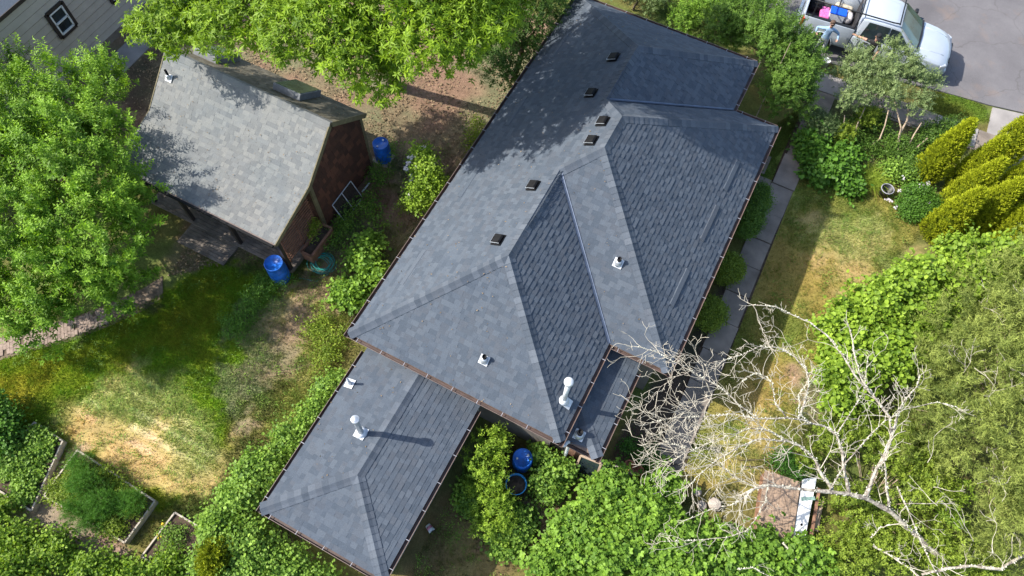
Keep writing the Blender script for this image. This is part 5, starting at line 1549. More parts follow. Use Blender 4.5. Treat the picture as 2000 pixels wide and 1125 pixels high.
plant('corner_bush', 'yellowish leafy bush filling the bottom left corner', 'bush',
      [lobe((-5.31,-8.59,0.45), 0.55, 0.45, 0.45), lobe((-4.24,-8.24,0.40), 0.5, 0.4, 0.4), lobe((-4.67,-9.13,0.60), 0.8, 0.5, 0.6), lobe((-2.97,-8.09,0.40), 0.55, 0.4, 0.42), lobe((-1.85,-7.79,0.40), 0.6, 0.4, 0.45), lobe((-6.49,-8.37,0.40), 0.4, 0.4, 0.4), lobe((-1.35,-7.23,0.30), 0.4, 0.4, 0.4)],
      'ivy', 'filbert', 330, 6, 0.13, 44, (0.7, 1.1), 0.9, -0.1, None, 0.0, fill=0.3, stems=20, tone=-0.2)
plant('edge_bush', 'dark leafy bush cut off by the left edge near the raised bed', 'bush', [lobe((-8.06,-6.33,0.50), 0.45, 0.45, 0.5), lobe((-8.78,-6.20,0.50), 0.5, 0.5, 0.5), lobe((-7.67,-6.75,0.35), 0.35, 0.35, 0.35)],
      'ivy', 'hosta', 130, 6, 0.12, 45, (0.8, 1.1), 0.9, -0.1, None, 0.0, fill=0.3, stems=8, tone=0.15)
arb = (-0.52,-6.39,0.00)
plant('dwarf_conifer', 'small golden olive conifer among the vine leaves at the bottom edge', 'conifer', [lobe((-0.09,-6.25,1.25), 0.30, 0.30, 0.5), lobe((-0.09,-6.50,1.00), 0.32, 0.3, 0.5)],
      'plume', 'golden', 120, 5, 0.07, 46, (0.6, 0.9), 1.2, -0.2, None, 0.03, fill=0.5, tone=-0.3, limbs=4)
plant('weedy_shrub', 'leafy shrub growing beside the left eave below the hose', 'shrub',
      [lobe((-1.81,3.02,0.40), 0.36, 0.36, 0.4), lobe((-1.78,1.92,0.25), 0.3, 0.28, 0.3), lobe((-2.01,3.73,0.30), 0.28, 0.32, 0.35), lobe((-1.37,1.91,0.30), 0.3, 0.3, 0.32), lobe((-1.06,2.84,0.30), 0.2, 0.3, 0.3)],
      'round', 'bramble', 120, 4, 0.14, 47, (0.7, 1.15), 0.8, -0.1, None, 0.0, fill=0.3, stems=22, bark='bark_pale', tone=0.0)
rs = plant('flowering_shrub', 'upright shrub with pale lilac flowers beside the left eave', 'shrub',
      [lobe((-1.23,6.28,1.55), 0.42, 0.42, 0.4), lobe((-1.18,5.66,1.20), 0.36, 0.36, 0.45), lobe((-0.83,6.08,1.35), 0.34, 0.34, 0.4), lobe((-1.63,6.75,1.70), 0.28, 0.28, 0.35), lobe((-1.12,5.89,0.80), 0.3, 0.3, 0.4)],
      'ivy', 'filbert', 230, 6, 0.11, 48, (0.6, 1.05), 0.9, -0.2, None, 0.03, fill=0.4, limbs=8, tone=-0.05)
def flowers(parent, pts, seed, sc=1.0, mat='flower'):
    rng = np.random.default_rng(seed)
    P = np.repeat(np.array(pts, float), 5, 0) + rng.normal(size=(len(pts) * 5, 3)) * 0.045 * sc
    A = unit(np.array((0, -0.2, 1.0)) + rng.normal(size=P.shape) * 0.3)
    V, F, T = scatter(TM['flower'], P, A, rng.uniform(0.8, 1.2, len(P)) * sc, rng.normal(0, 0.15, len(P)), rng)
    np_mesh('blossom', V, F, T, None, LEAF[mat], parent)
flowers(rs, [(-1.64,6.92,2.05), (-1.69,6.58,2.00), (-1.95,6.51,1.95), (-1.86,6.25,1.90), (-1.84,6.07,1.80), (-1.57,5.94,1.75), (-1.52,6.18,1.90), (-1.37,5.45,1.50)], 1, 1.2)
plant('upright_shrub', 'pale green upright shrub standing in front of the dark blue barrel', 'shrub',
      [lobe((4.81,-0.44,1.30), 0.26, 0.24, 0.3), lobe((4.70,-1.04,1.10), 0.28, 0.24, 0.32), lobe((5.23,-1.05,1.00), 0.24, 0.22, 0.3), lobe((5.19,-1.52,0.90), 0.3, 0.24, 0.3), lobe((5.64,-1.70,0.70), 0.28, 0.22, 0.28), lobe((5.60,-2.28,0.40), 0.3, 0.22, 0.25), lobe((6.13,-2.07,0.30), 0.22, 0.2, 0.2)],
      'small', 'filbert', 95, 9, 0.10, 49, (0.7, 1.35), 0.9, -0.2, (5.40,-1.45,0.00), 0.04, fill=0.25, limbs=14, jitter=0.55, tower=0.35)
plant('low_vine', 'dark low vine under the house eave by the barrels', 'vine',
      [lobe((6.29,0.31,0.40), 0.5, 0.35, 0.4), lobe((6.61,-0.47,0.25), 0.4, 0.35, 0.3), lobe((6.31,-1.80,0.15), 0.4, 0.35, 0.2), lobe((6.78,0.15,0.40), 0.3, 0.25, 0.35), lobe((4.90,-1.60,0.20), 0.35, 0.5, 0.3), lobe((6.24,-2.29,0.15), 0.4, 0.4, 0.2)],
      'ivy', 'ivy', 260, 6, 0.12, 50, (0.8, 1.2), 0.9, 0.0, None, 0.0, fill=0.2, stems=16, tone=-0.1)
# --- clipped shrubs along the right wall
for k, (p, r, lab) in enumerate((((8.76,6.59,0.45), 0.48, 'round boxwood nearest the porch end of the right wall'), ((8.75,8.39,0.45), 0.46, 'middle round boxwood along the right wall'), ((8.75,10.43,0.55), 0.55, 'loosest and farthest green bush along the right wall'))):
    p = (max(p[0], 8.62 if k < 2 else 8.68), p[1], p[2])
    lb = [lobe(p, r, r, r * 0.95)] if k < 2 else [lobe(p, 0.42, 0.7, 0.6), lobe((p[0], p[1] + 0.8, 0.5), 0.35, 0.7, 0.55)]
    plant('boxwood', lab, 'bush', lb, 'box', 'box' if k < 2 else 'mid', 210 if k < 2 else 260, 6, 0.07, 51 + k, (0.85, 1.3), 0.5, -0.3, None, 0.03, fill=0.5, limbs=5, shell=(0.88, 1.0), group='bushes along the right wall')
# --- border in the upper right
plant('leafy_perennial', 'mass of broad deep green leaves beside the garden walk', 'plant',
      [lobe((9.93,14.40,0.30), 0.5, 0.5, 0.35), lobe((10.66,14.16,0.30), 0.5, 0.45, 0.35), lobe((11.21,14.04,0.20), 0.32, 0.3, 0.25), lobe((10.36,13.67,0.25), 0.4, 0.35, 0.3), lobe((10.98,14.71,0.30), 0.4, 0.4, 0.35), lobe((11.53,13.63,0.15), 0.25, 0.22, 0.2), lobe((9.62,14.67,0.40), 0.35, 0.35, 0.35)],
      'hosta', 'hosta', 240, 4, 0.12, 54, (0.7, 1.15), 1.1, 0.0, None, 0.0, fill=0.2, stems=8, tone=0.1)
plant('border_shrub', 'grey green shrub at the head of the leafy border', 'shrub', [lobe((9.85,15.35,0.50), 0.4, 0.4, 0.5), lobe((9.49,15.46,0.60), 0.35, 0.35, 0.4)], 'small', 'silver', 90, 7, 0.1, 55, (0.7, 1.1), 0.8, -0.2, None, 0.03, fill=0.4, limbs=5, tone=-0.35)
plant('yellow_shrub', 'small yellow green shrub among the twisted pale stems', 'shrub', [lobe((10.58,15.53,0.45), 0.22, 0.25, 0.4), lobe((11.11,16.47,0.60), 0.25, 0.25, 0.35)], 'small', 'lime', 60, 7, 0.09, 56, (0.7, 1.1), 0.9, -0.2, None, 0.02, fill=0.3, limbs=5)
plant('shade_undergrowth', 'dark low undergrowth below the silvery shrub', 'undergrowth', [lobe((11.51,15.80,0.12), 0.6, 0.4, 0.15), lobe((12.67,16.18,0.25), 0.6, 0.5, 0.3), lobe((10.50,15.80,0.25), 0.5, 0.5, 0.3), lobe((13.54,17.13,0.30), 0.5, 0.5, 0.35), lobe((13.22,15.45,0.25), 0.35, 0.3, 0.3), lobe((11.37,16.76,0.30), 0.6, 0.5, 0.35), lobe((13.96,17.53,0.40), 0.5, 0.5, 0.4)],
      'weed', 'mid', 420, 7, 0.12, 57, (0.9, 1.5), 0.8, 0.0, None, 0.0, fill=0.2, stems=14, tone=-0.15)
plant('low_leafy_plant', 'low light green leafy plant between day lilies and arborvitae', 'plant', [lobe((12.69,15.08,0.20), 0.4, 0.3, 0.25), lobe((13.12,15.19,0.20), 0.3, 0.25, 0.22)], 'ivy', 'ivy', 80, 5, 0.09, 58, (0.7, 1.0), 1.0, 0.0, None, 0.0, stems=5)
wf = plant('white_flower_shrub', 'dark shrub with clusters of white flowers beside the black pot', 'shrub', [lobe((13.64,14.24,0.35), 0.45, 0.35, 0.35), lobe((13.63,13.72,0.25), 0.45, 0.35, 0.3), lobe((14.04,14.14,0.30), 0.4, 0.35, 0.3)],
      'weed', 'hosta', 200, 7, 0.1, 59, (0.9, 1.4), 0.9, 0.0, None, 0.0, fill=0.2, stems=10)
flowers(wf, [(13.02,14.67,0.50), (13.52,14.45,0.65), (13.63,14.56,0.65), (13.78,14.71,0.62), (13.75,14.50,0.62), (13.48,14.33,0.60), (13.03,14.19,0.40), (12.76,13.77,0.25), (12.91,13.76,0.25), (13.94,14.01,0.55), (13.12,13.52,0.30)], 2, 0.75)
rng = np.random.default_rng(60)
lp_ = (12.12,14.43,0.00)
dl = thing('day_lily', 'clump of arching strap leaves in the upper right border', 'plant', lp_)
P = np.array([lp_] * 9, float) + rng.normal(size=(9, 3)) * np.array((0.16, 0.14, 0.0)); P[:, 2] = 0.02
V, F, T = scatter(TM['blade'], P, unit(np.array((0, 0, 1.0)) + rng.normal(size=(9, 3)) * 0.12), rng.uniform(0.85, 1.2, 9), np.full(9, 0.1), rng)
np_mesh('leaf_clump', V, F, T, None, LEAF['lime'], dl)
# --- plants in the raised beds
plant('bed_greens', 'bright leafy greens growing in the raised bed at the left edge', 'vegetables', [lobe((-6.72, -6.3, 0.22), 0.3, 0.32, 0.16), lobe((-7.05, -6.2, 0.22), 0.3, 0.3, 0.16), lobe((-6.55, -6.9, 0.2), 0.35, 0.4, 0.16), lobe((-7.05, -6.9, 0.22), 0.35, 0.5, 0.18), lobe((-6.3, -7.4, 0.2), 0.35, 0.3, 0.14)],
      'ivy', 'ivy', 240, 6, 0.07, 61, (0.6, 0.95), 1.0, 0.0, None, 0.0, stems=10)
plant('bed_ground_cover', 'small yellow green leaves covering the middle raised bed', 'vegetables', [lobe((-5.2, -6.6, 0.25), 0.5, 0.55, 0.15), lobe((-5.2, -7.0, 0.25), 0.5, 0.3, 0.15), lobe((-3.6, -7.0, 0.25), 0.6, 0.25, 0.15), lobe((-3.5, -6.3, 0.25), 0.5, 0.3, 0.15), lobe((-4.4, -6.1, 0.25), 0.5, 0.2, 0.15)],
      'weed', 'lime', 240, 7, 0.09, 62, (0.8, 1.2), 1.0, 0.0, None, 0.0, tone=-0.15, stems=6)
plant('fennel', 'big feathery dark green plant in the middle raised bed', 'plant', [lobe((-4.72,-6.47,0.55), 0.34, 0.3, 0.3), lobe((-3.96,-6.61,0.50), 0.36, 0.3, 0.3), lobe((-4.44,-7.15,0.40), 0.26, 0.26, 0.26), lobe((-3.28,-6.29,0.50), 0.3, 0.24, 0.26), lobe((-3.96,-7.12,0.35), 0.3, 0.22, 0.22), lobe((-5.27,-6.09,0.45), 0.2, 0.2, 0.22)],
      'fern', 'fern', 270, 6, 0.08, 63, (0.55, 0.85), 0.8, -0.1, None, 0.0, fill=0.4, stems=24, tone=0.1)
bl = plant('bed_weeds', 'sparse weeds with a yellow flower in the smallest raised bed', 'weeds', [lobe((-1.9, -6.5, 0.18), 0.3, 0.3, 0.12), lobe((-1.5, -6.9, 0.18), 0.4, 0.3, 0.1)], 'weed', 'ivy', 60, 6, 0.1, 64, (0.7, 1.1), 1.0, 0.0, None, 0.0, stems=4)
flowers(bl, [(-2.19,-6.63,0.32), (-2.27,-6.36,0.30)], 3, 0.6, 'yellow')
pk = plant('trellis_plant', 'yellow green climbing plant on the porch trellis', 'plant', [lobe((-3.78, 3.35, 0.75), 0.10, 0.22, 0.2), lobe((-3.76, 3.1, 0.6), 0.10, 0.2, 0.15)], 'weed', 'lime', 22, 5, 0.06, 65, (0.8, 1.2), 0.6, -0.3, None, 0.0, stems=5)
pw = plant('weed_patch', 'patch of leafy weeds at the foot of the shed gable', 'weeds', [lobe((-3.23,4.56,0.12), 0.4, 0.5, 0.16), lobe((-3.05,5.25,0.12), 0.3, 0.4, 0.15), lobe((-3.20,3.89,0.12), 0.35, 0.35, 0.16), lobe((-2.36,4.81,0.10), 0.3, 0.25, 0.15), lobe((-3.37,6.26,0.15), 0.3, 0.4, 0.2), lobe((-3.50,7.31,0.15), 0.25, 0.35, 0.2), lobe((-3.29,3.40,0.10), 0.3, 0.3, 0.15)],
      'weed', 'ivy', 120, 6, 0.16, 66, (0.9, 1.5), 0.9, 0.0, None, 0.0, stems=6, tone=-0.15)
plant('clover_bank', 'dense dark green weeds along the edge of the left lawn', 'weeds', [lobe((-4.24,0.15,0.05), 0.35, 0.6, 0.1), lobe((-4.24,0.98,0.05), 0.35, 0.5, 0.1), lobe((-4.23,-0.65,0.05), 0.4, 0.4, 0.1), lobe((-3.97,1.44,0.05), 0.35, 0.3, 0.1)],
      'weed', 'hosta', 200, 6, 0.17, 67, (0.7, 1.1), 1.2, 0.0, None, 0.0, stems=4, tone=0.1)
plant('wall_weeds', 'bright leafy weeds at the left foot of the house wall', 'weeds', [lobe((-0.91,9.22,0.30), 0.25, 0.4, 0.3), lobe((-1.35,9.63,0.30), 0.25, 0.3, 0.3), lobe((-1.14,-0.06,0.20), 0.3, 0.4, 0.2), lobe((-1.93,0.52,0.15), 0.3, 0.4, 0.15), lobe((-1.22,0.48,0.20), 0.25, 0.4, 0.2), lobe((-1.68,5.73,0.30), 0.3, 0.3, 0.3)],
      'weed', 'lime', 110, 7, 0.16, 68, (0.9, 1.4), 0.9, 0.0, None, 0.0, stems=6, tone=-0.15)
plant('shade_weeds', 'dark ferny weeds in the shade beside the porch', 'weeds', [lobe((8.44,1.61,0.10), 0.4, 0.3, 0.14), lobe((8.95,1.54,0.10), 0.35, 0.3, 0.14), lobe((12.40,3.33,0.15), 0.3, 0.3, 0.2), lobe((12.74,3.16,0.20), 0.3, 0.25, 0.2)], 'weed', 'fern', 120, 6, 0.1, 69, (0.9, 1.3), 0.9, 0.0, None, 0.0, stems=4)

# --- fallen leaves and turf, which nobody could count
rng = np.random.default_rng(70)
def area_points(poly, n, rng, dens=None):
    xs = [p[0] for p in poly]; ys = [p[1] for p in poly]
    x = rng.uniform(min(xs), max(xs), n * 3); y = rng.uniform(min(ys), max(ys), n * 3)
    ok = poly_sd(x, y, poly) < 0
    if dens is not None: ok &= rng.uniform(size=len(x)) < dens(x, y)
    return x[ok][:n], y[ok][:n]
V0, F0 = one_leaf(0.085, 0.045, 'kite')
LT = [(V0, F0, np.zeros(4))]
xs, ys = [], []
for poly, n in (([(-14.5, 5), (-9.8, 7), (-3.4, 6.9), (-0.3, 4.5), (0.2, 15), (-8, 16)], 9000), ([(-7.62,1.84,0.00), (-7.26,-0.18,0.00), (-6.19,0.82,0.00), (-4.94,1.92,0.00), (-5.89,2.08,0.00)], 900), ([(-14.3, 3), (-9.8, 2), (-9.8, 7), (-14.3, 8)], 1300)):
    x, y = area_points(poly, n, rng, lambda a, c: np.clip((fbm(a, c, 0.9, 90) - 0.36) * 4, 0.05, 1))
    xs.append(x); ys.append(y)
x, y = np.concatenate(xs), np.concatenate(ys)
P = np.stack([x, y, np.full(len(x), 0.03)], 1)
ok = ~in_buildings(P); P = P[ok]
V, F, T = scatter(LT, P, unit(np.array((0, 0, 1.0)) + rng.normal(size=P.shape) * 0.35), rng.uniform(0.6, 1.4, len(P)), rng.uniform(0.1, 0.95, len(P)), rng)
tag(np_mesh('leaf_litter', V, F, T, None, LEAF['litter']), 'dry brown fallen leaves scattered under the tall tree', 'leaves', None, 'stuff')

def turf(name, label, polys, h, w, seed):
    rng = np.random.default_rng(seed)
    X, Y = [], []
    for poly, n in polys:
        x, y = area_points(poly, n, rng)
        X.append(x); Y.append(y)
    x, y = np.concatenate(X), np.concatenate(Y)
    ok = ~in_buildings(np.stack([x, y, np.full(len(x), 0.05)], 1))
    for q in (BED1, BED2, BED3): ok &= poly_sd(x, y, q) > 0.04
    ok &= ~((x > 8.98) & (x < 9.86) & (y > 0.6) & (y < 17.2))
    x, y = x[ok], y[ok]
    c = ground_color(x, y)
    grass = np.clip((c[:, 1] - c[:, 0] * 0.80) / (c[:, 1] * 0.25 + 1e-4), 0.12, 1)
    k = rng.uniform(size=len(x)) < grass
    x, y, c = x[k], y[k], c[k]
    N = len(x)
    a = rng.uniform(0, 2 * np.pi, N)
    hh = h * rng.uniform(0.5, 1.3, N); ww = w * rng.uniform(0.7, 1.3, N)
    lean = rng.normal(size=(N, 2)) * hh[:, None] * 0.55
    z0 = np.full(N, -0.01)
    A = np.stack([x + np.cos(a) * ww, y + np.sin(a) * ww, z0], 1)
    B = np.stack([x - np.cos(a) * ww, y - np.sin(a) * ww, z0], 1)
    C = np.stack([x + lean[:, 0], y + lean[:, 1], z0 + hh], 1)
    V = np.stack([A, B, C], 1).reshape(-1, 3)
    col = np.repeat(np.clip(c * rng.uniform(0.75, 1.5, (N, 1)) * np.array((1.0, 1.08, 0.9)), 0, 0.9), 3, 0)
    o = np_mesh(name, V, np.arange(3 * N).reshape(-1, 3), None, col, MAT['blade'])
    tag(o, label, 'grass', None, 'stuff')
turf('lawn_grass', 'green and straw coloured lawn grass left of the house', [([(-10.53,-5.49,0.00), (-8.44,-3.15,0.00), (-6.90,-0.62,0.00), (-6.43,1.13,0.00), (-3.98,2.88,0.00), (-1.24,1.77,0.00), (-0.48,-0.56,0.00), (-1.43,-4.86,0.00), (-2.14,-7.09,0.00), (-8.68,-7.68,0.00)], 120000), ([(-4.35,2.24,0.00), (-4.36,4.04,0.00), (-3.98,6.67,0.00), (-0.95,9.86,0.00), (-0.85,1.16,0.00), (-2.68,1.00,0.00)], 30000)], 0.075, 0.012, 71)
turf('right_lawn_grass', 'dry olive lawn grass right of the garden walk', [([(8.24,14.01,0.00), (9.78,13.43,0.00), (14.46,14.58,0.00), (14.16,12.78,0.00), (12.67,9.15,0.00), (13.47,4.62,0.00), (12.32,2.33,0.00), (9.65,0.29,0.00), (9.31,8.20,0.00)], 90000), ([(13.05,19.34,0.00), (13.61,20.17,0.00), (15.11,19.95,0.00), (15.44,19.23,0.00), (13.29,18.57,0.00)], 5000), ([(8.15,14.89,0.00), (8.83,16.49,0.00), (9.19,15.32,0.00), (8.48,12.73,0.00)], 6000)], 0.06, 0.011, 72)
turf('yard_grass', 'rough shaded grass behind the extension', [([(3.36,-3.00,0.00), (3.42,-1.67,0.00), (4.35,0.35,0.00), (6.97,0.52,0.00), (7.34,-0.27,0.00), (6.66,-3.97,0.00), (3.99,-5.35,0.00)], 26000), ([(0.07,19.15,0.00), (6.84,22.87,0.00), (7.64,20.32,0.00), (3.46,18.05,0.00)], 9000)], 0.10, 0.013, 73)

# weeds and clumps dotted over both lawns, and a little tree litter on the roofs
rng = np.random.default_rng(75)
xs, ys = [], []
for poly, n in (([(-10.53,-5.49,0.00), (-8.44,-3.15,0.00), (-6.90,-0.62,0.00), (-6.43,1.13,0.00), (-3.98,2.88,0.00), (-1.24,1.77,0.00), (-0.48,-0.56,0.00), (-1.43,-4.86,0.00), (-2.31,-6.88,0.00), (-9.13,-7.25,0.00)], 2600), ([(-4.35,2.24,0.00), (-3.98,6.67,0.00), (-0.95,9.86,0.00), (-0.85,1.16,0.00), (-2.68,1.00,0.00)], 900), ([(8.54,13.14,0.00), (14.46,14.58,0.00), (12.67,9.15,0.00), (13.20,4.48,0.00), (11.10,1.37,0.00), (9.31,8.20,0.00)], 1100), ([(3.36,-3.00,0.00), (4.35,0.35,0.00), (7.16,0.12,0.00), (6.66,-3.97,0.00), (3.99,-5.35,0.00)], 900)):
    x, y = area_points(poly, n, rng, lambda a, c: np.clip((fbm(a, c, 1.7, 91) - 0.47) * 5, 0.02, 1))
    xs.append(x); ys.append(y)
x, y = np.concatenate(xs), np.concatenate(ys)
P = np.stack([x, y, np.full(len(x), 0.03)], 1)
ok = ~in_buildings(P)
for q in (BED1, BED2, BED3): ok &= poly_sd(x, y, q) > 0.05
ok &= ~((x > 8.98) & (x < 9.86))
P = P[ok]
V, F, T = scatter(TM['weed'], P, unit(np.array((0, 0, 1.0)) + rng.normal(size=P.shape) * 0.15), rng.uniform(0.35, 0.95, len(P)), rng.normal(0, 0.2, len(P)), rng)
tag(np_mesh('lawn_weeds', V, F, T, None, LEAF['ivy']), 'small broad-leaved weeds dotted over the lawns', 'weeds', None, 'stuff')
TUFT = variants('needle', n=10, L=0.085, W=0.010, H=0.03, leaf='tri')
xs, ys = [], []
for poly, n in (([(-10.53,-5.49,0.00), (-8.44,-3.15,0.00), (-6.90,-0.62,0.00), (-6.43,1.13,0.00), (-3.98,2.88,0.00), (-1.24,1.77,0.00), (-0.48,-0.56,0.00), (-1.43,-4.86,0.00), (-2.31,-6.88,0.00), (-9.13,-7.25,0.00)], 6500), ([(8.54,13.14,0.00), (14.46,14.58,0.00), (12.67,9.15,0.00), (13.20,4.48,0.00), (11.10,1.37,0.00), (9.31,8.20,0.00)], 3500), ([(3.36,-3.00,0.00), (4.35,0.35,0.00), (7.16,0.12,0.00), (6.66,-3.97,0.00), (3.99,-5.35,0.00)], 1200), ([(-4.35,2.24,0.00), (-3.98,6.67,0.00), (-0.95,9.86,0.00), (-0.85,1.16,0.00), (-2.68,1.00,0.00)], 1500)):
    x, y = area_points(poly, n, rng, lambda a, c: np.clip((fbm(a, c, 2.3, 97) - 0.44) * 5, 0.03, 1))
    xs.append(x); ys.append(y)
x, y = np.concatenate(xs), np.concatenate(ys)
P = np.stack([x, y, np.full(len(x), 0.01)], 1)
ok = ~in_buildings(P)
for q in (BED1, BED2, BED3): ok &= poly_sd(x, y, q) > 0.05
ok &= ~((x > 8.98) & (x < 9.86))
P = P[ok]
c = ground_color(P[:, 0], P[:, 1])
V, F, T = scatter(TUFT, P, unit(np.array((0, 0, 1.0)) + rng.normal(size=P.shape) * 0.1), rng.uniform(0.6, 1.5, len(P)), np.zeros(len(P)), rng)
nv = len(TUFT[0][0])
near_i = []
cc = np.empty((len(V), 3)); 
# every blade takes the colour of the turf it grows in, a little fresher
cc[:] = ground_color(V[:, 0], V[:, 1]) * np.array((0.85, 1.12, 0.8)) * (0.75 + 0.7 * T[:, None])
tag(np_mesh('grass_tufts', V, F, None, np.clip(cc, 0, 0.9), MAT['blade']), 'taller grass tufts scattered over the lawns', 'grass', None, 'stuff')
pts = []
for f, n in ((fl, 130), (ff, 45), (el, 40), (fb2, 30), (sf_u, 70), (sf_l, 90), (sf_b, 130), (fw, 25)):
    e0 = min(q[0] for q in f.p2); e1 = max(q[0] for q in f.p2); s1_ = max(q[1] for q in f.p2)
    for k in range(n):
        s_ = random.random() ** 1.6 * s1_ * 0.95
        iv = clip_iv(f.p2, s_)
        if iv is None or iv[1] - iv[0] < 0.2: continue
        pts.append(tuple(f.at(random.uniform(iv[0] + 0.1, iv[1] - 0.1), s_, 0.035)))
P = np.array(pts)
V, F, T = scatter(LT, P, unit(np.array((0, 0, 1.0)) + rng.normal(size=P.shape) * 0.3), rng.uniform(0.25, 0.75, len(P)), rng.uniform(0.1, 0.9, len(P)), rng)
tag(np_mesh('roof_litter', V, F, T, None, LEAF['litter']), 'specks of dry leaf litter on the roofs', 'leaves', None, 'stuff')

# ------------------------------------------------------------------ fallen dead tree, grey with lichen
dt = thing('dead_tree', 'fallen dead tree with pale lichened branches over the right lawn', 'dead tree', (17.23,2.78,0.00))
LIMBS = [
    ([(16.93,2.50,0.70), (15.91,2.67,1.20), (14.96,2.75,1.70), (14.15,2.68,2.00), (13.46,2.41,2.20), (12.42,1.94,2.40), (11.67,1.64,2.50), (11.32,1.29,2.50)], 0.125, 0.045),
    ([(14.15,2.68,2.00), (14.09,3.29,2.30), (14.11,3.68,2.50), (14.10,4.20,2.70), (13.86,4.65,2.90), (13.22,4.94,3.10), (12.63,5.20,3.20), (12.16,5.55,3.30), (11.59,5.85,3.40), (11.10,6.00,3.40), (10.54,5.99,3.40), (10.09,6.01,3.40), (9.54,5.77,3.40)], 0.075, 0.014),
    ([(9.54,5.77,3.40), (9.74,5.64,3.30), (10.01,5.35,3.20), (10.29,5.12,3.10), (10.33,4.99,3.10)], 0.016, 0.012),
    ([(14.10,4.20,2.70), (14.02,4.74,2.90), (14.02,5.22,3.10), (14.17,5.65,3.20), (14.13,5.91,3.30)], 0.05, 0.012),
    ([(13.25,2.41,2.20), (12.88,2.54,2.40), (12.50,2.80,2.60), (11.98,2.87,2.80), (11.64,2.79,2.90), (11.05,2.51,3.00), (10.57,2.02,3.00), (10.23,1.50,3.00), (9.97,0.97,2.90), (9.84,0.57,2.80)], 0.07, 0.012),
    ([(13.73,2.54,2.10), (13.37,2.87,2.40), (13.11,3.28,2.60), (12.77,3.59,2.80), (12.45,3.62,2.90), (11.89,3.44,3.10), (11.36,3.19,3.30), (10.71,2.79,3.40), (10.11,2.81,3.60), (9.59,2.98,3.70), (9.08,2.97,3.80), (8.68,2.97,3.90), (8.17,2.97,3.95), (7.66,2.99,4.00), (7.21,2.88,4.00)], 0.06, 0.008),
    ([(11.67,3.36,3.20), (11.65,3.66,3.30), (11.59,4.21,3.40), (11.37,4.61,3.50), (10.98,4.73,3.60), (10.53,4.78,3.60), (10.03,4.51,3.70), (9.73,4.09,3.70), (9.42,3.79,3.70), (9.08,3.49,3.70)], 0.045, 0.008),
    ([(10.63,2.74,3.40), (10.14,2.63,3.40), (9.69,2.34,3.40), (9.25,2.08,3.40), (8.78,1.83,3.30), (8.33,1.45,3.30)], 0.03, 0.007),
    ([(11.64,2.79,2.90), (11.11,2.79,3.00), (10.67,2.59,3.10), (9.96,1.85,3.10), (9.42,1.24,3.00), (9.02,0.66,2.90)], 0.032, 0.007),
    ([(11.67,1.64,2.50), (11.38,1.43,2.50), (10.82,1.40,2.60), (10.36,1.52,2.70), (9.80,1.49,2.80), (9.15,1.37,2.90), (8.85,1.31,2.90)], 0.03, 0.007),
    ([(11.32,1.29,2.50), (11.22,1.02,2.40), (11.06,0.81,2.30), (10.65,0.48,2.20), (10.18,-0.04,2.10)], 0.035, 0.008),
    ([(11.67,1.64,2.50), (11.81,1.30,2.20), (11.81,0.92,1.90), (11.75,0.57,1.70), (11.36,0.17,1.60), (10.69,-0.24,1.50), (9.89,-0.68,1.40)], 0.03, 0.007),
    ([(13.22,4.94,3.10), (12.84,5.07,3.30), (12.47,5.43,3.50), (12.03,6.09,3.70)], 0.04, 0.022),
    ([(13.17,2.31,2.30), (13.17,2.96,2.80), (13.38,3.65,3.10), (13.62,4.29,3.30), (13.94,4.76,3.40), (14.66,5.36,3.40), (15.13,5.46,3.40)], 0.035, 0.009),
    ([(14.80,2.77,1.90), (14.37,3.18,2.40), (14.05,3.50,2.80), (14.00,4.01,3.00)], 0.05, 0.02),
    ([(11.89,3.44,3.10), (11.59,3.48,3.30), (11.40,3.85,3.50), (11.59,4.45,3.60)], 0.025, 0.008),
    ([(12.77,3.59,2.80), (12.84,4.25,3.20), (12.90,4.82,3.40), (12.69,5.59,3.60)], 0.025, 0.009),
    ([(11.32,3.23,3.30), (10.98,3.35,3.40), (10.72,3.80,3.50), (10.51,3.92,3.50), (10.21,3.83,3.60), (9.99,3.45,3.60)], 0.022, 0.007),
    ([(9.08,2.97,3.80), (8.91,3.22,3.90), (8.60,3.33,4.00), (8.23,3.21,4.00), (7.88,2.87,4.00)], 0.015, 0.006),
    ([(8.68,2.97,3.90), (8.41,2.69,3.80), (8.18,2.30,3.70), (8.10,1.84,3.60), (7.90,1.59,3.60)], 0.014, 0.006),
    ([(10.11,2.81,3.60), (9.55,2.76,3.60), (9.17,2.36,3.50), (8.97,2.06,3.40)], 0.014, 0.006),
    ([(9.96,1.85,3.10), (9.33,1.68,3.10), (8.90,1.53,3.10), (8.67,1.63,3.10)], 0.014, 0.006),
    ([(15.02,1.94,1.00), (15.40,1.88,1.10), (15.92,1.77,1.20), (16.28,1.65,1.20)], 0.04, 0.03),
    ([(16.22,1.72,1.30), (16.68,2.11,1.50), (17.21,2.44,1.60), (17.82,2.65,1.70), (18.12,3.10,1.80), (18.38,3.43,1.90)], 0.04, 0.055),
    ([(14.79,2.00,1.30), (14.85,2.28,1.60), (15.01,2.41,1.70)], 0.025, 0.012),
    ([(14.74,3.27,2.20), (15.25,2.85,2.00), (15.81,2.32,1.80), (16.47,1.86,1.50)], 0.026, 0.02),
    ([(15.00,2.92,2.20), (15.41,3.13,2.20), (15.91,3.40,2.20)], 0.016, 0.012),
    ([(12.87,0.91,0.90), (13.24,0.74,0.90), (13.68,0.46,0.90)], 0.035, 0.03),
    ([(11.95,-0.35,1.20), (12.29,-0.12,1.20), (12.85,-0.13,1.20)], 0.02, 0.012),
]
twigs = MB()
rnd = random.Random(5)
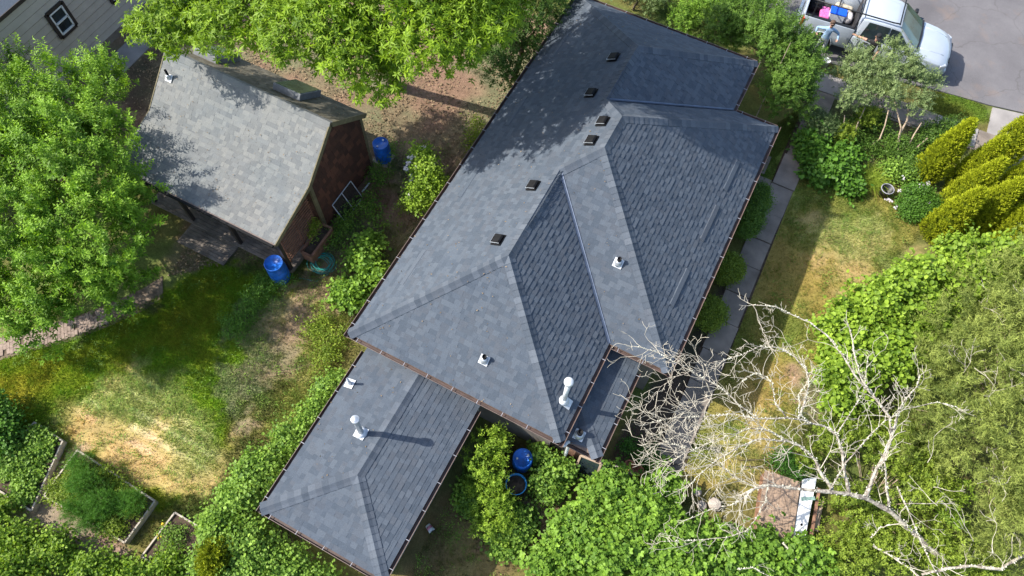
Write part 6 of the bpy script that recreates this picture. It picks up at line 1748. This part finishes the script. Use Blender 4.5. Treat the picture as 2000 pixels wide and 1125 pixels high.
def twig(p, d, L, r, depth):
    p, d = Vector(p), Vector(d).normalized()
    n = 4
    pts = [p]
    for k in range(n):
        d = (d + Vector((rnd.uniform(-.35, .35), rnd.uniform(-.35, .35), rnd.uniform(-.22, .2)))).normalized()
        pts.append(pts[-1] + d * (L / n))
    twigs.tube(pts, [max(0.0045, r * (1 - 0.65 * k / n)) for k in range(n + 1)], 4, False)
    if depth:
        for k in range(rnd.choice((1, 2, 2, 3))):
            i = rnd.choice((1, 2, 3, 4))
            dd = (pts[i] - pts[i - 1]).normalized()
            side = Vector((-dd.y, dd.x, 0)) * rnd.choice((-1, 1))
            twig(pts[i], dd * 0.7 + side * rnd.uniform(0.4, 1.0) + Vector((0, 0, rnd.uniform(-.2, .3))), L * rnd.uniform(0.4, 0.65), r * 0.6, depth - 1)
for li, (pts, r0, r1) in enumerate(LIMBS):
    P = [Vector(p) for p in pts]
    # finer, slightly crooked path
    Q, Rr = [], []
    m = len(P) - 1
    for i in range(m):
        for q in range(3):
            t = q / 3
            v = P[i].lerp(P[i + 1], t)
            if q: v += Vector((rnd.uniform(-.02, .02), rnd.uniform(-.02, .02), rnd.uniform(-.02, .02)))
            Q.append(v); f = (i + t) / m; Rr.append((r0 + (r1 - r0) * f ** 0.6) * 0.74 * rnd.uniform(0.8, 1.25))
    Q.append(P[-1]); Rr.append(r1)
    b = MB(); b.tube(Q, Rr, 8 if r0 > 0.04 else 6)
    b.build('trunk' if li == 0 else 'limb', MAT['lichen'], dt, True)
    step = 1 if r0 < 0.07 else 2
    for i in range(3 if li == 0 else 2, len(Q) - 1, step):
        dens = (0.55 if i > 30 and li == 5 else 0.85) if li in (4, 5, 6, 7, 8, 9, 10, 11, 17, 18, 19, 20, 21) else 0.5
        if rnd.random() > dens: continue
        dd = (Q[i + 1] - Q[i]).normalized()
        side = Vector((-dd.y, dd.x, 0)) * rnd.choice((-1, 1))
        for rep in range(2 if li in (4, 8, 9, 10) else 1):
            L = rnd.uniform(0.35, 1.0) * (1.15 if li in (4, 7, 8, 9) else 0.8)
            twig(Q[i], dd * 0.85 + side * rnd.uniform(0.3, 1.0) * (1 - 2 * rep) + Vector((0, 0, rnd.uniform(-.15, .35))), L, max(0.0075, min(0.013, Rr[i] * 0.55)), 2)
    dd = (Q[-1] - Q[-2]).normalized()
    for q in range(2):
        twig(Q[-1], dd + Vector((rnd.uniform(-.5, .5), rnd.uniform(-.5, .5), 0)), rnd.uniform(0.2, 0.5), r1 * 0.7, 1)
# dead twigs poking out of the conifer
for k in range(26):
    p = Vector((rnd.uniform(14.6, 17.5), rnd.uniform(2.5, 9.5), rnd.uniform(2.2, 2.9)))
    twig(p, (rnd.uniform(-1, 1), rnd.uniform(-1, 1), 0.25), rnd.uniform(0.5, 1.2), 0.011, 2)
twigs.build('twigs', MAT['twig'], dt)['kind'] = 'stuff'
# crusts of lichen on the limbs
b = MB()
for li, (pts, r0, r1) in enumerate(LIMBS):
    if r0 < 0.02: continue
    for k in range(int(len(pts) * 9)):
        i = rnd.randrange(len(pts) - 1)
        t = rnd.random()
        p = Vector(pts[i]).lerp(Vector(pts[i + 1]), t)
        f = (i + t) / (len(pts) - 1)
        rr = r0 + (r1 - r0) * f
        s_ = rnd.uniform(0.012, 0.03)
        c = p + Vector((rnd.uniform(-1, 1), rnd.uniform(-1, 1), rnd.uniform(0.2, 1))).normalized() * rr
        b.add([c + Vector(v) * s_ for v in ((1, 0, 0), (-0.5, 0.9, 0), (-0.6, -0.8, 0), (0.1, 0.1, 0.9), (0, 0, -0.9))], [(0, 1, 3), (1, 2, 3), (2, 0, 3), (1, 0, 4), (2, 1, 4), (0, 2, 4)])
b.build('lichen_crust', solid('pale_lichen', (0.62, 0.61, 0.50), 0.95, 0.2, 20), dt)['kind'] = 'stuff'

# ------------------------------------------------------------------ the pickup
MAT['truck_paint'] = solid('silver_white_paint', (0.47, 0.52, 0.58), 0.16, 0.03, 1.5, 0.15)
MAT['tyre'] = solid('tyre_rubber', (0.018, 0.018, 0.018), 0.85, 0.2, 8)
MAT['black_metal'] = solid('black_powder_coat', (0.015, 0.015, 0.016), 0.45, 0.2, 8)
MAT['bed_liner'] = solid('dark_bed_liner', (0.03, 0.028, 0.03), 0.85, 0.3, 8)
MAT['windscreen'] = glass_mat('windscreen_glass', (0.05, 0.10, 0.10), 0.05)
MAT['tail_red'] = solid('red_lamp_lens', (0.45, 0.02, 0.015), 0.25, 0.1, 8)
MAT['lamp_clear'] = solid('clear_lamp_lens', (0.62, 0.64, 0.66), 0.15, 0.1, 14, 0.3)
MAT['chrome'] = solid('brushed_bumper_metal', (0.6, 0.62, 0.64), 0.25, 0.08, 6, 0.7)
TR = math.radians(4.3)
truck = thing('pickup_truck', 'silver white pickup truck with a black ladder rack, parked in the street', 'pickup', (7.42, 20.46, 0.045), None, TR)

def loft(b, secs, close=True):
    n = len(secs[0])
    V = [p for s in secs for p in s]
    F = []
    for i in range(len(secs) - 1):
        for k in range(n - 1):
            F.append((i * n + k, i * n + k + 1, (i + 1) * n + k + 1, (i + 1) * n + k))
    if close:
        F.append(tuple(range(n))[::-1]); F.append(tuple((len(secs) - 1) * n + k for k in range(n)))
    return b.add(V, F)

def sec(x, hw, zb, zs, zt, crown=0.0, tuck=0.04, round_=0.06):
    """half section mirrored: sill, flank, shoulder, top"""
    L = [(hw - tuck, zb), (hw, zb + 0.18), (hw, zs - 0.08), (hw - 0.015, zs), (hw - round_, zt - 0.02), (hw - round_ * 2.2, zt), (hw * 0.45, zt + crown), (0, zt + crown * 1.15)]
    return [(x, -a, z) for a, z in L] + [(x, a, z) for a, z in L[::-1][1:]]
# front half: doors, wings, bonnet
b = MB()
loft(b, [sec(2.02, 0.98, 0.42, 1.10, 1.16), sec(3.6, 0.985, 0.42, 1.10, 1.16), sec(4.18, 0.985, 0.44, 1.10, 1.17, 0.02), sec(4.35, 0.985, 0.46, 1.08, 1.16, 0.04), sec(4.9, 0.98, 0.50, 1.02, 1.12, 0.07, 0.04, 0.10), sec(5.25, 0.955, 0.50, 0.97, 1.07, 0.07, 0.04, 0.13), sec(5.46, 0.89, 0.50, 0.92, 1.01, 0.06, 0.04, 0.15), sec(5.60, 0.78, 0.50, 0.86, 0.94, 0.05, 0.04, 0.15), sec(5.68, 0.62, 0.52, 0.78, 0.85, 0.03, 0.04, 0.14)])
body = b.build('body', MAT['truck_paint'], truck, True, False)
bevel(body, 0.02, 2)
b = MB()
for s in (-1, 1):
    b.tube([(4.40, s * 0.60, 1.178), (4.9, s * 0.57, 1.165), (5.35, s * 0.5, 1.095)], [0.010, 0.012, 0.008], 8)
b.build('bonnet_crease', MAT['truck_paint'], body, True, False)
# cargo bed: two flanks, tailgate, floor, front wall
for s in (-1, 1):
    b = MB()
    loft(b, [[(x, s * a, z) for a, z in ((0.94, 0.46), (0.985, 0.62), (0.985, 1.02), (0.95, 1.36), (0.93, 1.385), (0.84, 1.385), (0.82, 1.35), (0.82, 0.72))] for x in (0.10, 0.55, 1.0, 1.5, 1.99)])
    bevel(b.build('bed_side', MAT['truck_paint'], truck, True, False), 0.012)
    b = MB(); b.bar((0.10, s * 0.885, 1.40), (1.99, s * 0.885, 1.40), 0.11, 0.02); b.build('bed_rail', MAT['black_metal'], truck, False, False)
b = MB(); b.box((0.06, 0, 1.05), (0.08, 1.72, 0.66)); bevel(b.build('tailgate', MAT['truck_paint'], truck, False, False), 0.02)
b = MB(); b.box((1.05, 0, 0.72), (1.9, 1.66, 0.04)); b.box((1.98, 0, 1.05), (0.05, 1.66, 0.64)); b.build('bed_floor', MAT['bed_liner'], truck, False, False)
# cab
def cab_sec(x, hb, ht, zt, zb=1.14):
    L = [(hb, zb), (hb - 0.02, zb + 0.14), (ht + 0.03, zt - 0.14), (ht, zt - 0.06), (ht - 0.10, zt - 0.01), (ht * 0.5, zt + 0.02), (0, zt + 0.025)]
    return [(x, -a, z) for a, z in L] + [(x, a, z) for a, z in L[::-1][1:]]
b = MB()
loft(b, [cab_sec(2.06, 0.93, 0.74, 1.80), cab_sec(2.2, 0.94, 0.76, 1.87), cab_sec(2.8, 0.95, 0.77, 1.90), cab_sec(3.2, 0.95, 0.76, 1.89), cab_sec(3.42, 0.945, 0.74, 1.85), cab_sec(4.30, 0.90, 0.80, 1.22)])
cab = b.build('cab', MAT['truck_paint'], truck, True, False)
bevel(cab, 0.02, 2)
b = MB()
b.add([(4.285, -0.80, 1.235), (4.285, 0.80, 1.235), (3.46, 0.68, 1.850), (3.46, -0.68, 1.850)], [(0, 1, 2, 3)])
b.add([(4.34, -0.4, 1.255), (4.34, 0.4, 1.255), (3.46, 0.35, 1.89), (3.46, -0.35, 1.89), (4.30, -0.82, 1.25), (4.30, 0.82, 1.25), (3.45, 0.70, 1.862), (3.45, -0.70, 1.862)], [(0, 1, 2, 3), (4, 0, 3, 7), (1, 5, 6, 2)])
b.build('windscreen', MAT['windscreen'], truck, False, False)
b = MB()
for a, c in (((4.33, -0.84, 1.235), (4.37, 0, 1.245)), ((4.37, 0, 1.245), (4.33, 0.84, 1.235))): b.bar(a, c, 0.10, 0.03)
b.build('cowl', MAT['black_metal'], truck, False, False)
for s in (-1, 1):
    b = MB()
    y0, y1 = s * 0.958, s * 0.812
    b.add([(2.24, y0 * 1.0, 1.22), (3.12, y0 * 1.01, 1.22), (3.12, y1 * 1.0, 1.79), (2.34, y1, 1.78)], [(0, 1, 2, 3)])
    b.add([(3.17, y0 * 1.01, 1.22), (4.10, y0 * 0.99, 1.22), (3.48, y1 * 0.985, 1.76), (3.17, y1, 1.79)], [(0, 1, 2, 3)])
    o = b.build('side_glass', MAT['glass'], truck, False, False)
    b = MB()
    for x in (2.30, 3.24, 4.18):
        b.bar((x, s * 0.99, 0.50), (x, s * 0.99, 1.10), 0.012, 0.008, (0, 1, 0))
    b.bar((2.30, s * 0.99, 0.50), (4.18, s * 0.99, 0.50), 0.010, 0.012)
    b.build('door_seam', MAT['black_metal'], truck, False, False)
    for x in (2.45, 3.42):
        b = MB(); b.bar((x, s * 1.0, 1.02), (x + 0.2, s * 1.0, 1.02), 0.03, 0.03); b.build('door_handle', MAT['black_metal'], truck, False, False)
    b = MB(); b.box((4.0, s * 1.12, 1.28), (0.13, 0.22, 0.20)); o = b.build('mirror', MAT['black_metal'], truck, False, False); bevel(o, 0.04, 3)
    b = MB(); b.bar((4.0, s * 0.95, 1.24), (4.0, s * 1.06, 1.26), 0.06, 0.04); b.build('mirror_arm', MAT['black_metal'], o, False, False)
    b = MB(); b.box((5.45, s * 0.78, 0.86), (0.26, 0.20, 0.16), s * -0.65); bevel(b.build('headlight', MAT['lamp_clear'], truck, False, False), 0.04, 3)
    b = MB(); b.box((0.09, s * 0.93, 1.08), (0.10, 0.13, 0.40)); bevel(b.build('tail_light', MAT['tail_red'], truck, False, False), 0.02)
    for x in (0.98, 4.62):
        b = MB(); b.tube([(x + 0.47 * math.cos(a * math.pi / 12), s * 0.985, 0.44 + 0.47 * math.sin(a * math.pi / 12)) for a in range(13)], 0.03, 6); b.build('arch_trim', MAT['truck_paint'], truck, True, False)
        b = MB()
        n = 20
        V = [(x + 0.45 * math.cos(2 * math.pi * k / n), s * 0.99, 0.44 + 0.45 * math.sin(2 * math.pi * k / n)) for k in range(n)]
        b.add(V, [tuple(range(n))]); b.build('wheel_well', MAT['black_metal'], truck, False, False)
        Rw = Matrix.Rotation(math.radians(90), 3, 'X')
        b = MB(); b.lathe((x, s * 0.90, 0.39), [(0.25, -0.13), (0.36, -0.13), (0.39, -0.09), (0.39, 0.09), (0.36, 0.13), (0.25, 0.13)], 28, Rw); w = b.build('tyre', MAT['tyre'], truck, True, False)
        b = MB(); b.lathe((x, s * 0.90, 0.39), [(0.25, -0.115), (0.25, 0.115), (0.20, 0.12), (0.06, 0.105)], 20, Rw)
        for k in range(5):
            a = k * 2 * math.pi / 5
            b.bar((x, s * 1.018, 0.39), (x + 0.22 * math.cos(a), s * 1.018, 0.39 + 0.22 * math.sin(a)), 0.05, 0.02, (0, 1, 0))
        b.build('rim', MAT['chrome'], w, False, False)
b = MB(); b.box((5.62, 0, 0.55), (0.20, 1.50, 0.24)); o = b.build('front_bumper', MAT['truck_paint'], truck, False, False); bevel(o, 0.07, 3)
b = MB(); b.box((5.66, 0, 0.79), (0.06, 1.05, 0.24)); o = b.build('grille', MAT['black_metal'], truck, False, False); bevel(o, 0.02)
b = MB(); b.box((-0.05, 0, 0.58), (0.16, 1.8, 0.18)); bevel(b.build('rear_bumper', MAT['chrome'], truck, False, False), 0.04)
# ladder rack
for y in (-0.88, 0.88):
    for x in (0.35, 1.95):
        b = MB(); b.bar((x, y, 1.40), (x, y * 0.86, 1.98), 0.045, 0.045, (1, 0, 0)); b.build('rack_post', MAT['black_metal'], truck, False, False)
    b = MB(); b.tube([(0.15, y * 0.86, 2.0), (2.0, y * 0.86, 2.0), (3.1, y * 0.84, 1.995), (3.32, y * 0.78, 1.98)], 0.026, 8); b.build('rack_rail', MAT['black_metal'], truck, True, False)
for x in (0.35, 1.1, 1.95, 3.34):
    b = MB(); b.bar((x, -0.75, 1.995), (x, 0.75, 1.995), 0.04, 0.035); b.build('rack_bar', MAT['black_metal'], truck, False, False)
# load: loose things in the bed
TM_ = Matrix.Translation((7.42, 20.46, 0.045)) @ Matrix.Rotation(TR, 4, 'Z')
def tw(x, y, z): return TM_ @ Vector((x, y, z))
def boxed(name, label, cat, x, y, z, size, mat, rz=0.0, lid=None, bev=0.03):
    t = thing(name, label, cat, tw(x, y, z), None, TR + rz)
    b = MB(); b.box((0, 0, size[2] / 2), size); bevel(b.build('body', mat, t, False, False), bev, 3)
    if lid is not None:
        b = MB(); b.box((0, 0, size[2] + 0.03), (size[0] * 1.04, size[1] * 1.04, 0.06)); bevel(b.build('lid', lid, t, False, False), bev * 0.6, 3)
    return t
cool = boxed('cooler', 'blue cooler with a white rim in the pickup bed', 'cooler', 1.28, 0.12, 0.745, (0.60, 0.38, 0.34), MAT['white_metal'], 0.05, solid('bright_blue_lid', (0.01, 0.10, 0.65), 0.4, 0.08, 6))
pinkm = solid('pink_wrapper', (0.75, 0.16, 0.42), 0.45, 0.25, 14)
boxed('shingle_bundle', 'pink wrapped bundle lying beside the blue cooler in the pickup bed', 'bundle', 0.82, 0.10, 0.745, (0.36, 0.62, 0.20), pinkm, 0.15, None, 0.05)
boxed('toolbag', 'black tool bag at the back of the pickup bed', 'bag', 0.40, 0.35, 0.745, (0.46, 0.5, 0.32), MAT['black_plastic'], 0.3, None, 0.1)
boxed('orange_bag', 'crumpled orange bag at the tailgate of the pickup bed', 'bag', 0.55, -0.42, 0.745, (0.34, 0.28, 0.16), solid('orange_cloth', (0.6, 0.11, 0.05), 0.8, 0.4, 14), 0.5, None, 0.07)
boxed('white_sack', 'white printed sack between cooler and cab', 'sack', 1.72, 0.18, 0.745, (0.30, 0.42, 0.34), solid('white_printed_sack', (0.62, 0.58, 0.58), 0.7, 0.35, 16), 0.1, None, 0.12)
boxed('beige_bundle', 'beige cloth bundle at the far side of the pickup bed', 'bundle', 1.45, 0.62, 0.745, (0.7, 0.3, 0.30), solid('beige_cloth', (0.5, 0.44, 0.34), 0.9, 0.3, 9), -0.1, None, 0.1)
t = thing('air_hose', 'black air hose coiled on the tool bag in the pickup bed', 'hose', tw(0.45, 0.35, 1.08), None, TR)
b = MB(); b.tube([(0.20 * math.cos(a * 0.35) * (1 + 0.02 * (a % 7)), 0.20 * math.sin(a * 0.35), 0.012 + a * 0.0007) for a in range(72)], 0.011, 6); b.build('coil', MAT['black_plastic'], t, True, False)
t = thing('ladder', 'aluminium ladder lying along the near side of the pickup bed', 'ladder', tw(1.1, -0.55, 0.80), None, TR)
for y in (-0.16, 0.16):
    b = MB(); b.bar((-0.75, y, 0.1), (0.85, y, 0.12), 0.03, 0.07); b.build('rail', MAT['galv'], t, False, False)
for k in range(6):
    b = MB(); b.bar((-0.62 + k * 0.27, -0.16, 0.11), (-0.62 + k * 0.27, 0.16, 0.11), 0.035, 0.03); b.build('rung', MAT['galv'], t, False, False)

# ------------------------------------------------------------------ two people by the pickup
def person(name, label, loc, rz, J, E, mats, tags, extra):
    """J: joint -> (x, y, z, radius, material); E: bones. One continuous skinned body."""
    t = thing('person', label, 'person', loc, None, rz)
    names = list(J)
    me = bpy.data.meshes.new('body')
    me.from_pydata([J[n][:3] for n in names], [(names.index(a), names.index(c)) for a, c in E], [])
    o = bpy.data.objects.new('body_build', me)
    COL.objects.link(o)
    md = o.modifiers.new('skin', 'SKIN')
    sv = me.skin_vertices[0].data
    for i, n in enumerate(names):
        r = J[n][3]
        sv[i].radius = r if hasattr(r, '__len__') else (r, r)
        sv[i].use_root = (n == 'pelvis')
    md.branch_smoothing = 0.3
    o.modifiers.new('sub', 'SUBSURF').levels = 2
    bpy.context.view_layer.update()
    dg = bpy.context.evaluated_depsgraph_get()
    nm = bpy.data.meshes.new_from_object(o.evaluated_get(dg))
    bpy.data.objects.remove(o)
    nm.name = 'body'
    nm.materials.clear()
    for m in mats: nm.materials.append(m)
    P = np.array([J[n][:3] for n in names])
    segs = [(names.index(a), names.index(c)) for a, c in E]
    for p in nm.polygons:
        c = np.array(p.center)
        best, bi = 1e9, 0
        for a, c2 in segs:
            d = P[c2] - P[a]
            tt = min(1, max(0, float(np.dot(c - P[a], d) / (np.dot(d, d) + 1e-9))))
            rr = [J[names[k_]][3] for k_ in (a, c2)]
            rr = [max(v) if hasattr(v, '__len__') else v for v in rr]
            dist = np.linalg.norm(c - P[a] - d * tt) / (rr[0] + (rr[1] - rr[0]) * tt)
            if dist < best:
                best = dist; bi = J[names[c2]][4] if tt > 0.5 else J[names[a]][4]
        p.material_index = bi
        p.use_smooth = True
    link('body', nm, t)
    for (nm2, mb, mat) in extra:
        mb.build(nm2, mat, t, True, False)
    return t

def hand(J, E, wrist, d, side, mat, curl=0.5):
    """palm and five fingers of unequal length from the wrist along d"""
    d = Vector(d).normalized(); s = Vector(side).normalized(); n = d.cross(s).normalized()
    w = Vector(J[wrist][:3])
    pk = wrist + '_palm'
    p = w + d * 0.055
    J[pk] = (*p, (0.034, 0.018), mat); E.append((wrist, pk))
    for k, (off, L) in enumerate(((-0.028, 0.060), (-0.010, 0.072), (0.010, 0.078), (0.028, 0.068))):
        a = p + d * 0.035 + s * off
        c = a + (d * (1 - curl * 0.3) - n * curl * 0.4) * L * 0.55
        e = c + (d * (1 - curl) - n * curl) * L * 0.5
        for q, (pt, r) in enumerate(((a, 0.010), (c, 0.009), (e, 0.008))):
            J['%s_f%d%d' % (wrist, k, q)] = (*pt, r, mat)
        E.append((pk, '%s_f%d0' % (wrist, k))); E.append(('%s_f%d0' % (wrist, k), '%s_f%d1' % (wrist, k))); E.append(('%s_f%d1' % (wrist, k), '%s_f%d2' % (wrist, k)))
    a = w + d * 0.03 + s * 0.04; c = a + (d * 0.6 + s * 0.5) * 0.045
    J[wrist + '_t0'] = (*a, 0.011, mat); J[wrist + '_t1'] = (*c, 0.009, mat)
    E.append((wrist, wrist + '_t0')); E.append((wrist + '_t0', wrist + '_t1'))

def head_parts(z, hair, cap=False, glasses=True, skin=None, y0=0.0, x0=0.0):
    out = []
    b = MB()
    if cap:
        b.lathe((x0, y0 + 0.01, z + 0.045), [(0.098, 0), (0.100, 0.03), (0.09, 0.07), (0.055, 0.10), (0.01, 0.11)], 16)
        b.add([(x0 - 0.075, y0 - 0.075, z + 0.05), (x0 + 0.075, y0 - 0.075, z + 0.05), (x0 + 0.055, y0 - 0.175, z + 0.035), (x0 - 0.055, y0 - 0.175, z + 0.035), (x0, y0 - 0.19, z + 0.035), (x0, y0 - 0.08, z + 0.065)], [(0, 5, 4, 3), (5, 1, 2, 4)])
        out.append(('cap', b, hair))
    else:
        b.lathe((x0, y0 + 0.022, z + 0.035), [(0.090, -0.03), (0.096, 0.02), (0.085, 0.065), (0.05, 0.092), (0.01, 0.10)], 16)
        out.append(('hair', b, hair))
    if glasses:
        b = MB()
        for s in (-1, 1): b.box((x0 + s * 0.036, y0 - 0.098, z + 0.012), (0.052, 0.012, 0.036))
        b.bar((x0 - 0.07, y0 - 0.09, z + 0.022), (x0 + 0.07, y0 - 0.09, z + 0.022), 0.012, 0.012)
        for s in (-1, 1): b.bar((x0 + s * 0.075, y0 - 0.085, z + 0.022), (x0 + s * 0.082, y0 + 0.02, z + 0.022), 0.008, 0.01)
        out.append(('sunglasses', b, MAT['black_plastic']))
    else:
        b = MB()
        for s in (-1, 1): b.lathe((x0 + s * 0.034, y0 - 0.086, z + 0.012), [(0.004, -0.008), (0.011, 0), (0.004, 0.008)], 8)
        out.append(('eyes', b, MAT['black_plastic']))
    b = MB(); b.add([(x0 - 0.014, y0 - 0.094, z - 0.032), (x0 + 0.014, y0 - 0.094, z - 0.032), (x0, y0 - 0.122, z - 0.030), (x0, y0 - 0.094, z + 0.012)], [(0, 2, 3), (2, 1, 3), (0, 1, 2)])
    out.append(('nose', b, skin))
    b = MB(); b.box((x0, y0 - 0.090, z - 0.062), (0.046, 0.012, 0.012)); out.append(('mouth', b, MAT['lip']))
    b = MB()
    for s in (-1, 1): b.lathe((x0 + s * 0.088, y0 + 0.005, z), [(0.006, -0.03), (0.014, -0.01), (0.016, 0.015), (0.006, 0.03)], 8)
    out.append(('ears', b, skin))
    return out

MAT['skin'] = solid('skin', (0.50, 0.29, 0.20), 0.55, 0.08, 12)
MAT['lip'] = solid('lips', (0.32, 0.12, 0.10), 0.5, 0.1, 12)
MAT['blue_shirt'] = solid('light_blue_shirt_cloth', (0.28, 0.42, 0.60), 0.85, 0.12, 9, 0, 0.3)
MAT['pale_trousers'] = solid('pale_grey_trousers', (0.44, 0.46, 0.48), 0.85, 0.12, 9, 0, 0.3)
MAT['black_cloth'] = solid('black_cloth', (0.012, 0.012, 0.014), 0.85, 0.25, 9, 0, 0.3)
MAT['dark_hair'] = solid('short_brown_hair', (0.10, 0.06, 0.04), 0.8, 0.3, 30)
MAT['shoe'] = solid('dark_shoe', (0.05, 0.04, 0.035), 0.7, 0.2, 9)

def body_joints(shirt, legs, H=1.0):
    J = {
        'pelvis': (0, 0, 0.96, (0.155, 0.115), legs), 'waist': (0, 0.0, 1.10, (0.145, 0.105), shirt), 'chest': (0, 0.01, 1.32, (0.165, 0.115), shirt), 'collar': (0, 0.015, 1.46, (0.10, 0.075), shirt), 'neck': (0, 0.0, 1.54, 0.056, 2), 'jaw': (0, -0.02, 1.61, (0.068, 0.075), 2), 'head': (0, -0.005, 1.68, (0.080, 0.095), 2), 'crown': (0, 0.005, 1.75, (0.062, 0.075), 2),
        'hipL': (-0.10, 0, 0.90, 0.095, legs), 'hipR': (0.10, 0, 0.90, 0.095, legs),
        'kneeL': (-0.12, -0.02, 0.50, 0.064, legs), 'kneeR': (0.12, -0.03, 0.50, 0.064, legs), 'ankL': (-0.13, 0.02, 0.10, 0.05, legs), 'ankR': (0.13, 0.02, 0.10, 0.05, legs), 'toeL': (-0.15, -0.15, 0.04, (0.042, 0.036), 3), 'toeR': (0.15, -0.15, 0.04, (0.042, 0.036), 3),
    }
    E = [('pelvis', 'waist'), ('waist', 'chest'), ('chest', 'collar'), ('collar', 'neck'), ('neck', 'jaw'), ('jaw', 'head'), ('head', 'crown'), ('pelvis', 'hipL'), ('pelvis', 'hipR'), ('hipL', 'kneeL'), ('hipR', 'kneeR'), ('kneeL', 'ankL'), ('kneeR', 'ankR'), ('ankL', 'toeL'), ('ankR', 'toeR')]
    return J, E
# man in light blue, leaning back on the bed side with both elbows on the rail
J, E = body_joints(0, 1)
J.update({'shL': (-0.19, 0.02, 1.41, 0.070, 0), 'elL': (-0.42, 0.14, 1.30, 0.050, 0), 'wrL': (-0.44, -0.08, 1.24, 0.036, 0), 'shR': (0.19, 0.02, 1.41, 0.070, 0), 'elR': (0.40, 0.10, 1.24, 0.050, 0), 'wrR': (0.42, -0.14, 1.16, 0.036, 0)})
E += [('collar', 'shL'), ('shL', 'elL'), ('elL', 'wrL'), ('collar', 'shR'), ('shR', 'elR'), ('elR', 'wrR')]
hand(J, E, 'wrL', (0.4, -0.8, -0.1), (1, 0.3, 0), 2); hand(J, E, 'wrR', (-0.4, -0.8, -0.15), (-1, 0.3, 0), 2)
person('person', 'person in a light blue shirt and dark glasses leaning on the pickup bed', (8.62, 19.20, 0.045), TR + 0.12, J, E, [MAT['blue_shirt'], MAT['pale_trousers'], MAT['skin'], MAT['shoe']], None, head_parts(1.69, MAT['dark_hair'], False, True, MAT['skin']))
# man in black with a cap, one arm stretched along the truck
J, E = body_joints(0, 1)
J.update({'shL': (-0.19, 0.02, 1.41, 0.070, 0), 'elL': (-0.44, 0.06, 1.40, 0.047, 2), 'wrL': (-0.70, 0.12, 1.36, 0.034, 2), 'shR': (0.19, 0.02, 1.41, 0.070, 0), 'elR': (0.27, 0.06, 1.14, 0.048, 2), 'wrR': (0.25, -0.10, 0.94, 0.034, 2)})
E += [('collar', 'shL'), ('shL', 'elL'), ('elL', 'wrL'), ('collar', 'shR'), ('shR', 'elR'), ('elR', 'wrR')]
hand(J, E, 'wrL', (-1, 0.25, 0.0), (0, 0.1, 1), 2, 0.3); hand(J, E, 'wrR', (0, -0.35, -1), (-1, 0, 0), 2)
person('person', 'person in black with a black cap, arm stretched along the pickup', (10.30, 19.34, 0.045), TR - 0.05, J, E, [MAT['black_cloth'], MAT['black_cloth'], MAT['skin'], MAT['shoe']], None, head_parts(1.69, MAT['black_cloth'], True, False, MAT['skin']))
t = thing('paint_tub', 'small white tub on the verge below the pickup rear wheel', 'tub', (9.05, 18.95, 0.03))
b = MB(); b.lathe((0, 0, 0), [(0.13, 0), (0.16, 0.30), (0.165, 0.30), (0.15, 0.27), (0.02, 0.25)], 16); b.build('body', MAT['white_metal'], t, True, False)
